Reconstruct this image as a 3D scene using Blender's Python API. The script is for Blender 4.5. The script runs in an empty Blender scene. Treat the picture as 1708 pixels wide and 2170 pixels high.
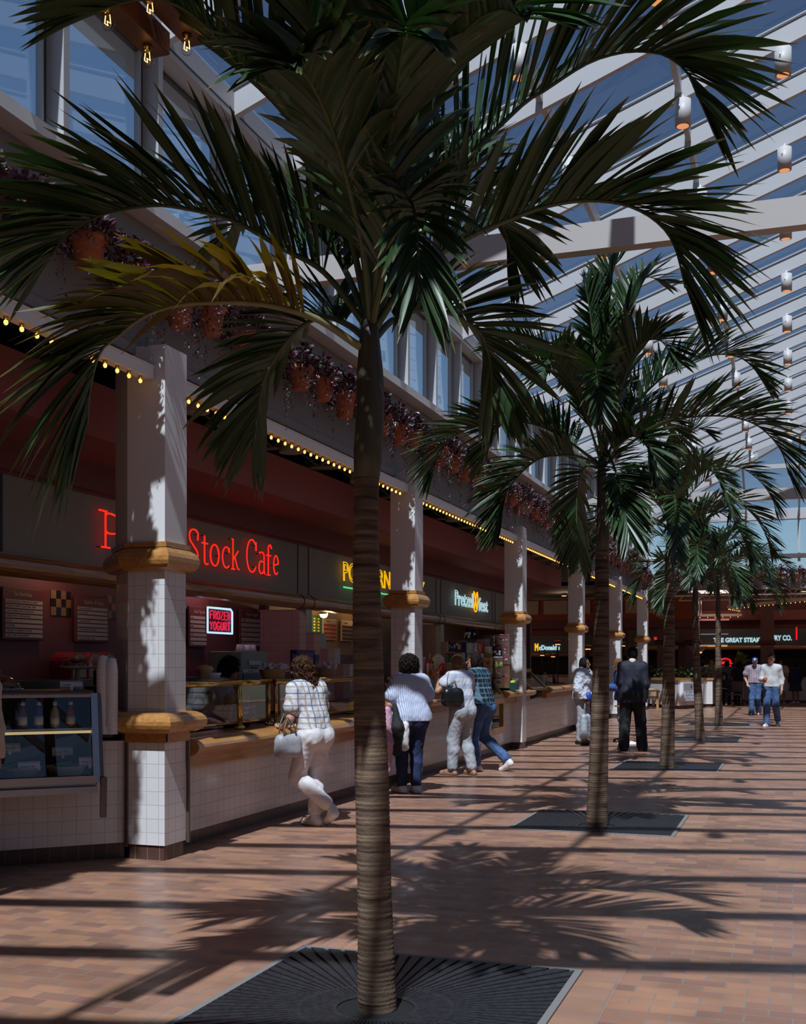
import bpy, math, random
import numpy as np
from mathutils import Vector, Matrix
sc = bpy.context.scene
COL = sc.collection
PI = math.pi
# ------------------------------------------------------------------ camera (shift lens, level)
FPX, CX, HY, EYE = 2414.0, 854.0, 1407.0, 1.55
YAW = math.atan((1680.0 - CX) / FPX)
FW = np.array([-math.sin(YAW), math.cos(YAW)])
RT = np.array([math.cos(YAW), math.sin(YAW)])
cd = bpy.data.cameras.new('camera')
cam = bpy.data.objects.new('camera', cd)
COL.objects.link(cam)
cam.location = (0, 0, EYE)
cam.rotation_euler = (PI / 2, 0, YAW)
cd.sensor_fit = 'HORIZONTAL'
cd.sensor_width = 36.0
cd.lens = 36.0 * FPX / 1708.0
cd.shift_y = (HY - 1085.0) / 1708.0
cd.clip_start = 0.05
cd.clip_end = 400
sc.camera = cam
# ------------------------------------------------------------------ sky, sun, exposure
SUN_DIR = Vector((-0.07, 0.65, -1.0)).normalized()
w = bpy.data.worlds.new('world')
sc.world = w
w.use_nodes = True
nt = w.node_tree
nt.nodes.clear()
sky = nt.nodes.new('ShaderNodeTexSky')
sky.sky_type = 'NISHITA'
sky.sun_disc = False
sky.sun_elevation = math.asin(-SUN_DIR.z)
sky.sun_rotation = math.atan2(-SUN_DIR.x, -SUN_DIR.y)
sky.air_density = 1.0
sky.dust_density = 0.6
sky.ozone_density = 1.6
bgd = nt.nodes.new('ShaderNodeBackground')
bgd.inputs['Strength'].default_value = 0.085
wo = nt.nodes.new('ShaderNodeOutputWorld')
nt.links.new(sky.outputs[0], bgd.inputs[0])
nt.links.new(bgd.outputs[0], wo.inputs[0])
sl = bpy.data.lights.new('sun', 'SUN')
sl.energy = 9.0
sl.angle = math.radians(0.6)
sl.color = (1.0, 0.96, 0.9)
sun = bpy.data.objects.new('sun', sl)
COL.objects.link(sun)
sun.rotation_euler = SUN_DIR.to_track_quat('-Z', 'Y').to_euler()
sun.location = (2, -20, 30)
sc.view_settings.view_transform = 'Standard'
sc.view_settings.look = 'None'
sc.view_settings.gamma = 1.0
sc.view_settings.use_curve_mapping = False
sc.view_settings.exposure = 0.0
sc.cycles.max_bounces = 10
sc.cycles.transparent_max_bounces = 24
sc.cycles.diffuse_bounces = 4
sc.cycles.glossy_bounces = 4
sc.cycles.caustics_reflective = False
sc.cycles.caustics_refractive = False
sc.cycles.sample_clamp_indirect = 4.0
# ------------------------------------------------------------------ measuring helpers: a sight line met with a plane
def _ray(x, y):
    u = (x - CX) / FPX
    return FW[0] + u * RT[0], FW[1] + u * RT[1], (HY - y) / FPX
def on_x(x, y, X):
    a, b, c = _ray(x, y); d = X / a
    return (X, b * d, EYE + c * d)
def on_y(x, y, Y):
    a, b, c = _ray(x, y); d = Y / b
    return (a * d, Y, EYE + c * d)
def on_z(x, y, Z=0.0):
    a, b, c = _ray(x, y); d = (Z - EYE) / c
    return (a * d, b * d, Z)
def at_d(x, y, d):
    a, b, c = _ray(x, y)
    return Vector((a * d, b * d, EYE + c * d))
# ------------------------------------------------------------------ materials
MATS = {}
def mat(name, col, rough=0.5, metal=0.0, spec=0.5, var=0.0, vscale=6.0, bump=0.0, bscale=40.0, emit=None, estr=0.0, sheen=0.0, stretch=None):
    if name in MATS: return MATS[name]
    m = bpy.data.materials.new(name); m.use_nodes = True
    n = m.node_tree; b = n.nodes['Principled BSDF']
    b.inputs['Base Color'].default_value = (*col, 1)
    b.inputs['Roughness'].default_value = rough
    b.inputs['Metallic'].default_value = metal
    b.inputs['Specular IOR Level'].default_value = spec
    if sheen: b.inputs['Sheen Weight'].default_value = sheen
    tc = n.nodes.new('ShaderNodeTexCoord')
    src = tc.outputs['Object']
    if stretch:
        mp = n.nodes.new('ShaderNodeMapping'); mp.inputs['Scale'].default_value = stretch
        n.links.new(src, mp.inputs[0]); src = mp.outputs[0]
    if var:
        t = n.nodes.new('ShaderNodeTexNoise'); t.inputs['Scale'].default_value = vscale; t.inputs['Detail'].default_value = 5
        n.links.new(src, t.inputs['Vector'])
        r = n.nodes.new('ShaderNodeValToRGB')
        r.color_ramp.elements[0].position = 0.3; r.color_ramp.elements[1].position = 0.7
        r.color_ramp.elements[0].color = (*[c * (1 - var) for c in col], 1)
        r.color_ramp.elements[1].color = (*[min(1, c * (1 + var)) for c in col], 1)
        n.links.new(t.outputs['Fac'], r.inputs[0]); n.links.new(r.outputs[0], b.inputs['Base Color'])
    if bump:
        t2 = n.nodes.new('ShaderNodeTexNoise'); t2.inputs['Scale'].default_value = bscale; t2.inputs['Detail'].default_value = 4
        n.links.new(src, t2.inputs['Vector'])
        bp = n.nodes.new('ShaderNodeBump'); bp.inputs['Strength'].default_value = bump; bp.inputs['Distance'].default_value = 0.004
        n.links.new(t2.outputs['Fac'], bp.inputs['Height']); n.links.new(bp.outputs[0], b.inputs['Normal'])
    if emit:
        b.inputs['Emission Color'].default_value = (*emit, 1); b.inputs['Emission Strength'].default_value = estr
    MATS[name] = m
    return m
def glow(name, col, s):
    return mat(name, (0.02, 0.02, 0.02), 0.4, emit=col, estr=s)
def glass(name, tint=(0.9, 0.93, 0.95), refl=0.06, rough=0.0):
    if name in MATS: return MATS[name]
    m = bpy.data.materials.new(name); m.use_nodes = True
    n = m.node_tree; n.nodes.clear()
    o = n.nodes.new('ShaderNodeOutputMaterial'); mx = n.nodes.new('ShaderNodeMixShader')
    tr = n.nodes.new('ShaderNodeBsdfTransparent'); tr.inputs[0].default_value = (*tint, 1)
    g = n.nodes.new('ShaderNodeBsdfGlossy'); g.inputs['Roughness'].default_value = rough
    lw = n.nodes.new('ShaderNodeLayerWeight'); lw.inputs['Blend'].default_value = 0.5
    pw = n.nodes.new('ShaderNodeMath'); pw.operation = 'POWER'; pw.inputs[1].default_value = 4.5
    n.links.new(lw.outputs['Facing'], pw.inputs[0])
    ma = n.nodes.new('ShaderNodeMath'); ma.operation = 'MULTIPLY_ADD'
    ma.inputs[1].default_value = min(.95, refl * 12); ma.inputs[2].default_value = refl; ma.use_clamp = True
    n.links.new(pw.outputs[0], ma.inputs[0]); n.links.new(ma.outputs[0], mx.inputs[0])
    n.links.new(tr.outputs[0], mx.inputs[1]); n.links.new(g.outputs[0], mx.inputs[2]); n.links.new(mx.outputs[0], o.inputs[0])
    MATS[name] = m
    return m
def tile_mat(name, c1, c2, mortar, w, h, msize=0.004, offset=0.0, rough=0.2, bump=0.4, noise=0.0, spec=0.5, bias=0.0, rot=0.0, patch=None):
    if name in MATS: return MATS[name]
    m = bpy.data.materials.new(name); m.use_nodes = True
    n = m.node_tree; b = n.nodes['Principled BSDF']
    uv = n.nodes.new('ShaderNodeUVMap')
    mp = n.nodes.new('ShaderNodeMapping'); mp.inputs['Rotation'].default_value = (0, 0, rot)
    n.links.new(uv.outputs[0], mp.inputs[0])
    t = n.nodes.new('ShaderNodeTexBrick')
    t.inputs['Color1'].default_value = (*c1, 1); t.inputs['Color2'].default_value = (*c2, 1); t.inputs['Mortar'].default_value = (*mortar, 1)
    t.inputs['Scale'].default_value = 1.0; t.inputs['Mortar Size'].default_value = msize; t.inputs['Mortar Smooth'].default_value = 0.2
    t.inputs['Brick Width'].default_value = w; t.inputs['Row Height'].default_value = h; t.inputs['Bias'].default_value = bias
    t.offset = offset; t.squash = 1.0
    n.links.new(mp.outputs[0], t.inputs['Vector'])
    out = t.outputs['Color']
    if noise:
        nz = n.nodes.new('ShaderNodeTexNoise'); nz.inputs['Scale'].default_value = 2.3; nz.inputs['Detail'].default_value = 6
        n.links.new(mp.outputs[0], nz.inputs['Vector'])
        mr = n.nodes.new('ShaderNodeMapRange'); mr.inputs[1].default_value = 0.3; mr.inputs[2].default_value = 0.7
        mr.inputs[3].default_value = 1 - noise; mr.inputs[4].default_value = 1 + noise
        n.links.new(nz.outputs['Fac'], mr.inputs[0])
        mx = n.nodes.new('ShaderNodeVectorMath'); mx.operation = 'SCALE'
        n.links.new(out, mx.inputs[0]); n.links.new(mr.outputs[0], mx.inputs['Scale'])
        out = mx.outputs[0]
        mr2 = n.nodes.new('ShaderNodeMapRange'); mr2.inputs[1].default_value = 0.3; mr2.inputs[2].default_value = 0.7
        mr2.inputs[3].default_value = rough * 0.75; mr2.inputs[4].default_value = rough * 1.35
        nz2 = n.nodes.new('ShaderNodeTexNoise'); nz2.inputs['Scale'].default_value = 5.0
        n.links.new(mp.outputs[0], nz2.inputs['Vector']); n.links.new(nz2.outputs['Fac'], mr2.inputs[0]); n.links.new(mr2.outputs[0], b.inputs['Roughness'])
    n.links.new(out, b.inputs['Base Color'])
    b.inputs['Specular IOR Level'].default_value = spec
    if not noise: b.inputs['Roughness'].default_value = rough
    bp = n.nodes.new('ShaderNodeBump'); bp.inputs['Strength'].default_value = bump; bp.inputs['Distance'].default_value = 0.004; bp.invert = True
    n.links.new(t.outputs['Fac'], bp.inputs['Height']); n.links.new(bp.outputs[0], b.inputs['Normal'])
    MATS[name] = m
    return m
def wood_mat(name, c1, c2, rough=0.3, axis='Y', scale=14.0):
    if name in MATS: return MATS[name]
    m = bpy.data.materials.new(name); m.use_nodes = True
    n = m.node_tree; b = n.nodes['Principled BSDF']
    tc = n.nodes.new('ShaderNodeTexCoord'); mp = n.nodes.new('ShaderNodeMapping')
    mp.inputs['Scale'].default_value = {'Y': (1, .07, 1), 'X': (.07, 1, 1), 'Z': (1, 1, .07), 'A': (.5, .5, 1)}[axis]
    n.links.new(tc.outputs['Object'], mp.inputs[0])
    t = n.nodes.new('ShaderNodeTexNoise'); t.inputs['Scale'].default_value = scale * 2; t.inputs['Detail'].default_value = 7; t.inputs['Distortion'].default_value = 1.5
    n.links.new(mp.outputs[0], t.inputs['Vector'])
    r = n.nodes.new('ShaderNodeValToRGB'); r.color_ramp.elements[0].position = .35; r.color_ramp.elements[1].position = .62
    r.color_ramp.elements[0].color = (*c1, 1); r.color_ramp.elements[1].color = (*c2, 1)
    n.links.new(t.outputs['Fac'], r.inputs[0]); n.links.new(r.outputs[0], b.inputs['Base Color'])
    b.inputs['Roughness'].default_value = rough; b.inputs['Coat Weight'].default_value = 0.4; b.inputs['Coat Roughness'].default_value = 0.15
    MATS[name] = m
    return m
def weave_mat(name, base, lines, sx=0.06, sz=0.06, width=0.25, rough=0.8, horiz=True, vert=True):
    """cloth with woven stripes: base colour crossed by bands of the line colours"""
    if name in MATS: return MATS[name]
    m = bpy.data.materials.new(name); m.use_nodes = True
    n = m.node_tree; b = n.nodes['Principled BSDF']; b.inputs['Roughness'].default_value = rough
    b.inputs['Specular IOR Level'].default_value = 0.2
    tc = n.nodes.new('ShaderNodeTexCoord'); sp = n.nodes.new('ShaderNodeSeparateXYZ'); n.links.new(tc.outputs['Object'], sp.inputs[0])
    ad = n.nodes.new('ShaderNodeMath'); ad.operation = 'MULTIPLY_ADD'; ad.inputs[1].default_value = .12; n.links.new(sp.outputs[1], ad.inputs[0]); n.links.new(sp.outputs[0], ad.inputs[2])
    def band(sock, period, wd, off=0.0):
        a = n.nodes.new('ShaderNodeMath'); a.operation = 'MULTIPLY_ADD'; a.inputs[1].default_value = 1.0 / period; a.inputs[2].default_value = off + 50
        f = n.nodes.new('ShaderNodeMath'); f.operation = 'FRACT'; l = n.nodes.new('ShaderNodeMath'); l.operation = 'LESS_THAN'; l.inputs[1].default_value = wd
        n.links.new(sock, a.inputs[0]); n.links.new(a.outputs[0], f.inputs[0]); n.links.new(f.outputs[0], l.inputs[0])
        return l.outputs[0]
    cur = None
    jobs = []
    for i, c in enumerate(lines):
        if horiz: jobs.append((sp.outputs[2], sz, width, i * .45, c))
        if vert: jobs.append((ad.outputs[0], sx, width, i * .45, c))
    for sock, p, wd, off, c in jobs:
        mx = n.nodes.new('ShaderNodeMix'); mx.data_type = 'RGBA'
        fac = band(sock, p, wd, off)
        sc2 = n.nodes.new('ShaderNodeMath'); sc2.operation = 'MULTIPLY'; sc2.inputs[1].default_value = .75
        n.links.new(fac, sc2.inputs[0]); n.links.new(sc2.outputs[0], mx.inputs[0])
        if cur is None: mx.inputs[6].default_value = (*base, 1)
        else: n.links.new(cur, mx.inputs[6])
        mx.inputs[7].default_value = (*c, 1); cur = mx.outputs[2]
    n.links.new(cur, b.inputs['Base Color'])
    MATS[name] = m
    return m
# ------------------------------------------------------------------ mesh builder
class MB:
    def __init__(self): self.v = []; self.f = []; self.m = []; self.s = []
    def add(self, vs, fs, mi=0, smooth=False):
        o = len(self.v); self.v.extend([tuple(map(float, p)) for p in vs])
        for q in fs: self.f.append([i + o for i in q]); self.m.append(mi); self.s.append(smooth)
        return self
    def box(self, c, s, rz=0.0, mi=0):
        x, y, z = [k / 2 for k in s]; ca, sa = math.cos(rz), math.sin(rz)
        vs = []
        for dx, dy, dz in ((-x, -y, -z), (x, -y, -z), (x, y, -z), (-x, y, -z), (-x, -y, z), (x, -y, z), (x, y, z), (-x, y, z)):
            vs.append((c[0] + dx * ca - dy * sa, c[1] + dx * sa + dy * ca, c[2] + dz))
        return self.add(vs, [(0, 3, 2, 1), (4, 5, 6, 7), (0, 1, 5, 4), (1, 2, 6, 5), (2, 3, 7, 6), (3, 0, 4, 7)], mi)
    def bx(self, x0, x1, y0, y1, z0, z1, mi=0):
        return self.box(((x0 + x1) / 2, (y0 + y1) / 2, (z0 + z1) / 2), (abs(x1 - x0), abs(y1 - y0), abs(z1 - z0)), 0, mi)
    def rbox(self, c, s, r=0.01, rz=0.0, mi=0):
        """box with chamfered vertical and horizontal edges"""
        x, y, z = [k / 2 for k in s]; r = min(r, x * .9, y * .9, z * .9); ca, sa = math.cos(rz), math.sin(rz)
        def ring(ix, zz):
            a, b = x - ix, y - ix
            pts = [(-a + r, -b), (a - r, -b), (a, -b + r), (a, b - r), (a - r, b), (-a + r, b), (-a, b - r), (-a, -b + r)]
            return [(c[0] + px * ca - py * sa, c[1] + px * sa + py * ca, c[2] + zz) for px, py in pts]
        rings = [ring(r * .7, -z), ring(0, -z + r * .7), ring(0, z - r * .7), ring(r * .7, z)]
        vs = sum(rings, []); fs = [tuple(range(7, -1, -1)), tuple(range(24, 32))]
        for k in range(3):
            for i in range(8): fs.append((k * 8 + i, k * 8 + (i + 1) % 8, k * 8 + 8 + (i + 1) % 8, k * 8 + 8 + i))
        return self.add(vs, fs, mi)
    def prism(self, poly, z0, z1, mi=0):
        n = len(poly)
        a = sum(poly[i][0] * poly[(i + 1) % n][1] - poly[(i + 1) % n][0] * poly[i][1] for i in range(n))
        if a < 0: poly = poly[::-1]
        vs = [(p[0], p[1], z0) for p in poly] + [(p[0], p[1], z1) for p in poly]
        fs = [tuple(range(n - 1, -1, -1)), tuple(range(n, 2 * n))] + [(i, (i + 1) % n, n + (i + 1) % n, n + i) for i in range(n)]
        return self.add(vs, fs, mi)
    def sweep(self, prof, p0, p1, up=(0, 0, 1), mi=0, smooth=False):
        """profile (side, up) swept along the straight line p0 -> p1"""
        p0 = Vector(p0); p1 = Vector(p1); t = (p1 - p0).normalized(); u = Vector(up); s = t.cross(u).normalized(); u = s.cross(t).normalized()
        n = len(prof); vs = [p0 + s * a + u * b for a, b in prof] + [p1 + s * a + u * b for a, b in prof]
        fs = [(i, (i + 1) % n, n + (i + 1) % n, n + i) for i in range(n)]
        self.add(vs, fs, mi, smooth)
        o = len(self.v) - 2 * n
        self.f += [[o + i for i in range(n - 1, -1, -1)], [o + n + i for i in range(n)]]; self.m += [mi, mi]; self.s += [False, False]
        return self
    def bar(self, p0, p1, w, h, mi=0, up=(0, 0, 1)):
        return self.sweep([(-w / 2, -h / 2), (w / 2, -h / 2), (w / 2, h / 2), (-w / 2, h / 2)], p0, p1, up, mi)
    def tube(self, pts, r, n=8, mi=0, cap=True, closed=False):
        pts = [Vector(p) for p in pts]; N = len(pts); rs = r if isinstance(r, (list, tuple)) else [r] * N
        vs = []; prev = None
        for i, p in enumerate(pts):
            if closed: t = pts[(i + 1) % N] - pts[i - 1]
            else: t = pts[min(i + 1, N - 1)] - pts[max(i - 1, 0)]
            t = t.normalized() if t.length > 1e-9 else Vector((0, 0, 1))
            if prev is None:
                a = Vector((0, 0, 1)) if abs(t.z) < .9 else Vector((1, 0, 0)); s = t.cross(a).normalized()
            else:
                s = prev - t * prev.dot(t); s = s.normalized() if s.length > 1e-6 else t.orthogonal().normalized()
            prev = s; u = t.cross(s)
            for k in range(n):
                g = 2 * PI * k / n; vs.append(p + (s * math.cos(g) + u * math.sin(g)) * rs[i])
        fs = []
        for i in range(N if closed else N - 1):
            j = (i + 1) % N
            for k in range(n): fs.append((i * n + k, i * n + (k + 1) % n, j * n + (k + 1) % n, j * n + k))
        self.add(vs, fs, mi, True)
        if cap and not closed:
            o = len(self.v) - len(vs)
            self.f += [[o + k for k in range(n - 1, -1, -1)], [o + (N - 1) * n + k for k in range(n)]]; self.m += [mi, mi]; self.s += [False, False]
        return self
    def lathe(self, prof, c=(0, 0, 0), n=20, mi=0, smooth=True, sx=1.0, sy=1.0):
        vs = []; fs = []
        for r, z in prof:
            for k in range(n):
                g = 2 * PI * k / n; vs.append((c[0] + r * sx * math.cos(g), c[1] + r * sy * math.sin(g), c[2] + z))
        for i in range(len(prof) - 1):
            for k in range(n): fs.append((i * n + k, i * n + (k + 1) % n, (i + 1) * n + (k + 1) % n, (i + 1) * n + k))
        self.add(vs, fs, mi, smooth)
        o = len(self.v) - len(vs)
        if prof[0][0] > 1e-5: self.f.append([o + k for k in range(n - 1, -1, -1)]); self.m.append(mi); self.s.append(False)
        if prof[-1][0] > 1e-5: self.f.append([o + (len(prof) - 1) * n + k for k in range(n)]); self.m.append(mi); self.s.append(False)
        return self
    def ball(self, c, r, n=10, mi=0):
        r = r if isinstance(r, (tuple, list)) else (r, r, r); k = max(4, n // 2)
        pr = [(math.sin(PI * i / k), -math.cos(PI * i / k)) for i in range(k + 1)]
        pr[0] = (1e-6, -1); pr[-1] = (1e-6, 1)
        vs = []; fs = []
        for a, z in pr:
            for j in range(n): vs.append((c[0] + a * r[0] * math.cos(2 * PI * j / n), c[1] + a * r[1] * math.sin(2 * PI * j / n), c[2] + z * r[2]))
        for i in range(k):
            for j in range(n): fs.append((i * n + j, i * n + (j + 1) % n, (i + 1) * n + (j + 1) % n, (i + 1) * n + j))
        return self.add(vs, fs, mi, True)
    def build(self, name, mats, parent=None, world=False, uv=True):
        me = bpy.data.meshes.new(name)
        vs = self.v
        if parent is not None and world:
            o = WORLD_LOC(parent); vs = [(a - o[0], b - o[1], c - o[2]) for a, b, c in vs]
        me.from_pydata(vs, [], self.f)
        for m in (mats if isinstance(mats, (list, tuple)) else [mats]): me.materials.append(m)
        me.polygons.foreach_set('material_index', self.m); me.polygons.foreach_set('use_smooth', self.s)
        if uv:
            ul = me.uv_layers.new(name='UVMap'); data = ul.data
            for p in me.polygons:
                nx, ny, nz = p.normal
                if abs(nz) > .75:
                    for li in p.loop_indices:
                        c = self.v[me.loops[li].vertex_index]; data[li].uv = (c[0], c[1])
                else:
                    l = math.hypot(nx, ny) or 1; tx, ty = -ny / l, nx / l
                    for li in p.loop_indices:
                        c = self.v[me.loops[li].vertex_index]; data[li].uv = (c[0] * tx + c[1] * ty, c[2])
        me.update()
        ob = bpy.data.objects.new(name, me); COL.objects.link(ob)
        if parent is not None: ob.parent = parent
        return ob
def WORLD_LOC(o):
    v = Vector((0, 0, 0))
    while o is not None: v = v + o.location; o = o.parent
    return v
def tag(o, label, cat, group=None):
    o['label'] = label; o['category'] = cat
    if group: o['group'] = group
    return o
def thing(name, label, cat, loc=(0, 0, 0), group=None, rz=0.0):
    o = bpy.data.objects.new(name, None); COL.objects.link(o); o.location = loc; o.rotation_euler = (0, 0, rz); o.empty_display_size = .1
    return tag(o, label, cat, group)
def struct(o): o['kind'] = 'structure'; return o
KIDS = {}
def copy_tree(o, loc=None, rz=None, label=None, group=None, scale=None):
    kids = {}
    for k in COL.objects:
        if k.parent is not None: kids.setdefault(k.parent.name, []).append(k)
    def rec(s, par):
        c = s.copy(); COL.objects.link(c)
        if par is not None: c.parent = par
        for k in kids.get(s.name, []): rec(k, c)
        return c
    c = rec(o, None)
    if loc is not None: c.location = loc
    if rz is not None: c.rotation_euler = (0, 0, rz)
    if scale is not None: c.scale = scale if isinstance(scale, (tuple, list)) else (scale,) * 3
    if label: c['label'] = label
    if group: c['group'] = group
    return c
ORD = ['first', 'second', 'third', 'fourth', 'fifth', 'sixth', 'seventh', 'eighth', 'ninth', 'tenth', 'eleventh', 'twelfth', 'thirteenth', 'fourteenth', 'fifteenth', 'sixteenth', 'seventeenth', 'eighteenth', 'nineteenth', 'twentieth']
TENS = {20: 'twenty', 30: 'thirty', 40: 'forty', 50: 'fifty', 60: 'sixty'}
def ordn(i):
    n = i + 1
    if n <= 20: return ORD[i]
    t = n // 10 * 10
    return TENS[t][:-1] + 'ieth' if n == t else TENS[t] + '-' + ORD[n - t - 1]
def text(name, s, size, mt, parent, origin, ex, ey, depth=0.002, outline=0.0, align='LEFT', width=None, spacing=1.0, world=True):
    cu = bpy.data.curves.new(name, 'FONT'); cu.body = s; cu.size = size; cu.align_x = align; cu.space_character = spacing
    if outline:
        cu.fill_mode = 'NONE'; cu.bevel_depth = outline; cu.bevel_resolution = 1; cu.resolution_u = 4
    else: cu.extrude = depth; cu.resolution_u = 3
    t = bpy.data.objects.new(name, cu); COL.objects.link(t)
    bpy.context.view_layer.update()
    dg = bpy.context.evaluated_depsgraph_get()
    me = bpy.data.meshes.new_from_object(t.evaluated_get(dg)); bpy.data.objects.remove(t)
    ex = Vector(ex); ey = Vector(ey); ez = ex.cross(ey)
    xs = [v.co.x for v in me.vertices] or [0]; k = 1.0
    if width: k = width / max(1e-6, max(xs) - min(xs))
    o = Vector(origin)
    if parent is not None and world: o = o - WORLD_LOC(parent)
    for v in me.vertices: c = v.co.copy(); v.co = o + ex * ((c.x - (min(xs) if width else 0)) * k) + ey * c.y + ez * c.z
    me.materials.clear(); me.materials.append(mt)
    ob = bpy.data.objects.new(name, me); COL.objects.link(ob)
    if parent is not None: ob.parent = parent
    return ob
# ------------------------------------------------------------------ shared materials
M_white = mat('white_paint', (.72, .71, .70), .5, var=.04, vscale=3)
M_stucco = mat('stucco_white', (.70, .69, .68), .85, bump=.25, bscale=260)
M_frame = mat('aluminium_frame_white', (.47, .47, .48), .35, spec=.5)
M_groove = mat('dark_gasket', (.05, .05, .055), .5)
M_tile = tile_mat('white_wall_tile', (.70, .68, .67), (.66, .64, .63), (.50, .475, .46), .1085, .1085, .003, 0, .16, .5)
M_tilepink = tile_mat('pink_wall_tile', (.42, .27, .28), (.39, .25, .26), (.28, .19, .19), .1085, .1085, .003, 0, .2, .4)
M_toe = tile_mat('brown_base_tile', (.09, .045, .035), (.075, .04, .03), (.2, .16, .14), .11, .6, .003, 0, .3, .3)
M_brick = tile_mat('brick_paver_floor', (.41, .205, .118), (.225, .112, .082), (.23, .20, .18), .203, .101, .0045, .5, .33, .35, noise=.16, spec=.55, bias=-.1)
M_brickb = tile_mat('brick_paver_border', (.46, .235, .14), (.36, .18, .12), (.25, .2, .18), .101, .203, .004, 0, .33, .35, noise=.14, spec=.55)
M_wood = wood_mat('oak_trim', (.36, .155, .042), (.49, .24, .07), .3)
M_woodx = wood_mat('oak_trim_round', (.36, .155, .042), (.49, .24, .07), .3, 'A', 14)
M_brass = mat('polished_brass', (.62, .40, .12), .16, 1.0)
M_steel = mat('brushed_steel', (.42, .42, .44), .32, 1.0)
M_black = mat('black_paint', (.012, .012, .012), .45)
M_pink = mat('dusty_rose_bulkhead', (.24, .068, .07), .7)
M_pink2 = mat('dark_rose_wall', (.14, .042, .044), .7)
M_sign = mat('grey_green_sign_band', (.20, .195, .165), .6, var=.05, vscale=2)
M_ceil = mat('dark_arcade_ceiling', (.06, .045, .04), .9)
M_fascia = mat('warm_grey_fascia', (.23, .21, .20), .7, var=.05, vscale=2)
M_terra = mat('terracotta', (.42, .13, .055), .75, var=.15, vscale=12)
G_roof = glass('tinted_roof_glass', (.46, .53, .63), .02)
G_win = glass('clear_window_glass', (.86, .94, 1.0), .06)
G_case = glass('display_case_glass', (.93, .95, .95), .06)
G_bulb = glass('bulb_glass', (.95, .95, .95), .05)
FIL = glow('filament_glow', (1.0, .42, .10), 9.0)
BULB = glow('small_bulb_glow', (1.0, .46, .10), 2.4)
# ================================================================== SETTING
BAY, Y0 = 6.25, 8.02                    # column bay and first column
COLY = [Y0 + BAY * i for i in range(6)]
XF = -4.8                               # fascia, ledge and clerestory line
ZL, ZE, TA = 5.21, 6.49, .37            # ledge, eave, roof slope
YEND, RIDX = 40.6, 3.0
NT = [0]; NW = [0]
def trim(mb, m): NT[0] += 1; return struct(mb.build('trim_%d' % NT[0], m))
struct(MB().bx(-26, 12, -9, 62, -.2, 0).build('floor', M_brick))
# roof rafters and glass, hipped at the far end
ks = range(-12, 26)
def rspan(y): return min(RIDX, XF + max(0.0, YEND - y))
R_prof = [(-.035, 0), (.035, 0), (.035, .22), (-.035, .22)]
for k in ks:
    y = Y0 + 1.25 * k; xe = rspan(y)
    if xe - XF < .4: continue
    z1 = ZE + TA * (xe - XF)
    mb = MB().sweep(R_prof, (XF, y, ZE), (xe, y, z1))
    mb.bar((XF, y, ZE + .232), (xe, y, z1 + .232), .09, .022, 1)
    mb.bar((XF, y, ZE + .255), (xe, y, z1 + .255), .05, .025, 0)
    trim(mb, [M_frame, M_groove])
    xo = 2 * RIDX - XF
    trim(MB().sweep(R_prof, (xo, y, ZE), (xo - (xe - XF), y, z1)), M_frame)
    y2 = y + 1.25; xe2 = rspan(y2)
    g = .27
    NW[0] += 1
    z2 = ZE + TA * (xe2 - XF)
    struct(MB().add([(XF, y, ZE + g), (xe, y, z1 + g), (xe2, min(y2, YEND), z2 + g), (XF, min(y2, YEND), ZE + g)], [(0, 1, 2, 3)]).build('window_%d' % NW[0], G_roof))
    NW[0] += 1
    struct(MB().add([(xo, y, ZE + g), (xo - xe + XF, y, z1 + g), (xo - xe2 + XF, min(y2, YEND), z2 + g), (xo, min(y2, YEND), ZE + g)], [(3, 2, 1, 0)]).build('window_%d' % NW[0], G_roof))
# glazing bars running the length of the hall
for xp in (-1.2, -2.5, 1.4):
    zp = ZE + TA * (xp - XF) + .2
    trim(MB().bar((xp, -7, zp), (xp, YEND - (xp - XF), zp), .06, .24), M_frame)
zr = ZE + TA * (RIDX - XF)
trim(MB().bar((RIDX, -7, zr + .16), (RIDX, YEND - 7.8, zr + .16), .14, .34), M_frame)
# hip at the far end: hip beams, cross bars, glass
for sgn in (0, 1):
    xa = XF if not sgn else 2 * RIDX - XF
    trim(MB().bar((xa, YEND, ZE + .15), (RIDX, YEND - 7.8, zr + .15), .12, .3), M_frame)
for xm in (-3.2, -1.5, .2, 1.9, 3.6, 5.3, 7.0):
    L = min(xm - XF, 2 * RIDX - XF - xm)
    trim(MB().bar((xm, YEND, ZE + .15), (xm, YEND - L, ZE + .15 + TA * L), .06, .2), M_frame)
for t in (1.4, 2.9, 4.4):
    trim(MB().bar((XF + t, YEND - t, ZE + .2 + TA * t), (2 * RIDX - XF - t, YEND - t, ZE + .2 + TA * t), .1, .14), M_frame)
NW[0] += 1
struct(MB().add([(XF, YEND, ZE + .33), (2 * RIDX - XF, YEND, ZE + .33), (RIDX, YEND - 7.8, zr + .33)], [(0, 1, 2)]).build('window_%d' % NW[0], G_roof))
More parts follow.
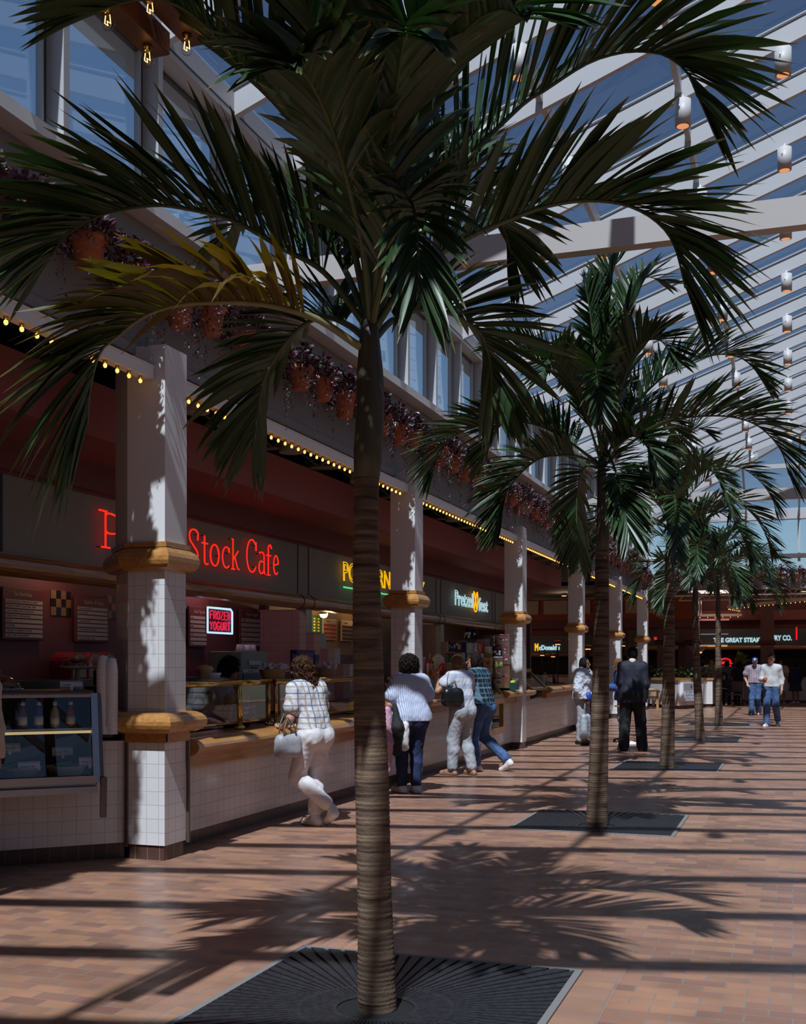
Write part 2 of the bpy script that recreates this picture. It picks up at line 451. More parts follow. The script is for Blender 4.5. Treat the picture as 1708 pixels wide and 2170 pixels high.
# clerestory on the left: a fin, frames and a pane for every module
for k in ks:
    y = Y0 + 1.25 * k
    if y > YEND - .2: continue
    fr = MB().bx(XF - .2, XF, y - .035, y + .035, ZL, ZE)
    fr.bx(XF - .165, XF - .145, y + .035, y + .075, ZL, ZE, 1).bx(XF - .165, XF - .145, y - .075, y - .035, ZL, ZE, 1)
    fr.bx(XF - .18, XF - .13, y + .08, y + .105, ZL, ZE).bx(XF - .18, XF - .13, y - .105, y - .08, ZL, ZE)
    fr.bx(XF - .18, XF - .14, y, y + 1.25, ZE - .05, ZE - .02, 1)
    NW[0] += 1
    wn = struct(fr.build('window_%d' % NW[0], [M_frame, M_groove]))
    MB().bx(XF - .157, XF - .151, y + .02, y + 1.23, ZL, ZE - .02).build('pane', G_win, wn)
trim(MB().bx(XF - .45, XF + .03, -7, YEND, ZE - .02, ZE + .22), M_frame)          # eave beam
trim(MB().bx(XF - .012, XF + .036, -7, YEND, ZE + .03, ZE + .045), M_groove)
trim(MB().bx(XF - .5, XF + .02, -7, YEND, ZL - .1, ZL), M_white)                  # ledge
struct(MB().bx(XF - .29, XF - .17, -7, YEND, 4.06, ZL - .1).build('wall_left', M_fascia))
trim(MB().bx(XF - .2, XF - .12, -7, YEND, 4.0, 4.08), M_fascia)
trim(MB().tube([(XF - .15, -7, 3.93), (XF - .15, YEND, 3.93)], .022), M_white)
# right side of the hall (mostly outside the picture)
XR = 2 * RIDX - XF
struct(MB().bx(XR, XR + .2, -9, YEND, 0, ZL).build('wall_right', M_fascia))
for k in range(-3, 7):
    NW[0] += 1
    y = 8.02 + 5 * k
    wn = struct(MB().bx(XR, XR + .1, y - .05, y + .05, ZL, ZE + .1).build('window_%d' % NW[0], M_frame))
    MB().bx(XR + .04, XR + .05, y + .05, y + 4.95, ZL, ZE).build('pane', G_win, wn)
struct(MB().bx(-12, XR, -9.2, -9, 0, 9).build('wall_back', M_fascia))
# tie beams across the hall
for yb in (9.6, 25.3):
    trim(MB().bx(XF - .1, XR, yb - .07, yb + .07, 5.02, 5.25), mat('tie_beam_grey', (.44, .41, .39), .5))
# end wall: glazing above the end ledge
trim(MB().bx(XF - .4, XR, YEND - .1, YEND + .2, 5.14, 5.27), M_white)
trim(MB().bx(XF - .4, XR, YEND - .1, YEND + .2, ZE - .05, ZE + .25), M_frame)
for i, xm in enumerate((-4.8, -3.2, -1.5, .2, 1.9, 3.6, 5.3, 7.0, 8.7)):
    NW[0] += 1
    wn = struct(MB().bx(xm - .045, xm + .045, YEND - .06, YEND + .12, 4.5, ZE).build('window_%d' % NW[0], M_frame))
    MB().bx(xm + .04, xm + 1.66, YEND + .02, YEND + .03, 4.6, ZE).build('pane', G_win, wn)
struct(MB().bx(XF - .4, XR, YEND, YEND + .12, 4.1, 4.62).build('wall_end', M_fascia))
# arcade ceiling and stepped rose bulkheads over the counters
struct(MB().bx(-13, XF - .12, -7, YEND + 2, 4.5, 4.6).build('ceiling', M_ceil))
struct(MB().bx(-26, -3.9, YEND + .2, 62, 4.5, 4.6).bx(-2.4, XR, YEND + .2, 62, 4.5, 4.6).bx(-3.9, -2.4, YEND + .2, 45.2, 4.5, 4.6).bx(-3.9, -2.4, 48.2, 62, 4.5, 4.6).build('ceiling', M_ceil))
sl2 = MB()
for k in range(10): sl2.bx(-3.9, -2.4, 45.25 + k * .3, 45.35 + k * .3, 4.42, 4.52)
trim(sl2, M_white)
YB0, YB1 = 2.0, 28.6
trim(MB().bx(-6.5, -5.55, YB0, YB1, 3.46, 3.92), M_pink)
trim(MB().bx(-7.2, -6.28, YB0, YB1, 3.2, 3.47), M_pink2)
struct(MB().bx(-6.5, -6.36, YB0, YB1 - .3, 2.49, 3.2).build('wall_left', M_sign))
for ys in (8.05, 14.17, 14.53, 20.5, 20.8, 24.75, 25.0):
    trim(MB().bx(-6.365, -6.352, ys - .012, ys + .012, 2.49, 3.2), M_black)
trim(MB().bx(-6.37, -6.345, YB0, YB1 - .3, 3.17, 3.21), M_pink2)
# ================================================================== COLUMNS
def offset_poly(poly, d):
    n = len(poly); out = []
    for i in range(n):
        p0, p1, p2 = [Vector(poly[k % n]) for k in (i - 1, i, i + 1)]
        a = (p1 - p0).normalized(); b = (p2 - p1).normalized()
        na = Vector((a.y, -a.x)); nb = Vector((b.y, -b.x))
        m = (na + nb); m = m / max(.3, m.length_squared) * 2
        out.append((p1.x + m.x * d, p1.y + m.y * d))
    return out
def ring_loft(mb, poly, prof, mi=0):
    """moulding: profile (outward offset, z) carried round a plan polygon (counter-clockwise)"""
    n = len(poly); vs = []
    for d, z in prof: vs += [(x, y, z) for x, y in offset_poly(poly, d)]
    fs = []
    for k in range(len(prof) - 1):
        for i in range(n): fs.append((k * n + i, k * n + (i + 1) % n, (k + 1) * n + (i + 1) % n, (k + 1) * n + i))
    # separate vertices per side keep the mitres crisp
    for q in fs: mb.add([vs[i] for i in q], [(0, 1, 2, 3)], mi)
def half_round(r, z0, z1, n=9):
    zc = (z0 + z1) / 2; h = (z1 - z0) / 2
    return [(0, z0)] + [(r * math.cos(a), zc + h * math.sin(a)) for a in [-PI / 2 + PI * i / n for i in range(n + 1)]] + [(0, z1)]
def column(loc, label, poly, base=True, mt=M_stucco, tl=M_tile, top=4.06):
    t = thing('column', label, 'column', loc, 'columns along the food counters')
    small = offset_poly(poly, -.006)
    MB().prism(small, .12, 2.29).build('tiled_shaft', tl, t)
    MB().prism(poly, 2.5, top).build('plaster_shaft', mt, t)
    rb = MB(); ring_loft(rb, small, half_round(.085, 2.285, 2.47)); ring_loft(rb, small, [(0, 2.47), (.03, 2.47), (.03, 2.51), (0, 2.51)])
    rb.build('oak_ring', M_woodx, t)
    MB().prism(offset_poly(poly, -.02), 0, .125).build('base', M_toe, t)
    return t
SQ = [(-.17, -.17), (.17, -.17), (.17, .17), (-.17, .17)]
P1 = [(-.17, -.17), (.17, -.17), (.17, .17), (-.5, .17), (-.42, .08)]
XC = -4.83
labs = ['white corner column nearest the camera, with a dark angled left side and oak ring', 'white tiled column between the yellow sign and the dark trunk, second from the camera',
        'white column right of the pretzel sign, third from the camera', 'white column left of the second palm trunk, fourth from the camera',
        'white column behind the second palm trunk, fifth from the camera', 'white column behind the man in the navy suit, sixth from the camera']
cols = []
for i, y in enumerate(COLY):
    c = column((XC, y, 0), labs[i], P1 if i == 0 else SQ)
    cols.append(c)
# oak counter collar round the first column
t = thing('oak_collar', 'rounded oak ledge wrapped round the first column at counter height', 'ledge', (XC, Y0, 0))
mb = MB(); ring_loft(mb, offset_poly(P1, -.006), [(0, .93), (.025, .93), (.025, 1.0)] + [(.025 + .105 * math.cos(a), 1.085 + .085 * math.sin(a)) for a in [-PI / 2 + PI * k / 9 for k in range(10)]] + [(0, 1.17)])
mb.build('ledge', M_woodx, t)
mb = MB()
mb.bx(.145, .2, -.185, -.175, .94, 1.15).build('joint', M_black, t)
# ================================================================== COUNTERS
def nosing(name, label, y0, y1, z0, z1, depth=.3, xf=-4.87):
    t = thing(name, label, 'counter edge', (xf, y0, z0), 'oak counter edges')
    h = z1 - z0
    pr = [(0, 0), (.1, 0), (.1, h * .42)] + [(.1 + .12 * math.cos(a), h * .7 + h * .3 * math.sin(a)) for a in [-PI / 2 + PI * k / 10 for k in range(11)]] + [(-depth, h)]
    pr += [(-depth, h - .04), (0, h - .04)]
    MB().sweep([(a, b) for a, b in pr], (0, 0, 0), (0, y1 - y0, 0)).build('nosing', M_wood, t)
    return t
def wallbox(x0, x1, y0, y1, z0, z1, m, side='left'):
    return struct(MB().bx(x0, x1, y0, y1, z0, z1).build('wall_' + side, m))
for (y0, y1, zt) in ((8.2, 13.3, .7), (13.3, 17.25, .9), (17.25, 26.92, .86)):
    wallbox(-5.05, -4.87, y0, y1, .12, zt, M_tile)
struct(MB().bx(-5.1, -4.9, 8.2, 26.9, 0, .12).build('baseboard_left', M_toe))
nosing('counter_edge', 'low oak counter edge the woman in plaid shirt leans on', 8.38, 13.25, .68, .93)
nosing('counter_edge', 'oak counter edge in front of the woman in the striped blue shirt', 13.3, 17.2, .86, 1.09)
nosing('counter_edge', 'short oak counter edge under the third column', 19.3, 21.5, .85, 1.08)
nosing('counter_edge', 'oak counter edge at the far end of the tiled counter', 23.0, 26.95, .85, 1.08)
def worktop(label, x0, x1, y0, y1, z):
    tag(MB().rbox(((x0 + x1) / 2, (y0 + y1) / 2, z - .02), (x1 - x0, y1 - y0, .04), .008).build('worktop', mat('dark_stone_worktop', (.05, .045, .045), .25)), label, 'worktop')
worktop('dark worktop behind the low oak counter edge', -5.75, -5.17, 8.3, 13.2, .93)
worktop('dark worktop behind the popcorn counter', -5.75, -5.17, 13.3, 26.9, 1.085)
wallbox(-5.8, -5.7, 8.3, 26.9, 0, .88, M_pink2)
# angled tile wall under the deli case (45 degrees), pedestal trims
A0 = Vector((-5.03, 7.87)); AD = Vector((-1, -1)).normalized(); AN = Vector((1, -1)).normalized()
def ang(s, n): p = A0 + AD * s + AN * n; return (p.x, p.y)
struct(MB().prism([ang(0, 0), ang(2.6, 0), ang(2.6, -.2), ang(0, -.2)], .13, .6).build('wall_left', M_tile))
struct(MB().prism([ang(0, 0), ang(.22, 0), ang(.22, -.2), ang(0, -.2)], .6, .94).build('wall_left', M_tile))
struct(MB().prism([ang(0, -.04), ang(2.6, -.04), ang(2.6, -.2), ang(0, -.2)], 0, .13).build('baseboard_left', M_toe))
for px, py in ((-5.005, 7.845), (-4.655, 8.205)):
    trim(MB().bx(px - .012, px + .012, py - .012, py + .012, .1, .94), mat('bronze_trim', (.16, .12, .10), .35, .6))
# ------------------------------------------------------------------ deli case
DZ = lambda s, n, z: (*ang(s, n), z)
t = thing('deli_case', 'glass fronted deli case with steel frame left of the first column', 'display case', (A0.x, A0.y, 0))
def seg(mb, a, b, w, h, mi=0): mb.bar(a, b, w, h, mi); return mb
fr = MB()
S1, S0 = .27, 2.5
seg(fr, DZ(S1, .10, 1.31), DZ(S0, .10, 1.31), .04, .035); seg(fr, DZ(S1, .22, .665), DZ(S0, .22, .665), .05, .06)
seg(fr, DZ(S1, .215, .64), DZ(S1, .10, 1.32), .05, .05)
seg(fr, DZ(S1, .25, .59), DZ(S0, .25, .59), .06, .05)
fr.build('frame', M_steel, t, True)
MB().add([DZ(S1 + .03, .11, 1.29), DZ(S0, .11, 1.29), DZ(S0, .215, .7), DZ(S1 + .03, .215, .7)], [(0, 1, 2, 3)]).build('glass_front', G_case, t, True)
mb = MB(); seg(mb, DZ(S1 - .05, .24, .68), DZ(S1 - .05, .22, .37), .045, .05); seg(mb, DZ(S1 - .04, .21, .68), DZ(S1 - .04, .09, 1.32), .03, .04)
mb.build('end_post', mat('dark_steel', (.16, .13, .13), .35, .8), t, True)
mb = MB().prism([ang(S1, .12), ang(S0, .12), ang(S0, -.55), ang(S1, -.55)], 1.315, 1.345); mb.build('top', mat('case_top_dark', (.05, .03, .03), .3), t, True)
mb = MB().prism([ang(S1, .2), ang(S0, .2), ang(S0, -.5), ang(S1, -.5)], .6, .66); mb.build('base_tray', M_steel, t, True)
mb = MB().prism([ang(S1, -.45), ang(S0, -.45), ang(S0, -.5), ang(S1, -.5)], .66, 1.31); mb.build('back_panel', M_black, t, True)
mb = MB().prism([ang(S1, .02), ang(S0, .02), ang(S0, -.42), ang(S1, -.42)], 1.035, 1.05); mb.build('shelf', M_steel, t, True)
mb = MB(); seg(mb, DZ(S1, .03, 1.02), DZ(S0, .03, 1.02), .02, .02); mb.build('shelf_light', glow('case_lamp', (1, .75, .35), .5), t, True)
MB().prism([ang(S1 - .02, .08), ang(S1, .08), ang(S1, -.5), ang(S1 - .02, -.5)], .6, 1.31).build('end_panel', mat('case_end', (.10, .06, .05), .4), t, True)
def bottle(s, n, z, col, label):
    b = thing('juice_bottle', label, 'bottle', DZ(s, n, z), 'juice bottles in the deli case')
    MB().lathe([(.001, 0), (.033, .002), (.035, .02), (.035, .11), (.028, .14), (.014, .17), (.013, .185)], n=14).build('body', mat('juice_' + col[0], col[1], .15), b)
    MB().lathe([(.0355, .03), (.0355, .095)], n=14).build('paper_label', mat('bottle_label', (.6, .58, .5), .6), b)
    MB().lathe([(.001, .21), (.017, .208), (.017, .18)][::-1], n=12).build('cap', M_white, b)
for i, (s, c) in enumerate(((.42, ('red', (.25, .02, .03))), (.54, ('pale', (.35, .36, .22))), (.66, ('blue', (.05, .06, .25))), (.78, ('dark', (.12, .03, .03))), (1.35, ('red', (.25, .02, .03))))):
    bottle(s, -.03, 1.05, c, ['dark red juice bottle at the right end of the case shelf', 'pale juice bottle beside the end bottle on the case shelf', 'blue juice bottle third from the right in the deli case', 'dark juice bottle fourth from the right in the deli case', 'red juice bottle alone at the left of the deli case shelf'][i])
GREENS = mat('salad_greens', (.10, .13, .03), .6, var=.7, vscale=30)
M_bowl = mat('cream_bowl', (.32, .30, .24), .35)
rnd = random.Random(5)
def heap(mb, c, r, h, n, size, rg):
    for _ in range(n):
        a = rg.random() * 6.28; q = r * math.sqrt(rg.random()); p = (c[0] + q * math.cos(a), c[1] + q * math.sin(a), c[2] + h * (1 - (q / r) ** 2) * rg.uniform(.5, 1))
        mb.ball(p, (size * rg.uniform(.6, 1.3), size * rg.uniform(.6, 1.3), size * rg.uniform(.4, .9)), 6)
for i, s in enumerate((.46, .79, 1.13, 1.48)):
    b = thing('salad_bowl', ['salad bowl at the right end of the deli case floor', 'second salad bowl from the right in the deli case', 'third salad bowl from the right in the deli case', 'fourth salad bowl from the right in the deli case'][i], 'bowl', DZ(s, .0, .66), 'salad bowls in the deli case')
    MB().lathe([(.07, 0), (.12, .03), (.15, .09), (.155, .1), (.145, .095), (.10, .04), (.001, .03)], n=24).build('bowl', M_bowl, b)
    mb = MB(); heap(mb, (0, 0, .07), .13, .06, 60, .02, rnd)
    o = mb.build('salad', GREENS, b); o['kind'] = 'stuff'
M_card = mat('white_card', (.62, .60, .64), .6); M_ink = mat('purple_ink', (.14, .06, .22), .6)
def card(p, wd, hg, label, lean=.25, txt='', face=None, stand=True):
    """price card facing along AN"""
    c = thing('price_card', label, 'price card', p, 'price cards')
    d = Vector((-AD.x, -AD.y, 0)); n = Vector((AN.x, AN.y, 0)); up = (Vector((0, 0, 1)) - n * lean).normalized()
    q = [d * -wd / 2 + up * .02, d * wd / 2 + up * .02, d * wd / 2 + up * (.02 + hg), d * -wd / 2 + up * (.02 + hg)]
    mb = MB().add(q + [v - n * .004 for v in q], [(0, 1, 2, 3), (7, 6, 5, 4), (0, 4, 5, 1), (1, 5, 6, 2), (2, 6, 7, 3), (3, 7, 4, 0)])
    mb.build('card', M_card, c)
    MB().bar((0, 0, 0), tuple(up * .03), .02, .012).build('clip', M_white, c)
    mb = MB(); nn = up.cross(d) * -1
    for zz in (.1, .9):
        a = d * (-wd * .47) + up * (.02 + hg * zz) + n * .002; b = d * (wd * .47) + up * (.02 + hg * zz) + n * .002
        mb.bar(a, b, .004, .004)
    mb.build('border', M_ink, c)
    text('writing', txt or 'Pasta', hg * .38, M_ink, c, Vector(p) + d * (-wd * .4) + up * (.02 + hg * .35) + n * .003, d, up, .0005)
card(DZ(.42, .02, 1.345), .17, .055, 'small white price card on the case top, right of two', txt='Quiche')
card(DZ(1.26, .02, 1.345), .17, .055, 'small white price card on the case top, left of two', txt='2.25 each')
for i, (s, n, z) in enumerate(((.3, .12, .74), (.75, .12, .72), (1.5, .12, .73), (.45, -.2, .8), (.85, -.22, .84), (1.1, -.2, .82))):
    card(DZ(s, n, z), .16, .07, ordn(i) + ' price card among the salad bowls, front row first from the right', txt='Salad 1.95')
# cake domes, cup stacks and dispensers at the back of the deli counter
def dome(s, n, z, r, label, foot=0.0):
    d = thing('cake_dome', label, 'cake dome', DZ(s, n, z), 'glass domes on the deli case')
    MB().lathe([(.04, 0), (.03, .01), (.015, foot), (r * .9, foot + .005), (r * 1.12, foot + .02), (r * 1.1, foot + .028), (.001, foot + .015)] if foot else [(.001, 0), (r * 1.1, 0), (r * 1.12, .015), (.001, .012)], n=24).build('stand', mat('dish_white', (.4, .38, .36), .3), d)
    MB().lathe([(r, foot + .02)] + [(r * math.cos(a), foot + .02 + r * .62 * math.sin(a)) for a in [PI / 2 * k / 8 for k in range(8)]] + [(.012, foot + .02 + r * .62), (.01, foot + .035 + r * .62), (.018, foot + .05 + r * .62), (.001, foot + .06 + r * .62)], n=24).build('glass_cover', G_case, d)
    mb = MB(); heap(mb, (0, 0, foot + .03), r * .75, .06, 18, .03, rnd); mb.build('pastries', mat('pastry', (.28, .13, .04), .6, var=.3), d)
dome(.93, -.2, 1.345, .16, 'large dark cake dome left of centre on the case top')
dome(.30, -.42, 1.345, .13, 'footed cake dome right of the large dome on the case top', .16)
dome(1.45, -.15, 1.345, .06, 'small glass dome at the left of the case top')
M_cup = mat('foam_white', (.62, .61, .62), .7)
for i, (px, py, h) in enumerate(((218, 1480, .62), (236, 1480, .6))):
    p = on_z(px, py, 1.28); p = (p[0], p[1], 1.0)
    c = thing('cup_stack', ['tall stack of white foam cups left of the first column', 'second stack of white foam cups tight against the first column'][i], 'cup stack', p)
    pr = []
    for k in range(26): pr += [(.05, .02 * k), (.052, .02 * k + .006), (.048, .02 * k + .012)]
    pr += [(.047, .53), (.036, h - .01), (.001, h)]
    MB().lathe(pr, n=18).build('cups', M_cup, c)
# ================================================================== SHOP INTERIORS
XB = -7.05
wallbox(XB - .1, XB, 3, 14.4, 0, 4.5, mat('shop_wall_rose', (.14, .045, .05), .6))
wallbox(XB - .1, XB, 14.4, 28.3, 0, 4.5, mat('shop_wall_brown', (.10, .055, .04), .6))
struct(MB().bx(XB, -6.45, 3, 28.3, 2.72, 2.8).build('ceiling', mat('shop_ceiling', (.20, .12, .10), .8)))
trim(MB().sweep([(.1 * math.cos(a), .1 * math.sin(a)) for a in [2 * PI * k / 18 for k in range(18)]], (-6.37, YB0, 2.4), (-6.37, YB1 - .2, 2.4)), wood_mat('oak_pipe', (.22, .085, .022), (.38, .18, .055), .3))
trim(MB().bx(-6.46, -6.34, YB0, YB1 - .2, 2.46, 2.5), wood_mat('oak_pipe', (.2, .08, .02), (.4, .18, .06)))
for ys in (14.2, 14.55, 20.5, 20.8, 24.75):
    trim(MB().tube([(-6.37 + .102 * math.cos(a), ys, 2.4 + .102 * math.sin(a)) for a in [2 * PI * k / 20 for k in range(20)]], .006, 5, closed=True), M_black)
# stepped tile dividers between the shops
def stepwall(y, th):
    z0 = .9
    for x1, z1 in ((-6.30, 2.3), (-6.09, 1.97), (-5.88, 1.76), (-5.66, 1.55)):
        wallbox(XB if z1 > 2.2 else x1 - .22, x1 - .1, y - th / 2, y + th / 2, z0, z1, M_tilepink)
        wallbox(x1 - .1, x1, y - th / 2 - .004, y + th / 2 + .004, z0, z1, tile_mat('pale_end_tile', (.5, .5, .46), (.46, .46, .43), (.3, .28, .27), .1085, .1085, .003))
stepwall(14.42, .2)
stepwall(20.72, .2)
wallbox(-8.7, -5.95, 26.8, 26.9, 0, 2.72, mat('shop_wall_brown', (.10, .055, .04), .6))
# black and cream checker patches and a dark back counter
M_chk = mat('checker_black', (.01, .01, .01), .3); M_cream = mat('checker_cream', (.28, .15, .07), .5)
for i, (a, b, c, d) in enumerate(((108, 150, 1250, 1306), (228, 262, 1262, 1312))):
    p0 = on_x(a, c, XB + .01); p1 = on_x(b, d, XB + .01)
    ch = thing('checker_panel', ['black and tan checker tiles between the two left menu boards', 'black and tan checker tiles right of the second menu board'][i], 'tile panel', (XB + .01, p0[1], p1[2]))
    m1 = MB(); m2 = MB(); n = 4; dy = (p1[1] - p0[1]) / n; dz = (p0[2] - p1[2]) / 3
    for u in range(n):
        for v in range(3): (m1 if (u + v) % 2 else m2).bx(XB, XB + .012, p0[1] + u * dy, p0[1] + (u + 1) * dy, p1[2] + v * dz, p1[2] + (v + 1) * dz)
    m1.build('black_tiles', M_chk, ch, True); m2.build('tan_tiles', M_cream, ch, True)
tag(MB().rbox((-6.83, 10.1, .7), (.42, 4.2, 1.4), .01).build('back_counter', mat('dark_counter', (.02, .014, .014), .35)), 'dark back counter along the wall behind the deli case', 'counter')
# menu boards
M_board = mat('menu_board_maroon', (.12, .03, .035), .5); M_strip = mat('menu_strip_white', (.40, .37, .35), .6); M_mtx = mat('menu_text_dark', (.05, .03, .03), .6)
def menu(px0, px1, py0, py1, X, title, lines, label, bm=M_board, sm=M_strip, tcol=None):
    p0 = on_x(px0, py0, X); p1 = on_x(px1, py1, X); wd = p1[1] - p0[1]; hg = p0[2] - p1[2]
    t = thing('menu_board', label, 'menu board', (X, p0[1], p1[2]), 'menu boards')
    MB().rbox((0, wd / 2, hg / 2), (.03, wd, hg), .01).build('board', bm, t)
    text('title', title, hg * .12, tcol or M_strip, t, (X + .017, p0[1] + wd * .25, p1[2] + hg * .84), (0, 1, 0), (0, 0, 1), .001)
    n = len(lines)
    for i, l in enumerate(lines):
        z = hg * .78 - (i + .5) * hg * .74 / n
        s = MB().bx(.015, .02, wd * .06, wd * .94, z - hg * .27 / n, z + hg * .27 / n).build('strip', sm, t)
        if l: text('writing', l, hg * .42 / n, M_mtx, s, (X + .0205, p0[1] + wd * .09, p1[2] + z - hg * .13 / n), (0, 1, 0), (0, 0, 1), .0005)
menu(2, 92, 1242, 1358, XB + .04, 'Sandwiches', ['CHICKEN SALAD, TUNA SALAD, PLAIN', 'SMOKED TURKEY, ROAST BEEF, HAM', 'HAM, SALAMI & HAM OR SAUSAGE', 'SERVED WITH CHIPS & PICKLE', '$ 2.95', 'PLATTERS', 'CHOICE OF SANDWICH / SOUP', 'WITH CHIPS / PICKLE SPEAR'], 'maroon menu board with eight white lines at far left')
menu(157, 229, 1262, 1362, XB + .04, 'Quiche & Soup', ['Quiche with Fresh Fruit', 'Quiche & Soup', '', 'TODAY\'S QUICHE', '', 'SOUP & BREAKFAST SALAD', '', 'Today\'s Soups (Bowl / Cup)'], 'maroon menu board left of the first column')
menu(398, 437, 1284, 1372, XB + .04, 'Salad Specials', ['Tuna', '', 'Salad', '', 'Chef', '', 'Fruit'], 'maroon menu board right of the first column')
menu(507, 554, 1290, 1374, XB + .04, 'Frozen Yogurt', ['Small', '', 'Cup   1.25', 'Cone   .95', '', 'Toppings'], 'maroon menu board right of the hanging neon sign')
# three round topped drink dispensers
for i, px in enumerate((178, 212, 243)):
    p = on_x(px, 1391, -6.62)
    d = thing('drink_dispenser', ordn(i) + ' red round-topped drink dispenser from the left on the back counter', 'drink dispenser', (-6.68, p[1], 1.4), 'red drink dispensers')
    pts = [(-.13, 0), (.13, 0), (.13, .14)] + [(.13 * math.cos(a), .14 + .13 * math.sin(a)) for a in [PI * k / 10 for k in range(1, 11)]]
    def arch(x0, x1, k):
        n = len(pts); vs = [(x0, a * k, b * k + (1 - k) * .13) for a, b in pts] + [(x1, a * k, b * k + (1 - k) * .13) for a, b in pts]
        return MB().add(vs, [tuple(range(n)), tuple(range(2 * n - 1, n - 1, -1))] + [(i, n + i, n + (i + 1) % n, (i + 1) % n) for i in range(n)])
    arch(-.25, .0, 1).build('body', mat('dispenser_red', (.30, .02, .025), .35), d)
    arch(.0, .012, .86).build('face_plate', mat('dispenser_cream', (.36, .24, .16), .5), d)
    MB().ball((.014, 0, .15), (.004, .07, .06), 12).build('emblem', mat('dispenser_red', (.3, .02, .02)), d)
p = on_x(226, 1420, -6.2)
t = thing('register_display', 'small black register display left of the first column', 'register', (-6.25, p[1], 0))
MB().rbox((0, 0, 1.42), (.05, .24, .15), .01).build('screen', M_black, t); MB().rbox((0, 0, .67), (.2, .3, 1.345), .01).build('stand', mat('dark_counter', (.02, .014, .014), .35), t)
# yogurt machine, cups, cardboard display, register
def box_at(name, label, cat, px0, px1, py0, py1, X, depth, m, parts=()):
    p0 = on_x(px0, py1, X); p1 = on_x(px1, py0, X); wd = p1[1] - p0[1]; hg = p1[2] - p0[2]
    t = thing(name, label, cat, (X, (p0[1] + p1[1]) / 2, p0[2]))
    MB().rbox((-depth / 2, 0, hg / 2), (depth, wd, hg), .012).build('body', m, t)
    return t, wd, hg
t, wd, hg = box_at('yogurt_machine', 'grey frozen yogurt machine under the hanging neon sign', 'machine', 512, 567, 1381, 1446, -6.35, .45, mat('machine_grey', (.22, .24, .22), .4, .3))
MB().rbox((.008, -.02, hg * .62), (.016, wd * .45, hg * .14), .004).build('name_plate', M_card, t)
MB().rbox((.008, 0, hg * .36), (.016, wd * .95, hg * .1), .004).build('price_strip', M_card, t)
MB().rbox((.01, 0, hg * .16), (.02, wd * .96, hg * .22), .004).build('drip_panel', mat('panel_blue', (.03, .05, .16), .4), t)
MB().tube([(.04, -wd * .25, hg * .52), (.05, -wd * .25, hg * .46), (.05, wd * .2, hg * .46), (.04, wd * .2, hg * .52)], .006, 6).build('handle', M_black, t)
text('writing', 'We are Serving', hg * .06, M_ink, t, WORLD_LOC(t) + Vector((.0175, -wd * .3, hg * .34)), (0, 1, 0), (0, 0, 1), .0005)
mz = WORLD_LOC(t)
for i, dy in enumerate((-.15, .03, .15)):
    c = thing('cup_stack', ordn(i) + ' white cup stack from the left on top of the grey machine', 'cup stack', (mz.x - .12, mz.y + dy, mz.z + hg), 'cups on the yogurt machine')
    MB().lathe([(.062, 0), (.064, .01), (.048, .085), (.001, .085)], n=16).build('cups', M_cup, c)
tag(MB().rbox((mz.x - .22, mz.y, mz.z / 2), (.45, .7, mz.z), .01).build('machine_stand', mat('dark_counter', (.02, .014, .014), .35)), 'dark cabinet the grey yogurt machine stands on', 'cabinet')
t, wd, hg = box_at('cardboard_display', 'navy cardboard ice cream display behind the woman in plaid', 'display', 630, 668, 1378, 1442, -5.62, .1, mat('navy_card', (.025, .022, .09), .6))
MB().bx(-.02, .0, -wd * .75, wd * .75, 0, hg * .85).build('wings', mat('navy_card', (.025, .022, .09), .6), t)
MB().bx(.0, .004, -wd * .4, wd * .4, hg * .45, hg * .9).build('picture', mat('violet_print', (.09, .05, .16), .6), t)
MB().lathe([(.001, 0), (.03, .1), (.033, .13), (.02, .16), (.001, .18)], (.005, 0, .05), 12).build('cone_picture', mat('cone_tan', (.3, .18, .12), .6), t)
t, wd, hg = box_at('cash_register', 'small silver register right of the curly haired woman', 'register', 644, 668, 1421, 1443, -5.5, .25, M_steel)
MB().rbox((.02, 0, .01), (.12, wd * 1.2, .03), .006).build('drawer', M_steel, t)
def basket(label, p, rx, ry, h, seed, fill):
    b = thing('wicker_basket', label, 'basket', p, 'wicker baskets on the counter')
    MB().lathe([(.7, 0), (.85, h * .4), (1, h), (1.03, h * 1.05), (.95, h * 1.02), (.8, h * .4), (.001, h * .3)], n=28, sx=rx, sy=ry).build('basket', mat('wicker', (.30, .17, .07), .7, bump=1, bscale=120, var=.3, vscale=90), b)
    rg = random.Random(seed); mb = MB(); heap(mb, (0, 0, h * .6), min(rx, ry) * .8, h * .8, 26, .03, rg)
    mb.build('baked_goods', mat(fill[0], fill[1], .5, var=.2, vscale=20), b)
    mb = MB()
    for k in range(34):
        a = rg.random() * 6.28; q = rg.uniform(.5, 1.0); c = Vector((rx * q * math.cos(a), ry * q * math.sin(a), h * rg.uniform(.9, 1.35)))
        e = Vector((rg.uniform(-1, 1), rg.uniform(-1, 1), rg.uniform(.2, 1))) * .05; g = Vector((rg.uniform(-1, 1), rg.uniform(-1, 1), rg.uniform(-.3, .6))) * .04
        mb.add([c, c + e, c + e + g, c + g * .8], [(0, 1, 2, 3)])
    mb.build('wrapping', mat('wax_paper', (.55, .52, .55), .4), b)
basket('wicker basket of rolls left of the curly haired woman', Vector(on_x(578, 1442, -5.2)), .11, .24, .11, 3, ('roll_tan', (.42, .24, .10)))
basket('wicker basket of wrapped treats right of the silver register', Vector(on_x(690, 1440, -5.35)), .12, .22, .13, 8, ('treats', (.45, .36, .34)))
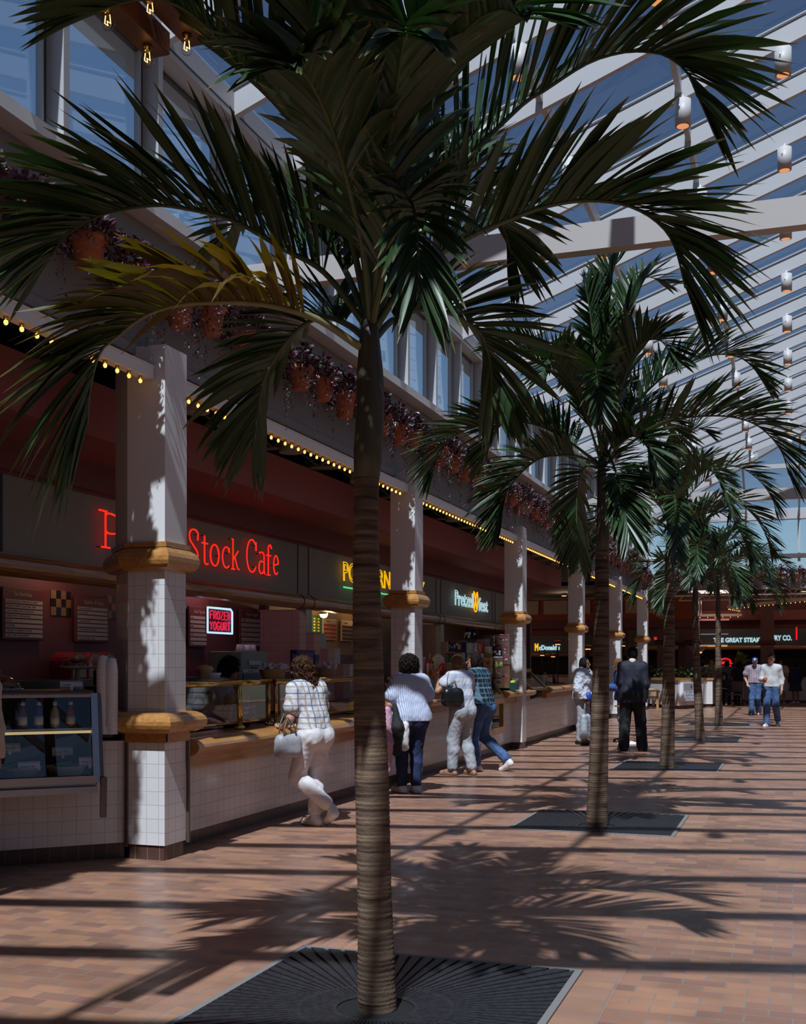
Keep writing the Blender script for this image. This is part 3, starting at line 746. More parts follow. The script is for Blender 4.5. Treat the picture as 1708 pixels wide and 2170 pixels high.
# plates and a tipped bowl on the glass case
p = Vector(on_x(446, 1446, -5.2))
t = thing('serving_plate', 'white oval plate on top of the brass railed glass case', 'plate', p)
MB().lathe([(.001, .01), (.8, .005), (1, .03), (1.02, .032), (.8, .012), (.001, .015)], n=28, sx=.1, sy=.2).build('plate', M_cup, t)
t = thing('bowl', 'small white bowl standing on the oval plate', 'bowl', p + Vector((0, .05, .015)))
MB().lathe([(.05, 0), (.075, .06), (.08, .075), (.07, .07), (.04, .02), (.001, .015)], n=20).build('bowl', M_cup, t)
t = thing('muffin', 'tan muffin leaning behind the small white bowl', 'muffin', p + Vector((-.06, -.0, .02)))
MB().lathe([(.05, 0), (.07, .08), (.085, .1), (.07, .13), (.001, .15)], n=18).build('muffin', mat('muffin_tan', (.42, .27, .12), .7, var=.2), t)
# ------------------------------------------------------------------ brass and glass screens on the low counter
def brass_screen(label, y0, y1, x0, x1, zb, zt, posts, gl=True):
    t = thing('brass_screen', label, 'glass screen', (x0, y0, zb), 'brass and glass screens on the low counter')
    L = y1 - y0
    MB().tube([(0, 0, zt - zb), (0, L, zt - zb)], .028, 12).build('top_rail', M_brass, t)
    MB().tube([(0, 0, .06), (0, L, .06)], .014, 10).build('bottom_rail', M_brass, t)
    for yy in posts:
        mb = MB().tube([(0, yy, 0), (0, yy, zt - zb)], .02, 10); mb.lathe([(.045, 0), (.045, .015), (.025, .03)], (0, yy, 0), 14); mb.build('post', M_brass, t)
    MB().bx(-.004, .004, .02, L - .02, .07, zt - zb - .02).build('glass_pane', G_case, t)
    MB().bx(x1 - x0, -.03, 0, L, zt - zb - .01, zt - zb).build('glass_shelf', G_case, t)
brass_screen('brass railed glass screen right of the first column', 8.42, 9.74, -4.97, -5.45, .935, 1.37, (.03, 1.29))
brass_screen('narrow brass framed gap holding the bread basket', 9.78, 10.46, -5.0, -5.4, .935, 1.37, (.03, .65))
brass_screen('brass railed glass screen behind the woman in plaid', 10.5, 12.9, -4.97, -5.45, .935, 1.37, (.03, 1.2, 2.35))
# bread basket with checked cloth
p = Vector((-5.2, 10.12, .935))
t = thing('bread_basket', 'brown bread basket draped with a blue checked cloth', 'basket', p)
MB().lathe([(.75, 0), (.9, .1), (1, .18), (.9, .17), (.001, .1)], n=24, sx=.14, sy=.26).build('basket', mat('wicker_dark', (.10, .05, .025), .7), t)
M_chkcloth = weave_mat('blue_checked_cloth', (.42, .44, .55), [(.02, .03, .16)], .05, .05, .5)
mb = MB(); n = 40
rings = []
for k, (q, z) in enumerate(((.8, .17), (1.05, .2), (1.1, .16), (1.12, .1), (1.14, .03))):
    rings.append([(q * .14 * math.cos(2 * PI * i / n), q * .26 * math.sin(2 * PI * i / n), z + (0.0 if k < 2 else (k - 1) * .018 * (1 + math.cos(4 * 2 * PI * i / n)))) for i in range(n)])
for k in range(4):
    for i in range(n): mb.add([rings[k][i], rings[k][(i + 1) % n], rings[k + 1][(i + 1) % n], rings[k + 1][i]], [(0, 1, 2, 3)], 0, True)
mb.build('cloth', M_chkcloth, t)
for i in range(4):
    l = thing('bread_loaf', ordn(i) + ' golden loaf from the left standing in the bread basket', 'bread', p + Vector((0, -.16 + .11 * i, .12)), 'loaves in the bread basket')
    MB().lathe([(.001, 0), (.045, .02), (.052, .1), (.05, .17), (.035, .2), (.001, .21)], n=14, sy=1.0).build('loaf', mat('bread_crust', (.34, .16, .05), .7, var=.25, vscale=25), l)
# salads and cakes behind the screens
for i, (yy, kind) in enumerate(((8.75, 'g'), (9.15, 'g'), (9.5, 'g'), (11.0, 'g'), (11.6, 'c'), (12.3, 'c'))):
    b = thing('food_tray' if kind == 'g' else 'cake_plate', ['left', 'middle', 'right'][i % 3] + (' tray of salad behind the left glass screen' if i < 3 else ' dish behind the glass screen by the woman in plaid'), 'tray' if kind == 'g' else 'plate', (-5.3, yy, .935))
    MB().rbox((0, 0, .02), (.26, .3, .04), .015).build('tray', M_steel, b)
    mb = MB(); heap(mb, (0, 0, .04), .12, .05, 40, .02, rnd)
    o = mb.build('food', GREENS if kind == 'g' else mat('cake_cream', (.5, .36, .2), .5, var=.3, vscale=15), b); o['kind'] = 'stuff'
# ------------------------------------------------------------------ popcorn shop
wallbox(XB, XB + .06, 14.6, 20.55, 1.7, 2.72, mat('popcorn_panel', (.22, .12, .05), .5))
M_mgreen = mat('menu_green', (.02, .07, .02), .5); M_yel = mat('letter_yellow', (.55, .42, .03), .5)
pb0 = on_x(640, 1303, -6.96); pb1 = on_x(681, 1342, -6.96)
t = thing('price_board', 'dark green board with rows of yellow prices left of the popcorn menus', 'menu board', (-6.96, pb0[1], pb1[2]))
wd = pb1[1] - pb0[1]; hg = pb0[2] - pb1[2]
MB().rbox((0, wd / 2, hg / 2), (.04, wd, hg), .01).build('board', M_mgreen, t)
for i in range(3):
    for j in range(5): MB().bx(.02, .026, wd * (.3 + .22 * i), wd * (.38 + .22 * i), hg * (.08 + .18 * j), hg * (.17 + .18 * j)).build('price', M_yel, t)
M_mcream = mat('menu_cream', (.42, .32, .18), .6)
menu(682, 712, 1310, 1357, -6.96, 'Popcorn', ['75', 'CARAMEL', '90', '1.25'], 'cream popcorn menu board with red and black bars', M_mcream, mat('menu_red', (.28, .03, .02), .5), M_mgreen)
menu(722, 748, 1314, 1360, -6.96, 'Specials', ['2.00', 'CHEESE', '2.50', '3.00'], 'cream specials menu board beside the trunk of the first palm', M_mcream, mat('menu_black', (.04, .02, .02), .5), M_mgreen)
p = on_x(686, 1303, -6.7)
t = thing('ceiling_or_fill_lamp', 'small glowing lamp over the popcorn menu', 'lamp', (p[0], p[1], p[2] - .05))
MB().lathe([(.03, .13), (.06, .1), (.065, .06)], n=14).build('housing', M_white, t)
MB().lathe([(.001, 0), (.045, .015), (.065, .06), (.001, .06)], n=14).build('bulb', glow('warm_lamp', (1, .72, .32), 7), t)
tag(MB().rbox((-6.82, 17.4, .85), (.4, 5.2, 1.7), .01).build('popcorn_machine', mat('popper_dark', (.10, .025, .02), .4)), 'dark red popcorn cabinet along the back of the popcorn shop', 'cabinet')
lp = bpy.data.lights.new('lamp_glow', 'POINT'); lp.energy = 9; lp.color = (1, .7, .35); lp.shadow_soft_size = .06
lo = bpy.data.objects.new('lamp_glow', lp); COL.objects.link(lo); lo.parent = t; lo.location = (.1, .1, -.06)
# shelf and stacked tins by the third column
YT = 19.65
def tin(px0, px1, py0, py1, Y, label, base, rim, spot, name='popcorn_tin', grass=False, cat='tin', box=False, word=None):
    p0 = on_y(px0, py1, Y); p1 = on_y(px1, py0, Y); r = (p1[0] - p0[0]) / 2; h = p1[2] - p0[2]
    t = thing(name, label, cat, ((p0[0] + p1[0]) / 2, Y, p0[2]), 'stacked popcorn tins')
    if box:
        MB().rbox((0, 0, h / 2), (2 * r, 2 * r, h - .004), .006).build('body', base, t)
    else:
        MB().lathe([(.001, .002), (r * .97, .003), (r * .97, h * .9), (r, h * .9), (r, h * .985), (r * .96, h - .003), (.001, h - .003)], n=26).build('body', base, t)
        MB().lathe([(r * 1.01, h * .9), (r * 1.01, h * .98)], n=26).build('lid_rim', rim, t)
    if spot:
        rg = random.Random(label)
        mb = MB()
        for k in range(7 if not grass else 18):
            a = rg.uniform(-2.6, -.5); z = h * (rg.uniform(.2, .7) if not grass else rg.uniform(.05, .25)); s = rg.uniform(.012, .035)
            q = r * 1.0
            c = (q * math.cos(a), q * math.sin(a), z) if not box else (rg.uniform(-r * .7, r * .7), -r, z)
            mb.ball(c, (s, s * .2, s * (1 if not grass else 1.4)), 6)
        mb.build('printed_picture', spot, t)
    if word:
        text('writing', word, h * .5, M_white, t, (WORLD_LOC(t).x + r * .45, Y - r - .003, p0[2] + h * .08), (0, 0, 1), (-1, 0, 0), .001, width=h * .8)
    return t
TW = mat('tin_white', (.58, .57, .58), .3); TN = mat('tin_navy', (.02, .02, .05), .3); TB = mat('tin_blue', (.10, .13, .28), .3); TLB = mat('tin_pale_blue', (.33, .42, .62), .3)
TR = mat('tin_red', (.45, .02, .03), .3); TT = mat('tin_tan', (.40, .23, .10), .4); TG = mat('tin_grey', (.36, .34, .35), .3); TK = mat('tin_teal', (.10, .28, .26), .3)
SP1 = mat('print_mix', (.28, .16, .18), .5, var=.8, vscale=40); SP2 = mat('print_green', (.16, .22, .06), .5); SP3 = mat('print_pale', (.6, .6, .6), .5); SP4 = mat('print_brown', (.2, .05, .03), .5)
tin(985, 1011, 1331, 1354, 19.3, 'navy tin in clear wrap at the very top of the tin stack', TN, TN, SP3)
tin(1008, 1038, 1353, 1371, 19.3, 'grey tin beside the navy tin, second layer of the stack', TG, TN, SP1)
tin(1024, 1049, 1346, 1369, 19.75, 'dark-topped white tin behind the grey tin', TG, TR, SP1)
tin(1050, 1079, 1344, 1367, 19.6, 'white red-rimmed tin on top of the right-hand column of tins', TW, TR, SP1)
tin(1050, 1079, 1368, 1390, 19.6, 'white red-rimmed tin in the middle of the right-hand column of tins', TW, TR, SP1)
tin(1052, 1080, 1391, 1408, 19.6, 'white tin with a blue print lowest in the right-hand column', TW, TR, SP1)
tin(1052, 1080, 1408.5, 1432, 19.66, 'white tin right behind the yellow sign card', TW, TR, None)
tin(1052, 1080, 1432.5, 1458, 19.66, 'white tin at the foot of the column behind the green box', TW, TR, None)
tin(1024, 1043, 1369.5, 1432, 19.8, 'tall grey tin hidden behind the grass tins', TG, TN, None)
tin(950, 970, 1358, 1382, 19.2, 'left one of two blue canisters with white arches', TB, TR, SP3)
tin(971, 989, 1358, 1382, 19.2, 'right one of two blue canisters with white arches', TB, TG, SP3)
tin(945, 962, 1383, 1404, 19.2, 'dark teal canister under the blue canisters', TK, TR, SP1)
tin(990, 1004, 1362, 1384, 19.0, 'pale blue square tin on the top row, left of two', TLB, TR, SP3, box=True)
tin(1004.5, 1013, 1362, 1384, 19.0, 'narrow pale blue square tin on the top row, right of two', TLB, TR, SP3, box=True)
tin(1014, 1023, 1363, 1384, 19.0, 'red square tin with white lettering on the top row', TR, TR, None, box=True, word='Coke')
tin(1023.5, 1042, 1370, 1392, 19.1, 'white tin with grass print right of the red square tin', TW, TW, SP2, grass=True)
tin(1043, 1065, 1373, 1391, 19.2, 'dark tin with white penguin shapes', TN, TN, SP3)
tin(1042, 1065, 1391.5, 1412, 19.2, 'white tin with grass print under the dark penguin tin', TW, TW, SP2, grass=True)
tin(991, 1000, 1384.5, 1404, 19.0, 'pale blue square tin on the middle row', TLB, TR, SP3, box=True)
tin(1001, 1012.5, 1384.5, 1404, 19.0, 'teal square tin on the middle row', mat('tin_aqua', (.22, .42, .42), .3), TR, SP1, box=True)
tin(1013, 1017, 1384.5, 1404, 19.0, 'narrow red square tin with white lettering on the middle row', TR, TR, None, box=True, word='Coke')
tin(1018, 1025.5, 1384.5, 1404, 19.0, 'pale blue square tin at the right end of the middle row', TLB, TR, SP3, box=True)
for i in range(4):
    tin(992 + 8.4 * i, 1000 + 8.4 * i, 1404.5, 1429, 19.0, ordn(i) + ' small tan square tin from the left on the bottom row', TT if i < 3 else TG, TT, SP4, box=True)
tin(1026, 1042, 1392.5, 1411, 19.0, 'tan tin with brown print, upper of two', TT, TT, SP4, box=True)
tin(1026, 1042, 1411.5, 1430, 19.0, 'tan tin with brown print, lower of two', TT, TT, SP4, box=True)
tin(1043, 1064, 1413, 1435, 19.2, 'grey tin under the grass tin', TG, TN, SP1)
tin(1043, 1064, 1436, 1458, 19.2, 'grey tin at the foot of the round tins', TG, TN, SP1)
tag(MB().bx(-5.95, -5.12, 18.75, 19.95, 1.085, 1.36).build('tin_shelf', M_wood), 'oak shelf carrying the rows of square tins', 'shelf')
def wbox(name, label, cat, c, s, m, rz=0): return tag(MB().rbox(c, s, .008, rz).build(name, m), label, cat)
# items on the popcorn counter
p = on_y(928, 1432, 17.6); q = on_y(928, 1385, 17.6)
t = thing('popcorn_bag', 'clear bag of white popcorn on the popcorn counter', 'bag', p)
h = q[2] - p[2]
MB().lathe([(.001, 0), (.09, .01), (.105, h * .4), (.1, h * .8), (.06, h * .93), (.03, h * .95), (.045, h), (.001, h * .97)], n=20).build('bag', mat('popcorn', (.5, .46, .38), .6, var=.35, vscale=45, bump=1, bscale=60), t)
p = on_y(910, 1431, 17.5)
t = thing('drink_cup', 'large red and white striped cup with straw on the popcorn counter', 'cup', p)
MB().lathe([(.05, 0), (.06, .2), (.001, .2)], n=18).build('cup', weave_mat('red_white_stripe', (.55, .52, .5), [(.5, .03, .03)], .07, .07, .5, .5, False, True), t)
MB().lathe([(.064, .2), (.064, .215), (.045, .24), (.001, .25)], n=18).build('lid', TR, t)
MB().tube([(0, 0, .24), (.01, 0, .35)], .006, 6).build('straw', M_white, t)
p = on_y(896, 1431, 17.5); t = thing('drink_cup', 'grey lidded cup left of the striped cup', 'cup', p)
MB().lathe([(.05, 0), (.055, .24), (.001, .24)], n=18).build('cup', TG, t); MB().lathe([(.056, .24), (.05, .29), (.001, .3)], n=18).build('lid', mat('lid_clear', (.4, .4, .42), .2), t)
p = on_y(921, 1431, 17.4); t = thing('popcorn_carton', 'small red printed carton by the striped cup', 'carton', p)
MB().rbox((0, 0, .05), (.08, .07, .1), .004).build('carton', mat('carton_red', (.45, .12, .1), .5, var=.4, vscale=30), t)
p = on_y(938, 1431, 17.4); t = thing('popcorn_carton', 'round red snack pack held near the raised hand', 'carton', p)
MB().lathe([(.001, 0), (.05, .03), (.07, .1), (.05, .18), (.001, .2)], n=16, sy=.6).build('pack', TR, t)
p = on_y(887, 1432, 17.5); wbox('snack_box', 'pale grey box left of the grey lidded cup', 'box', (p[0], p[1], p[2] + .07), (.12, .1, .14), TG)
t = thing('popcorn_counter', 'oak topped inner counter carrying popcorn bag and cups', 'counter', (-5.6, 17.55, 0))
MB().bx(-.55, .18, -.35, .35, 1.3, 1.345).build('top', M_wood, t); MB().bx(-.5, .15, -.3, .3, 1.085, 1.3).build('body', M_white, t)
p = on_x(826, 1462, -5.3); t = thing('napkin_heap', 'heap of white napkins and straws left of the woman in stripes', 'napkins', (-5.3, p[1], 1.085))
mb = MB()
for k in range(22):
    a = rnd.random() * 6.28; c = Vector((rnd.uniform(-.1, .1), rnd.uniform(-.1, .1), rnd.uniform(.01, .1))); e = Vector((math.cos(a), math.sin(a), rnd.uniform(-.2, .3))) * .09; g = Vector((-math.sin(a), math.cos(a), rnd.uniform(-.3, .4))) * .08
    mb.add([c - e - g, c + e - g, c + e + g, c - e + g], [(0, 1, 2, 3)])
mb.build('napkins', M_cup, t)
mb = MB()
for k in range(9): a = rnd.uniform(-.5, .5); mb.tube([(0, 0, .05), (.12 * a, -.1 * abs(a) - .02, .2)], .004, 5)
mb.build('straws', M_cup, t)
# slanted brass framed glass cases
def slant_case(label, y0, y1, zb, zt, cab):
    t = thing('slant_case', label, 'display case', (-4.87, y0, 0), 'slanted glass cases')
    L = y1 - y0; a = (.12, zb); b = (-.28, zt)
    fr = MB()
    for yy in (.03, L - .03): fr.bar((a[0], yy, a[1]), (b[0], yy, b[1]), .06, .05)
    fr.bar((a[0], 0, a[1]), (a[0], L, a[1]), .06, .05); fr.bar((b[0], 0, b[1]), (b[0], L, b[1]), .16, .07)
    fr.build('frame', mat('satin_brass', (.40, .27, .10), .3, .8), t)
    MB().add([(a[0], .05, a[1]), (a[0], L - .05, a[1]), (b[0], L - .05, b[1]), (b[0], .05, b[1])], [(0, 1, 2, 3)]).build('glass_top', glass('case_glass_mirror', (.5, .52, .5), .16), t)
    MB().bx(-.3, .1, .02, L - .02, zb - .02, zb).build('floor_tray', M_brass, t)
    mb = MB(); heap(mb, (-.1, L / 2, zb + .03), .16, .06, 16, .04, rnd); mb.build('pretzels', mat('pretzel_brown', (.3, .12, .03), .5), t)
    if cab:
        z0, z1 = .36, zb - .03
        MB().bx(-.02, .15, 0, L, z1 - .1, z1).build('top_rail', M_wood, t); MB().bx(-.02, .15, 0, L, z0, z0 + .1).build('bottom_rail', M_wood, t)
        for yy in (0, L / 2 - .04, L - .08): MB().bx(-.02, .14, yy, yy + .08, z0 + .1, z1 - .1).build('stile', M_brass, t)
        MB().bx(.1, .105, .06, L - .06, z0 + .08, z1 - .08).build('glass_front', G_case, t)
        MB().bx(-.01, .0, .06, L - .06, z0 + .08, z1 - .08).build('backing', mat('cab_backing', (.30, .22, .2), .5), t)
    return t
slant_case('slanted brass framed glass case above a two-pane cabinet, right of the man in plaid', 17.3, 19.25, 1.0, 1.4, True)
slant_case('slanted brass framed glass case between the third column and the counter end', 21.55, 22.95, 1.05, 1.42, False)
p = on_y(1083, 1459, 19.85)
t = thing('donation_box', 'dark green slanted box with yellow print in front of the third column', 'box', (p[0] - .02, 19.85, 1.09))
MB().add([(-.14, -.15, 0), (.14, -.15, 0), (.14, .12, 0), (-.14, .12, 0), (-.14, -.15, .12), (.14, -.15, .12), (.14, .12, .2), (-.14, .12, .2)], [(0, 3, 2, 1), (4, 5, 6, 7), (0, 1, 5, 4), (1, 2, 6, 5), (2, 3, 7, 6), (3, 0, 4, 7)]).build('box', mat('box_green', (.01, .05, .045), .35), t)
MB().add([(-.1, -.12, .131), (.1, -.12, .131), (.1, 0, .167), (-.1, 0, .167)], [(0, 1, 2, 3)]).build('print', M_yel, t)
p0 = on_y(1066, 1433, 19.9); p1 = on_y(1083, 1406, 19.9)
t = thing('counter_sign', 'yellow sign card with a red corner standing by the third column', 'sign', ((p0[0] + p1[0]) / 2, 19.9, 1.29))
hw = (p1[0] - p0[0]) / 2; hh = p1[2] - 1.29
MB().rbox((0, 0, hh / 2), (2 * hw, .01, hh), .004).build('card', mat('sign_yellow', (.48, .48, .10), .6), t)
MB().bx(0, hw * .9, -.008, -.005, hh * .7, hh * .92).build('red_patch', TR, t)
MB().bx(-.03, .03, -.02, .02, -.2, 0).build('stand', M_black, t)
# end of the tiled counter, condiment bottles
for i, (px, c) in enumerate(((1157, (.5, .45, .05)), (1176, (.4, .05, .05)))):
    p = on_x(px, 1452, -5.3)
    t = thing('sauce_bottle', ['yellow mustard bottle near the counter end', 'red ketchup bottle near the counter end'][i], 'bottle', (-5.3, p[1], 1.085))
    MB().lathe([(.001, 0), (.035, .005), (.035, .15), (.02, .18), (.008, .2), (.004, .25), (.001, .25)], n=14).build('bottle', mat('sauce_%d' % i, c, .35), t)
p = on_x(1147, 1452, -5.4); wbox('napkin_box', 'pale napkin box beside the mustard bottle', 'box', (-5.4, p[1], 1.19), (.2, .5, .21), TG)
# ================================================================== NEON
def arc(cx, cy, rx, ry, a0, a1, n=10): return [(cx + rx * math.cos(math.radians(a0 + (a1 - a0) * i / n)), cy + ry * math.sin(math.radians(a0 + (a1 - a0) * i / n))) for i in range(n + 1)]
STK = {   # single-stroke letter paths (width, strokes)
 'P': (.5, [[(.04, 0), (.22, 0)], [(.13, 0), (.13, 1)], [(.0, 1), (.16, 1)], [(.13, .90)] + arc(.22, .68, .26, .28, 100, -100, 12) + [(.15, .45)]]),
 'S': (.55, [arc(.3, .82, .2, .2, 20, 200, 10) + [(.14, .65), (.4, .4)] + arc(.27, .22, .2, .24, 30, -170, 10), [(.47, .88), (.47, .7)]]),
 't': (.32, [[(.16, .9), (.16, .12)] + arc(.25, .12, .09, .12, 180, 320, 6), [(.04, .66), (.3, .66)]]),
 'o': (.5, [arc(.25, .34, .2, .34, 0, 360, 20)]),
 'c': (.42, [[(.38, .66), (.38, .5)], arc(.25, .34, .19, .34, 50, 310, 14)]),
 'k': (.42, [[(.02, .98), (.1, 1.0), (.1, .02)], [(.02, 0), (.18, 0)], [(.36, .62), (.1, .3)], [(.19, .4), (.34, .02), (.42, .02)]]),
 'C': (.68, [arc(.36, .5, .3, .5, 45, 320, 18), [(.6, .95), (.6, .68)]]),
 'a': (.42, [arc(.2, .58, .15, .1, 160, 0, 8) + [(.35, .1), (.4, 0)], arc(.19, .2, .15, .2, 60, 330, 12)]),
 'f': (.34, [arc(.23, .82, .1, .14, 10, 180, 8) + [(.13, .02)], [(.02, .62), (.28, .62)], [(.04, 0), (.24, 0)]]),
 'e': (.42, [[(.07, .34), (.36, .4)] + arc(.22, .36, .15, .3, 10, 310, 16)]),
 'F': (.5, [[(.08, 0), (.08, 1), (.45, 1)], [(.08, .55), (.38, .55)]]), 'R': (.5, [[(.08, 0), (.08, 1)] + arc(.26, .75, .18, .25, 90, -90, 8) + [(.08, .5)], [(.22, .5), (.45, 0)]]),
 'O': (.5, [arc(.25, .5, .2, .5, 0, 360, 20)]), 'Z': (.5, [[(.06, 1), (.44, 1), (.06, 0), (.44, 0)]]), 'E': (.48, [[(.42, 1), (.08, 1), (.08, 0), (.42, 0)], [(.08, .52), (.36, .52)]]),
 'N': (.52, [[(.08, 0), (.08, 1), (.44, 0), (.44, 1)]]), 'Y': (.5, [[(.05, 1), (.25, .5), (.45, 1)], [(.25, .5), (.25, 0)]]), 'G': (.52, [arc(.26, .5, .2, .5, 50, 350, 16) + [(.46, .45), (.3, .45)]]),
 'U': (.5, [[(.08, 1), (.08, .25)] + arc(.25, .25, .17, .25, 180, 360, 8) + [(.42, 1)]]), 'T': (.5, [[(.05, 1), (.45, 1)], [(.25, 1), (.25, 0)]]),
}
def neon(t, s, origin, ex, ey, H, W, m, r=.009, gap=.06, stand=None):
    ex = Vector(ex); ey = Vector(ey); ez = ex.cross(ey); o = Vector(origin) - WORLD_LOC(t)
    tot = sum(STK[c][0] + gap if c != ' ' else .35 for c in s) - gap; kx = W / tot; x = 0
    for c in s:
        if c == ' ': x += .35; continue
        wd, st = STK[c]; mb = MB(); HB = []
        for p in st:
            pts = [o + ex * ((x + a) * kx) + ey * (b * H) for a, b in p]
            mb.tube(pts, r, 6)
            HB.append([pts[0], pts[-1]])
        l = mb.build('letter', m, t)
        
        for pr_ in HB[:1] if stand else []:
            for q in pr_: MB().tube([q, q - ez * stand], .006, 5).build('support', M_black, l)
        x += wd + gap
N_red = glow('neon_red', (1.0, .016, .006), 1.5); N_yel = glow('neon_yellow', (1.0, .52, .003), 1.0); N_grn = glow('neon_green', (.12, .75, .28), .9)
N_wht = glow('neon_pale', (.52, .80, .86), .8); N_blu = glow('neon_blue', (.10, .35, 1.0), 1.1); N_ice = glow('neon_ice', (.55, .75, 1.0), 1.1); N_pur = glow('neon_violet', (.8, .10, .6), 1.0); N_fry = glow('neon_crimson', (.9, .02, .08), .8)
XS = -6.30
t = thing('neon_sign', 'red single-stroke neon sign on the grey band beside the first column', 'neon sign', (XS, 11.1, 2.68))
neon(t, 'P', (XS, 9.40, 2.68), (0, 1, 0), (0, 0, 1), .35, .42, N_red, stand=.05)
neon(t, 'Stock', (XS, 11.08, 2.68), (0, 1, 0), (0, 0, 1), .36, 1.25, N_red, stand=.05)
neon(t, 'Cafe', (XS, 12.5, 2.68), (0, 1, 0), (0, 0, 1), .40, .95, N_red, stand=.05)
t = thing('neon_sign', 'yellow outlined neon sign with a green underline half hidden by the first palm', 'neon sign', (XS, 15.7, 2.69))
text('lettering', 'POPCORN', .40, N_yel, t, (XS, 15.68, 2.79), (0, 1, 0), (0, 0, 1), outline=.0065, width=2.08)
text('end_letter', 'Y', .34, N_yel, t, (XS, 19.32, 2.79), (0, 1, 0), (0, 0, 1), outline=.0065, width=.3)
MB().tube([(0, 0, 0), (0, 2.15, 0)], .013, 8).build('underline', N_grn, t)
t = thing('neon_sign', 'pale blue neon sign with a yellow pretzel between its two words', 'neon sign', (XS, 21.5, 2.66))
text('first_word', 'Pretzel', .42, N_wht, t, (XS, 21.58, 2.72), (0, 1, 0), (0, 0, 1), outline=.008, width=1.32)
text('second_word', 'fest', .40, N_wht, t, (XS, 23.36, 2.68), (0, 1, 0), (0, 0, 1), outline=.008, width=.78)
half = [(-.09, -.15), (-.045, -.05), (.0, .03), (.05, .11), (.085, .18), (.135, .20), (.175, .12), (.175, 0), (.14, -.13), (.075, -.195), (.0, -.215)]
mb = MB(); mb.tube([(0, 1.62 + a, .2 + c) for a, c in half] + [(0, 1.62 - a, .2 + c) for a, c in half[::-1]][1:], .014, 8)
mb.build('pretzel_emblem', N_yel, t)
# hanging frozen yogurt sign
XH = -6.55
p0 = on_x(440, 1340, XH); p1 = on_x(492, 1292, XH)
t = thing('hanging_neon_sign', 'hanging neon sign in crimson letters with a pale blue border', 'neon sign', (XH, p0[1], p0[2])); wd = p1[1] - p0[1]; hg = p1[2] - p0[2]
MB().bx(-.03, -.02, 0, wd, 0, hg).build('backing', mat('sign_back', (.03, .01, .015), .4), t)
MB().tube([(0, 0, 0), (0, wd, 0), (0, wd, hg * .9), (0, wd * .93, hg), (0, 0, hg)], .013, 8, closed=True).build('border', N_ice, t)
neon(t, 'FROZEN', (XH, p0[1] + wd * .08, p0[2] + hg * .55), (0, 1, 0), (0, 0, 1), hg * .32, wd * .84, N_fry, .0085)
neon(t, 'YOGURT', (XH, p0[1] + wd * .08, p0[2] + hg * .12), (0, 1, 0), (0, 0, 1), hg * .32, wd * .84, N_fry, .0085)
for yy in (.1, .9): MB().tube([(-.01, wd * yy, hg), (-.01, wd * yy, 2.72 - p0[2])], .003, 5).build('chain', M_black, t)
p0 = on_x(436, 1270, -6.6); p1 = on_x(492, 1275, -6.6)
t = thing('neon_tube', 'short violet neon tube above the hanging sign', 'neon tube', (-6.6, p0[1], 2.6))
MB().tube([(0, 0, 0), (0, p1[1] - p0[1], 0)], .016, 8).build('tube', N_pur, t)
for k in (.05, .95): MB().tube([(0, (p1[1] - p0[1]) * k, 0), (0, (p1[1] - p0[1]) * k, .12)], .01, 6).build('bracket', M_white, t)

for (x, y, e, c) in ((-6.72, 9.6, 4.5, (1, .62, .45)), (-6.72, 12.6, 7, (1, .55, .6)), (-6.72, 17.6, 5, (1, .75, .45)), (-6.72, 22.5, 4, (1, .75, .5))):  # fill lamps added to brighten the shop interiors
    t = thing('ceiling_or_fill_lamp', {9.6: 'added fill lamp over the sandwich counter', 12.6: 'added fill lamp over the yogurt machine', 17.6: 'added fill lamp in the popcorn shop', 22.5: 'added fill lamp behind the tin stack'}[y], 'lamp', (x, y, 2.69))
    MB().lathe([(.09, .03), (.1, .0), (.08, .0), (.075, .025), (.001, .026)], n=16).build('rim', M_white, t)
    MB().lathe([(.001, .012), (.07, .012), (.07, .02), (.001, .021)], n=16).build('lens', glow('fill_lamp_lens', (1, .72, .42), 3), t)
    lp = bpy.data.lights.new('lamp_glow', 'POINT'); lp.energy = e; lp.color = c; lp.shadow_soft_size = .08
    lo = bpy.data.objects.new('lamp_glow', lp); COL.objects.link(lo); lo.parent = t; lo.location = (0, 0, -.1)
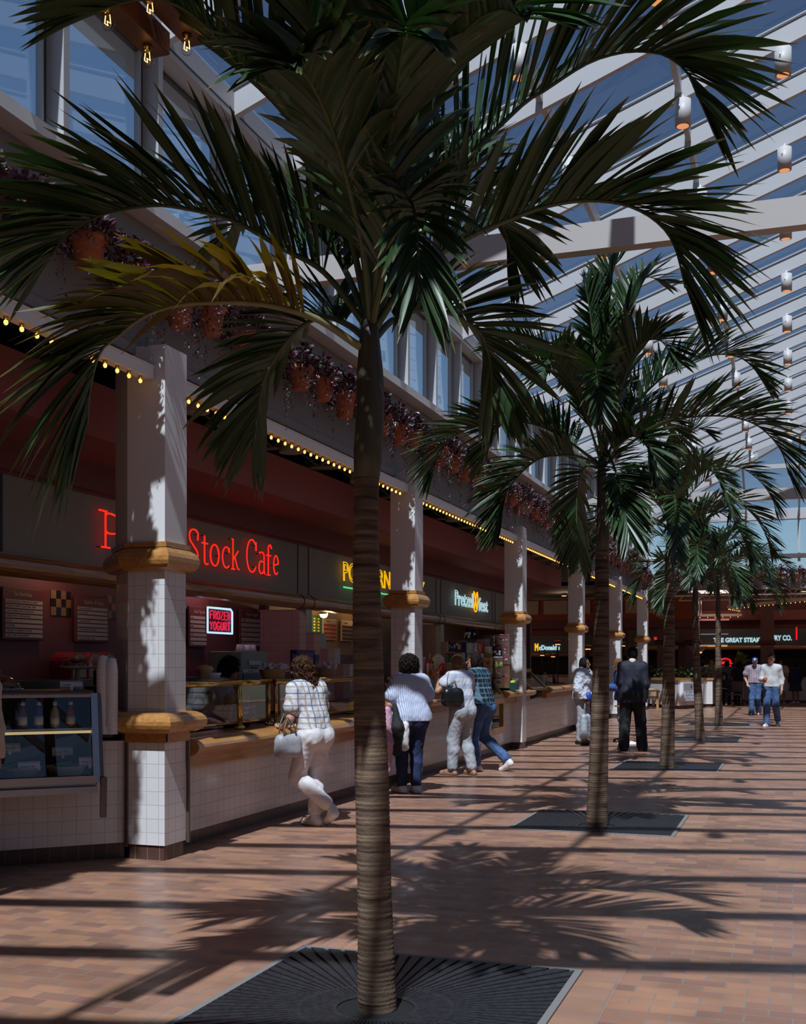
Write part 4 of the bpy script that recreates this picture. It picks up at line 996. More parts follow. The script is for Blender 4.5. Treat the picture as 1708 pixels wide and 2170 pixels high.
# ================================================================== PALMS
def leaf_mat(name, c1, c2, yellow=False):
    if name in MATS: return MATS[name]
    m = bpy.data.materials.new(name); m.use_nodes = True
    n = m.node_tree; b = n.nodes['Principled BSDF']; out = n.nodes['Material Output']
    uv = n.nodes.new('ShaderNodeUVMap'); sp = n.nodes.new('ShaderNodeSeparateXYZ'); n.links.new(uv.outputs[0], sp.inputs[0])
    tc = n.nodes.new('ShaderNodeTexCoord'); nz = n.nodes.new('ShaderNodeTexNoise'); nz.inputs['Scale'].default_value = 5; nz.inputs['Detail'].default_value = 3
    n.links.new(tc.outputs['Object'], nz.inputs['Vector'])
    mx = n.nodes.new('ShaderNodeMix'); mx.data_type = 'RGBA'; mx.inputs[6].default_value = (*c1, 1); mx.inputs[7].default_value = (*c2, 1)
    n.links.new(nz.outputs['Fac'], mx.inputs[0]); col = mx.outputs[2]
    if yellow:
        r = n.nodes.new('ShaderNodeValToRGB'); r.color_ramp.elements[0].position = .42; r.color_ramp.elements[1].position = .78
        r.color_ramp.elements[0].color = (.13, .075, .008, 1); r.color_ramp.elements[1].color = (.05, .09, .03, 1)
        n.links.new(sp.outputs[0], r.inputs[0])
        m3 = n.nodes.new('ShaderNodeMix'); m3.data_type = 'RGBA'; m3.inputs[0].default_value = .85
        n.links.new(col, m3.inputs[6]); n.links.new(r.outputs[0], m3.inputs[7]); col = m3.outputs[2]
    # dry tips (brown ends of the blades)
    r2 = n.nodes.new('ShaderNodeMapRange'); r2.inputs[1].default_value = .88; r2.inputs[2].default_value = 1.0
    n.links.new(sp.outputs[1], r2.inputs[0])
    m2 = n.nodes.new('ShaderNodeMix'); m2.data_type = 'RGBA'; n.links.new(r2.outputs[0], m2.inputs[0]); n.links.new(col, m2.inputs[6]); m2.inputs[7].default_value = (.20, .15, .07, 1)
    n.links.new(m2.outputs[2], b.inputs['Base Color'])
    b.inputs['Roughness'].default_value = .40; b.inputs['Specular IOR Level'].default_value = .5
    tr = n.nodes.new('ShaderNodeBsdfTranslucent'); hs = n.nodes.new('ShaderNodeHueSaturation'); hs.inputs['Saturation'].default_value = 1.3; hs.inputs['Value'].default_value = 1.1
    n.links.new(m2.outputs[2], hs.inputs['Color']); n.links.new(hs.outputs[0], tr.inputs[0])
    ms = n.nodes.new('ShaderNodeMixShader'); ms.inputs[0].default_value = .34 if yellow else .11
    n.links.new(b.outputs[0], ms.inputs[1]); n.links.new(tr.outputs[0], ms.inputs[2]); n.links.new(ms.outputs[0], out.inputs[0])
    MATS[name] = m
    return m
L_green = leaf_mat('palm_leaf', (.015, .042, .011), (.040, .075, .025))
L_yel = leaf_mat('palm_leaf_yellowing', (.04, .08, .03), (.07, .09, .03), True)
M_stem = mat('palm_stem', (.06, .085, .03), .45, var=.25, vscale=8)
M_stemy = mat('palm_stem_pale', (.20, .19, .08), .45, var=.2, vscale=8)
M_trunk = None
def trunk_mat():
    m = bpy.data.materials.new('palm_trunk'); m.use_nodes = True
    n = m.node_tree; b = n.nodes['Principled BSDF']; b.inputs['Roughness'].default_value = .85; b.inputs['Specular IOR Level'].default_value = .25
    tc = n.nodes.new('ShaderNodeTexCoord'); mp = n.nodes.new('ShaderNodeMapping'); mp.inputs['Scale'].default_value = (3, 3, 34)
    n.links.new(tc.outputs['Object'], mp.inputs[0])
    nz = n.nodes.new('ShaderNodeTexNoise'); nz.inputs['Scale'].default_value = 1.0; nz.inputs['Detail'].default_value = 7; nz.inputs['Distortion'].default_value = .4
    n.links.new(mp.outputs[0], nz.inputs['Vector'])
    r = n.nodes.new('ShaderNodeValToRGB'); e = r.color_ramp.elements
    e[0].position = .32; e[0].color = (.042, .024, .017, 1); e[1].position = .68; e[1].color = (.19, .132, .088, 1)
    n.links.new(nz.outputs['Fac'], r.inputs[0]); n.links.new(r.outputs[0], b.inputs['Base Color'])
    n2 = n.nodes.new('ShaderNodeTexNoise'); n2.inputs['Scale'].default_value = 60; n2.inputs['Detail'].default_value = 4
    n.links.new(tc.outputs['Object'], n2.inputs['Vector'])
    bp = n.nodes.new('ShaderNodeBump'); bp.inputs['Strength'].default_value = .7; bp.inputs['Distance'].default_value = .006
    ad = n.nodes.new('ShaderNodeMath'); n.links.new(nz.outputs['Fac'], ad.inputs[0]); n.links.new(n2.outputs['Fac'], ad.inputs[1])
    n.links.new(ad.outputs[0], bp.inputs['Height']); n.links.new(bp.outputs[0], b.inputs['Normal'])
    MATS['palm_trunk'] = m
    return m
M_trunk = trunk_mat()
M_shaft = mat('palm_crownshaft', (.045, .040, .022), .5, var=.45, vscale=5, stretch=(4, 4, .6))
def catmull(pts, n):
    P = [pts[0] * 2 - pts[1]] + list(pts) + [pts[-1] * 2 - pts[-2]]
    out = []
    m = len(pts) - 1
    for i in range(n):
        u = i / (n - 1) * m; k = min(int(u), m - 1); t = u - k
        a, b, c, d = P[k], P[k + 1], P[k + 2], P[k + 3]
        out.append(.5 * ((2 * b) + (c - a) * t + (2 * a - 5 * b + 4 * c - d) * t * t + (3 * b - a - 3 * c + d) * t ** 3))
    # even spacing
    L = [0]
    for i in range(1, n): L.append(L[-1] + (out[i] - out[i - 1]).length)
    res = []; j = 0
    for i in range(n):
        s = L[-1] * i / (n - 1)
        while j < n - 2 and L[j + 1] < s: j += 1
        f = (s - L[j]) / max(1e-9, L[j + 1] - L[j]); res.append(out[j].lerp(out[j + 1], min(1, f)))
    return res, L[-1]
def frond(parent, pts, seed, nl=46, lmax=.5, wl=.044, bare=.16, vee=38, droop=.16, m=None, stem=None, r0=.017, tilt=0.0, ragged=0.0, segs=5):
    """one pinnate leaf: stem curve, then blades down both sides; local coordinates of the parent"""
    rg = random.Random(seed)
    C, L = catmull([Vector(p) for p in pts], 40)
    T = [(C[min(i + 1, 39)] - C[max(i - 1, 0)]).normalized() for i in range(40)]
    # up vector carried along the stem without twisting
    t0 = T[0]; h = Vector((C[-1].x - C[0].x, C[-1].y - C[0].y, 0))
    if h.length < .05: h = Vector((1, 0, 0))
    side0 = h.normalized().cross(Vector((0, 0, 1))) * -1
    if tilt: side0 = (Matrix.Rotation(tilt, 3, h.normalized()) @ side0)
    st = MB(); st.tube(C, [r0 * (1 - .85 * (i / 39) ** .8) + .0016 for i in range(40)], 6)
    lf = MB(); UV = []
    for sgn in (-1, 1):
        for k in range(nl):
            f = (k + rg.uniform(.1, .9)) / nl; s = bare + (1 - bare) * f
            x = s * 39; i = min(38, int(x)); q = x - i
            P = C[i].lerp(C[i + 1], q); t = T[i].lerp(T[i + 1], q).normalized()
            S = (side0 - t * side0.dot(t)).normalized() * sgn; U = (S.cross(t) * -sgn).normalized()
            if U.dot(t.cross(S) * sgn) < 0: U = -U
            a = math.radians(56 - 30 * f + rg.uniform(-5, 5)); ve = math.radians(vee * (1 - .35 * f) + rg.uniform(-12, 12))
            D = ((S * math.cos(ve) + U * math.sin(ve)) * math.sin(a) + t * math.cos(a)).normalized()
            ln = lmax * (.42 + .58 * math.sin(PI * min(1, .18 + .72 * f))) * rg.uniform(.86, 1.08)
            if f > .85: ln *= 1 - (f - .85) * 1.8
            w = wl * (.75 + .25 * math.sin(PI * f)) * rg.uniform(.85, 1.15)
            N = (U - D * U.dot(D)).normalized(); N = (Matrix.Rotation(rg.uniform(-.5, .5), 3, D) @ N); W = D.cross(N).normalized()
            dr = droop * rg.uniform(.5, 1.5) + (ragged * rg.random() ** 3)
            vs = []; n = segs
            tw = rg.uniform(-.5, .5)
            for j in range(n + 1):
                v = j / n; ww = w * (.42 + 1.6 * v - 1.0 * v * v) if v < .55 else w * 1.0 * (1 - ((v - .55) / .45) ** 1.7)
                ww = max(ww, w * .03)
                p = P + D * (ln * v) + Vector((0, 0, -1)) * (ln * dr * v * v) 
                Wt = (Matrix.Rotation(tw * v, 3, D) @ W)
                vs += [p - Wt * ww * .5, p - N * ww * .14, p + Wt * ww * .5]
                UV += [(s, v)] * 3
            fs = []
            for j in range(n): fs += [(j * 3, j * 3 + 1, j * 3 + 4, j * 3 + 3), (j * 3 + 1, j * 3 + 2, j * 3 + 5, j * 3 + 4)]
            lf.add(vs, fs, 0, True)
    fo = lf.build('frond', m or L_green, parent, uv=False)
    ul = fo.data.uv_layers.new(name='UVMap'); vi = np.zeros(len(fo.data.loops), dtype=np.int32); fo.data.loops.foreach_get('vertex_index', vi)
    ul.data.foreach_set('uv', np.array(UV, dtype=np.float32)[vi].ravel())
    so = st.build('stem', stem or M_stem, fo, uv=False)
    return fo
def trunk(parent, path, radii, z_ring=.021, seed=1, name='trunk'):
    """ringed stem: path of (x, y, z), radii at the same stations"""
    rg = random.Random(seed); z0, z1 = path[0][2], path[-1][2]
    zs = []; z = z0
    while z < z1:
        st = z_ring * rg.uniform(.7, 1.3)
        q_ = rg.uniform(.4, 1.3); zs += [(z, 1 - .022 * q_), (z + st * .3, 1.0), (z + st * .8, 1 + .018 * q_), (z + st * .92, 1.0)]; z += st
    zs = [q for q in zs if q[0] < z1] + [(z1, 1.0)]
    pz = [p[2] for p in path]; px = [p[0] for p in path]; py = [p[1] for p in path]
    n = 22; vs = []; fs = []
    for k, (z, q) in enumerate(zs):
        r = float(np.interp(z, pz, radii)) * q; cx = float(np.interp(z, pz, px)); cy = float(np.interp(z, pz, py))
        for j in range(n):
            a = 2 * PI * j / n; rr = r * (1 + .02 * math.sin(3 * a + z * 2) + rg.uniform(-.012, .012)); vs.append((cx + rr * math.cos(a), cy + rr * math.sin(a), z))
    for k in range(len(zs) - 1):
        for j in range(n): fs.append((k * n + j, k * n + (j + 1) % n, (k + 1) * n + (j + 1) % n, (k + 1) * n + j))
    return MB().add(vs, fs, 0, True).build(name, M_trunk, parent, uv=False)
TREEX = -1.77
TREEY = [4.79, 10.87, 17.3, 23.75, 29.9]
# ---- first palm: fronds follow the photograph's arcs at their own depths
base1 = Vector((TREEX, TREEY[0], 0))
t1 = thing('palm_tree', 'tall palm with ringed trunk closest to the camera, standing in the nearest iron grate', 'palm tree', base1, 'palm trees in a row')
def p1(x, y, d): return at_d(x, y, d) - base1
tp = [p1(x, y, 5.1) for x, y in ((799, 2138), (793, 1900), (788, 1650), (779, 1350), (776, 1150), (777, 1012))]
tp[0].z = .0; tp = [Vector((v.x, v.y, v.z)) for v in tp]
trunk(t1, tp, [.088, .076, .076, .066, .058, .056], seed=4)
sh = [p1(x, y, 5.1) for x, y in ((777, 1014), (780, 960), (786, 850), (784, 790), (783, 720), (782, 660))]
MB().tube(sh, [.058, .066, .062, .060, .046, .03], 18).build('crownshaft', M_shaft, t1, uv=False)
D0 = 5.1
F1 = [  # image polyline with depth offsets from the trunk, blade length, seed, options
 ([(782, 700, 0), (690, 580, .05), (600, 527, .05), (492, 467, .02), (386, 441, -.03), (316, 436, -.08), (211, 457, -.15), (140, 499, -.2), (108, 545, -.22)], .70, 11, dict(nl=64)),
 ([(776, 740, 0), (754, 729, -.03), (680, 680, -.1), (600, 653, -.2), (527, 642, -.28), (450, 641, -.35), (369, 648, -.42), (299, 674, -.47), (246, 716, -.5), (211, 748, -.52), (190, 830, -.53), (186, 900, -.53)], .56, 12, dict(m=L_yel, stem=M_stemy, ragged=.5, droop=.22, nl=64)),
 ([(778, 720, 0), (740, 690, .15), (690, 672, .3), (642, 690, .45), (597, 738, .55), (564, 793, .6), (548, 858, .62), (540, 930, .62)], .46, 13, dict(ragged=.3)),
 ([(784, 690, 0), (735, 480, 0), (651, 309, -.1), (588, 225, -.2), (500, 133, -.35), (430, 50, -.45), (360, 5, -.5), (290, 0, -.52), (210, 22, -.55)], .72, 14, dict(nl=62)),
 ([(792, 690, 0), (860, 520, .05), (960, 370, .1), (1100, 228, .1), (1153, 192, .1), (1242, 135, .08), (1313, 112, .05), (1367, 109, 0), (1410, 117, -.05), (1456, 153, -.08), (1478, 205, -.1)], .72, 15, dict(nl=64)),
 ([(792, 700, 0), (860, 600, -.02), (960, 520, -.05), (1100, 457, -.1), (1171, 434, -.14), (1242, 425, -.18), (1313, 431, -.22), (1367, 452, -.25), (1410, 488, -.28), (1434, 534, -.3), (1452, 610, -.3)], .62, 16, dict(nl=64)),
 ([(792, 720, 0), (830, 680, .15), (880, 658, .3), (935, 660, .45), (979, 676, .55), (1017, 704, .62), (1033, 743, .66), (1040, 775, .68), (1042, 840, .68)], .50, 17, dict(ragged=.2)),
 ([(784, 680, 0), (775, 480, .1), (745, 300, .25), (700, 130, .35), (640, 0, .4), (560, -120, .35), (470, -180, .3)], .66, 18, {}),
 ([(788, 680, 0), (810, 470, .1), (850, 300, .2), (910, 130, .25), (990, -10, .25), (1090, -110, .2), (1200, -150, .1)], .66, 19, {}),
 ([(786, 690, 0), (800, 520, -.2), (820, 330, -.45), (845, 150, -.75), (858, 60, -1.05), (862, 80, -1.3)], .56, 20, dict(droop=.25)),
 ([(788, 690, 0), (815, 560, -.3), (845, 460, -.55), (866, 430, -.75), (880, 460, -.95), (886, 540, -1.05), (886, 620, -1.08)], .40, 21, dict(droop=.3, wl=.034)),
 ([(785, 690, 0), (770, 540, -.25), (735, 380, -.5), (690, 240, -.8), (640, 150, -1.1), (600, 150, -1.35)], .52, 22, dict(droop=.3)),
 ([(784, 690, 0), (770, 520, .3), (765, 380, .6), (770, 280, .95), (785, 240, 1.3), (800, 260, 1.6)], .55, 23, {}),
 ([(790, 690, 0), (840, 540, .3), (890, 430, .6), (950, 360, .95), (1000, 350, 1.3), (1040, 390, 1.55)], .55, 24, {}),
 ([(785, 690, 0), (786, 480, .0), (790, 240, .02), (796, 40, .04), (804, -90, .04)], .45, 25, dict(nl=40)),
 ([(783, 700, 0), (740, 590, .2), (690, 510, .5), (620, 455, .8), (560, 440, 1.1), (500, 470, 1.35), (470, 530, 1.5)], .5, 26, {}),
 ([(785, 690, 0), (765, 470, -.2), (720, 230, -.45), (650, 20, -.75), (580, -70, -1.1), (530, -60, -1.4)], .6, 27, dict(droop=.2)),
 ([(787, 690, 0), (815, 470, -.15), (880, 260, -.4), (965, 90, -.7), (1050, 20, -1.0), (1120, 40, -1.3)], .6, 28, dict(droop=.2)),
 ([(788, 700, 0), (820, 590, .1), (880, 490, .2), (945, 430, .32), (1010, 425, .42), (1060, 470, .5), (1085, 540, .55)], .5, 29, dict(droop=.22)),
]
for pts, ln, sd, kw in F1:
    kw = dict(kw)
    frond(t1, [p1(x, y, D0 + d) for x, y, d in pts], sd, nl=kw.pop('nl', 54), lmax=ln * 1.05, vee=kw.pop('vee', 52), wl=kw.pop('wl', .05), bare=kw.pop('bare', .2), **kw)
# ---- the other palms
def crown(t, z, spec, seed, zshaft, r=.05, k=1.0, **kw):
    for i, (az, reach, rise, drop, ln) in enumerate(spec):
        reach *= k; ln *= 1.12; a = math.radians(az); h = Vector((math.cos(a), math.sin(a), 0)); up = Vector((0, 0, 1)); b = Vector((zshaft[0], zshaft[1], z))
        pts = [b, b + h * reach * .14 + up * rise * .45, b + h * reach * .36 + up * rise * .83, b + h * reach * .62 + up * rise, b + h * reach * .84 + up * (rise - drop * .3), b + h * reach * .97 + up * (rise - drop * .72), b + h * reach * 1.0 + up * (rise - drop)]
        frond(t, pts, seed * 50 + i, lmax=ln, r0=.013, vee=48, wl=.05, **kw)
# azimuths: 0 = right across the hall, 90 = away from the camera, 180 = left, 270 = towards the camera
G2 = [
 ([(1277, 990, 0), (1228, 952, 0), (1187, 923, -.05), (1143, 902, -.1), (1099, 893, -.15), (1055, 893, -.2), (1014, 902, -.25), (976, 917, -.3), (947, 934, -.33), (926, 967, -.35), (917, 1005, -.35)], .50),
 ([(1274, 990, 0), (1225, 967, -.1), (1160, 967, -.25), (1128, 981, -.35), (1099, 1008, -.42), (1075, 1040, -.46), (1064, 1087, -.48), (1057, 1120, -.48)], .46),
 ([(1274, 985, 0), (1190, 925, .35), (1120, 890, .6), (1070, 894, .8), (1040, 935, .95), (1022, 985, 1.0)], .44),
 ([(1272, 975, 0), (1255, 920, .0), (1232, 856, .05), (1171, 792, .1), (1130, 755, .12), (1090, 735, .12), (1050, 740, .1)], .52),
 ([(1282, 975, 0), (1328, 884, .1), (1370, 831, .15), (1420, 788, .2), (1474, 763, .22), (1527, 751, .22), (1563, 756, .2), (1591, 774, .18), (1615, 805, .15)], .52),
 ([(1282, 985, 0), (1335, 940, -.1), (1385, 909, -.2), (1438, 888, -.3), (1509, 881, -.4), (1563, 886, -.45), (1605, 902, -.5), (1637, 930, -.52), (1659, 963, -.54), (1671, 1005, -.54)], .54),
 ([(1278, 985, 0), (1287, 962, -.25), (1300, 985, -.55), (1313, 1030, -.8), (1325, 1090, -.95), (1334, 1140, -1.0)], .44),
 ([(1277, 960, 0), (1283, 800, .05), (1288, 660, .08), (1298, 575, .1), (1318, 545, .1)], .50),
 ([(1275, 965, 0), (1268, 820, .0), (1254, 690, -.02), (1240, 600, -.05)], .46),
 ([(1280, 965, 0), (1300, 790, .3), (1328, 660, .5), (1365, 590, .65), (1410, 600, .7)], .46),
 ([(1275, 975, 0), (1270, 870, -.4), (1264, 800, -.8), (1262, 778, -1.1), (1267, 820, -1.35), (1274, 875, -1.42)], .40),
 ([(1270, 992, 0), (1240, 990, .3), (1224, 1040, .5), (1222, 1110, .55), (1228, 1180, .55)], .40),
 ([(1282, 988, 0), (1320, 935, -.4), (1350, 925, -.65), (1378, 950, -.85), (1392, 1000, -.92)], .40),
 ([(1272, 975, 0), (1235, 860, -.35), (1195, 780, -.7), (1165, 760, -1.0), (1145, 800, -1.2)], .44),
 ([(1280, 975, 0), (1310, 840, -.3), (1350, 740, -.6), (1395, 720, -.85), (1430, 760, -1.0)], .44),
 ([(1280, 980, 0), (1320, 900, .4), (1370, 870, .75), (1420, 900, 1.0), (1440, 960, 1.1)], .42),
 ([(1275, 970, 0), (1255, 840, .4), (1240, 760, .8), (1225, 750, 1.1), (1210, 800, 1.3)], .42),
]
t2 = thing('palm_tree', 'second palm from the camera, arching fronds in front of the white spotlight cans', 'palm tree', (TREEX, TREEY[1], 0), 'palm trees in a row')
trunk(t2, [(0, 0, 0), (.015, 0, .5), (.045, 0, 1.6), (.055, 0, 2.62)], [.105, .092, .078, .063], seed=7)
MB().tube([(.055, 0, 2.6), (.06, 0, 2.8), (.06, 0, 3.1), (.05, 0, 3.35), (.045, 0, 3.55)], [.06, .066, .055, .045, .025], 16).build('crownshaft', M_shaft, t2, uv=False)
b2 = Vector((TREEX, TREEY[1], 0))
for i, (pts, ln) in enumerate(G2): frond(t2, [at_d(x, y, 10.86 + d) - b2 for x, y, d in pts], 200 + i, nl=66, lmax=ln * 1.12, r0=.014, vee=54, wl=.042, bare=.2)
SPEC3 = [(175, 1.15, .35, .8, .42), (205, 1.0, .15, .8, .4), (5, 1.25, .9, .7, .45), (25, 1.3, .45, .8, .42), (345, 1.0, .2, .8, .4), (280, 1.1, .4, .9, .42), (240, 1.1, .6, .7, .42), (310, 1.2, .75, .7, .42), (90, 1.1, .7, .7, .42), (130, 1.1, .9, .6, .42), (50, 1.0, 1.1, .5, .42), (180, .6, 1.35, .2, .42), (20, .5, 1.5, .1, .42), (265, .6, 1.1, .5, .38)]
def palm(i, label, top, shaft, lean, rb, spec, seed, nl=46):
    t = thing('palm_tree', label, 'palm tree', (TREEX, TREEY[i], 0), 'palm trees in a row')
    trunk(t, [(0, 0, 0), (lean * .3, 0, .6), (lean * .7, 0, top * .55), (lean, 0, top)], [rb, rb * .9, rb * .8, rb * .62], seed=seed)
    MB().tube([(lean, 0, top - .02), (lean, 0, top + .2), (lean, 0, top + shaft * .7), (lean * .9, 0, top + shaft)], [rb * .6, rb * .66, rb * .5, .03], 14).build('crownshaft', M_shaft, t, uv=False)
    crown(t, top + shaft - .05, spec, seed, (lean, 0), nl=nl, segs=4, k=1.2)
    return t
palm(2, 'third palm from the camera, its trunk in front of the white planter', 2.75, .85, .04, .11, SPEC3, 31)
palm(3, 'fourth palm from the camera, its slim crooked trunk right of the suggestion box', 2.55, .8, -.10, .095, [(a + 37, r * .95, ri, d, l) for a, r, ri, d, l in SPEC3], 41, 42)
palm(4, 'farthest palm, its pale trunk left of the man in the blue cap', 2.75, .8, -.02, .10, [(a + 8, r * 1.2, ri, d, l) for a, r, ri, d, l in SPEC3], 51, 42)
# ------------------------------------------------------------------ tree grates
M_iron = mat('cast_iron', (.022, .022, .026), .42, spec=.5, var=.4, vscale=40)
M_pit = mat('pit_shade_black', (.006, .006, .006), .9)
M_stone = mat('grey_edge', (.20, .19, .18), .7)
def grate(label, i):
    g = thing('tree_grate', label, 'tree grate', (TREEX, TREEY[i] + .17 if i == 0 else TREEY[i] + .3, 0), 'square iron tree grates')
    H = .735; oy = -.17 if i == 0 else -.3
    MB().bx(-H, H, -H, H, .001, .004).build('pit_shade', M_pit, g)  # black sheet on the floor imitates the shaded pit under the slats
    fr = MB(); 
    for a, b, c, d in ((-.77, .77, -.77, -.735), (-.77, .77, .735, .77), (-.77, -.735, -.735, .735), (.735, .77, -.735, .735)): fr.bx(a, b, c, d, .001, .011)
    fr.build('edge_frame', M_stone, g)
    sl = MB(); n = 84
    def ray(a, R=None):
        c, s = math.cos(a), math.sin(a)
        if R: return (R * c, oy + R * s)
        ks = []
        if abs(c) > 1e-6: ks.append(((H if c > 0 else -H)) / c)
        if abs(s) > 1e-6: ks.append(((H - oy) if s > 0 else (-H - oy)) / s)
        k = min(ks); return (k * c, oy + k * s)
    for k in range(n):
        a0 = 2 * PI * (k + .14) / n; a1 = 2 * PI * (k + .86) / n
        # solid wedge, split at a middle ring and a solid outer margin
        sl.prism([ray(a0, .19), ray(a1, .19), ray(a1, .34), ray(a0, .34)], .003, .012)
        o0, o1 = ray(a0), ray(a1)
        sl.prism([ray(a0, .352), ray(a1, .352), o1, o0], .003, .012)
    sl.build('slats', M_iron, g)
    rg = MB()
    for (ra, rb) in ((.175, .195), (.338, .354)):
        m = 72; rg = MB()
        for k in range(m):
            a0, a1 = 2 * PI * k / m, 2 * PI * (k + 1) / m
            rg.prism([ray(a0, ra), ray(a1, ra), ray(a1, rb), ray(a0, rb)], .003, .0118)
        rg.build('inner_ring' if ra < .3 else 'outer_ring', M_iron, g)
    y = g.location.y
    bd = MB()
    for a, b, c, d in ((-.975, .975, -.975, -.772), (-.975, .975, .772, .975)): bd.bx(TREEX + a, TREEX + b, y + c, y + d, -.01, .002)
    trim(bd, M_brickb)
    bd = MB()
    for a, b, c, d in ((-.975, -.772, -.772, .772), (.772, .975, -.772, .772)): bd.bx(TREEX + a, TREEX + b, y + c, y + d, -.01, .002)
    trim(bd, tile_mat('brick_paver_border_side', (.41, .22, .135), (.32, .17, .115), (.25, .2, .18), .203, .101, .004, 0, .33, .35, noise=.14, spec=.55))
for i, l in enumerate(('square iron grate at the foot of the nearest palm', 'square iron grate at the foot of the second palm', 'square iron grate at the foot of the third palm', 'square iron grate at the foot of the fourth palm', 'square iron grate at the foot of the farthest palm')): grate(l, i)
# ================================================================== POTS OF TRAILING PURPLE PLANTS
M_pl = [mat('purple_leaf', (.085, .022, .045), .35, var=.6, vscale=30), mat('purple_leaf_grey', (.15, .11, .12), .35, var=.5, vscale=30), mat('green_leaf', (.10, .13, .05), .4, var=.4, vscale=30)]
def pot_plant(seed, name='hanging_pot'):
    rg = random.Random(seed)
    t = thing(name, 'terracotta pot', 'plant pot', (0, 0, -50))
    MB().lathe([(.085, 0), (.09, 0), (.125, .2), (.14, .2), (.145, .26), (.125, .26), (.11, .2), (.001, .2)], n=22).build('pot', M_terra, t)
    MB().bx(-.24, -.08, -.012, .012, .14, .17).build('bracket', M_black, t)
    mb = MB()
    def leaf(p, d, s, mi):
        d = d.normalized(); w = d.cross(Vector((rg.uniform(-1, 1), rg.uniform(-1, 1), rg.uniform(-1, 1)))).normalized() * s * .27; n = d.cross(w).normalized() * s * .1
        mb.add([p, p + d * s * .4 + w - n, p + d * s, p + d * s * .4 - w - n, p + d * s * .45 + n * .3], [(0, 1, 4), (1, 2, 4), (2, 3, 4), (3, 0, 4)], mi)
    for k in range(470):
        a = rg.random() * 6.28; q = math.sqrt(rg.random()); el = rg.random()
        p = Vector(((.155 * q * math.cos(a)), .30 * q * math.sin(a), .27 + .24 * (1 - q * q) * el + rg.uniform(-.04, .04)))
        d = Vector((math.cos(a), math.sin(a), rg.uniform(-.4, .9))); leaf(p, d, rg.uniform(.055, .095), 0 if rg.random() < .62 else (1 if rg.random() < .8 else 2))
    for k in range(15):
        a = rg.uniform(-1.9, 1.9); r = rg.uniform(.12, .155); L = rg.uniform(.12, .62) * (1.0 if rg.random() < .7 else 1.4)
        p = Vector((r * math.cos(a), r * 1.3 * math.sin(a), .27)); dx, dy = rg.uniform(-.02, .05), rg.uniform(-.06, .06)
        n = int(L / .024)
        for j in range(n):
            z = j / max(1, n); q = p + Vector((dx * z + .02 * math.cos(a) * min(1, z * 3), dy * z + .05 * math.sin(a) * min(1, z * 3), -L * z))
            leaf(q, Vector((rg.uniform(-1, 1), rg.uniform(-1, 1), -.6)), rg.uniform(.03, .055) * (1.2 - .6 * z), 0 if rg.random() < .5 else (1 if rg.random() < .7 else 2))
    o = mb.build('trailing_plant', M_pl, t, uv=False)
    return t
protos = [pot_plant(60 + k) for k in range(4)]
ys = [3.9 + .615 * k for k in range(60)]
rnd = random.Random(9)
for i, y in enumerate(ys):
    if y > YEND - .3: break
    o = protos[i] if i < 4 else copy_tree(protos[i % 4])
    o.location = (XF + .03 + rnd.uniform(-.01, .02), y + rnd.uniform(-.05, .05), 4.36 + rnd.uniform(-.06, .05)); o.rotation_euler = (0, 0, rnd.uniform(-.15, .15)); o.scale = (.95, .95, rnd.uniform(.9, 1.1))
    o['label'] = ordn(i) + ' terracotta pot of trailing purple leaves from the near end of the left ledge'; o['group'] = 'terracotta pots along the left ledge'
for i in range(14):
    o = copy_tree(protos[i % 4]); o.location = (-4.2 + i * .62, YEND - .18, 4.36 + rnd.uniform(-.04, .05)); o.rotation_euler = (0, 0, -PI / 2 + rnd.uniform(-.2, .2)); o.scale = (1, 1, 1.0)
    o['label'] = ordn(i) + ' terracotta pot of purple leaves from the left on the end wall ledge'; o['group'] = 'terracotta pots along the end ledge'
# ================================================================== MARQUEE BULB STRIPS, TRUSS, CANS
def bulb_proto():
    MBb = MB().ball((0, 0, -.035), (.017, .017, .02), 8); me1 = MBb
    return me1
BM = None
def strip(label, p0, p1, step=.16, first=.1):
    """white channel with a row of small bulbs under it"""
    global BM
    p0 = Vector(p0); p1 = Vector(p1); d = p1 - p0; L = d.length; ang_ = math.atan2(d.y, d.x)
    t = thing('bulb_strip', label, 'light strip', p0, 'white light strips with rows of small bulbs', rz=ang_)
    r = MB().bx(0, L, -.05, .05, .0, .09).bx(0, L, -.06, .06, .09, .1); r.build('channel', M_white, t)
    n = int((L - first * 2) / step) + 1
    for k in range(n):
        if BM is None:
            b = MB().ball((0, 0, -.038), (.0155, .0155, .019), 8).build('bulb', BULB, t); s = MB().lathe([(.016, -.018), (.018, 0.0)], n=10).build('socket', M_brass, b); BM = (b.data, s.data)
        else:
            b = bpy.data.objects.new('bulb', BM[0]); COL.objects.link(b); b.parent = t
            s = bpy.data.objects.new('socket', BM[1]); COL.objects.link(s); s.parent = b
        b.location = (first + k * step, 0, 0)
    return t
ZS = 3.79
sl_ = ['left of the first column', 'between the first and second columns', 'between the second and third columns', 'between the third and fourth columns', 'between the fourth and fifth columns', 'between the fifth and sixth columns']
yprev = 3.6
for i in range(6):
    strip('white light strip with small bulbs ' + sl_[i], (-4.8, yprev + .02, ZS), (-4.8, COLY[i] - .18, ZS)); yprev = COLY[i] + .17
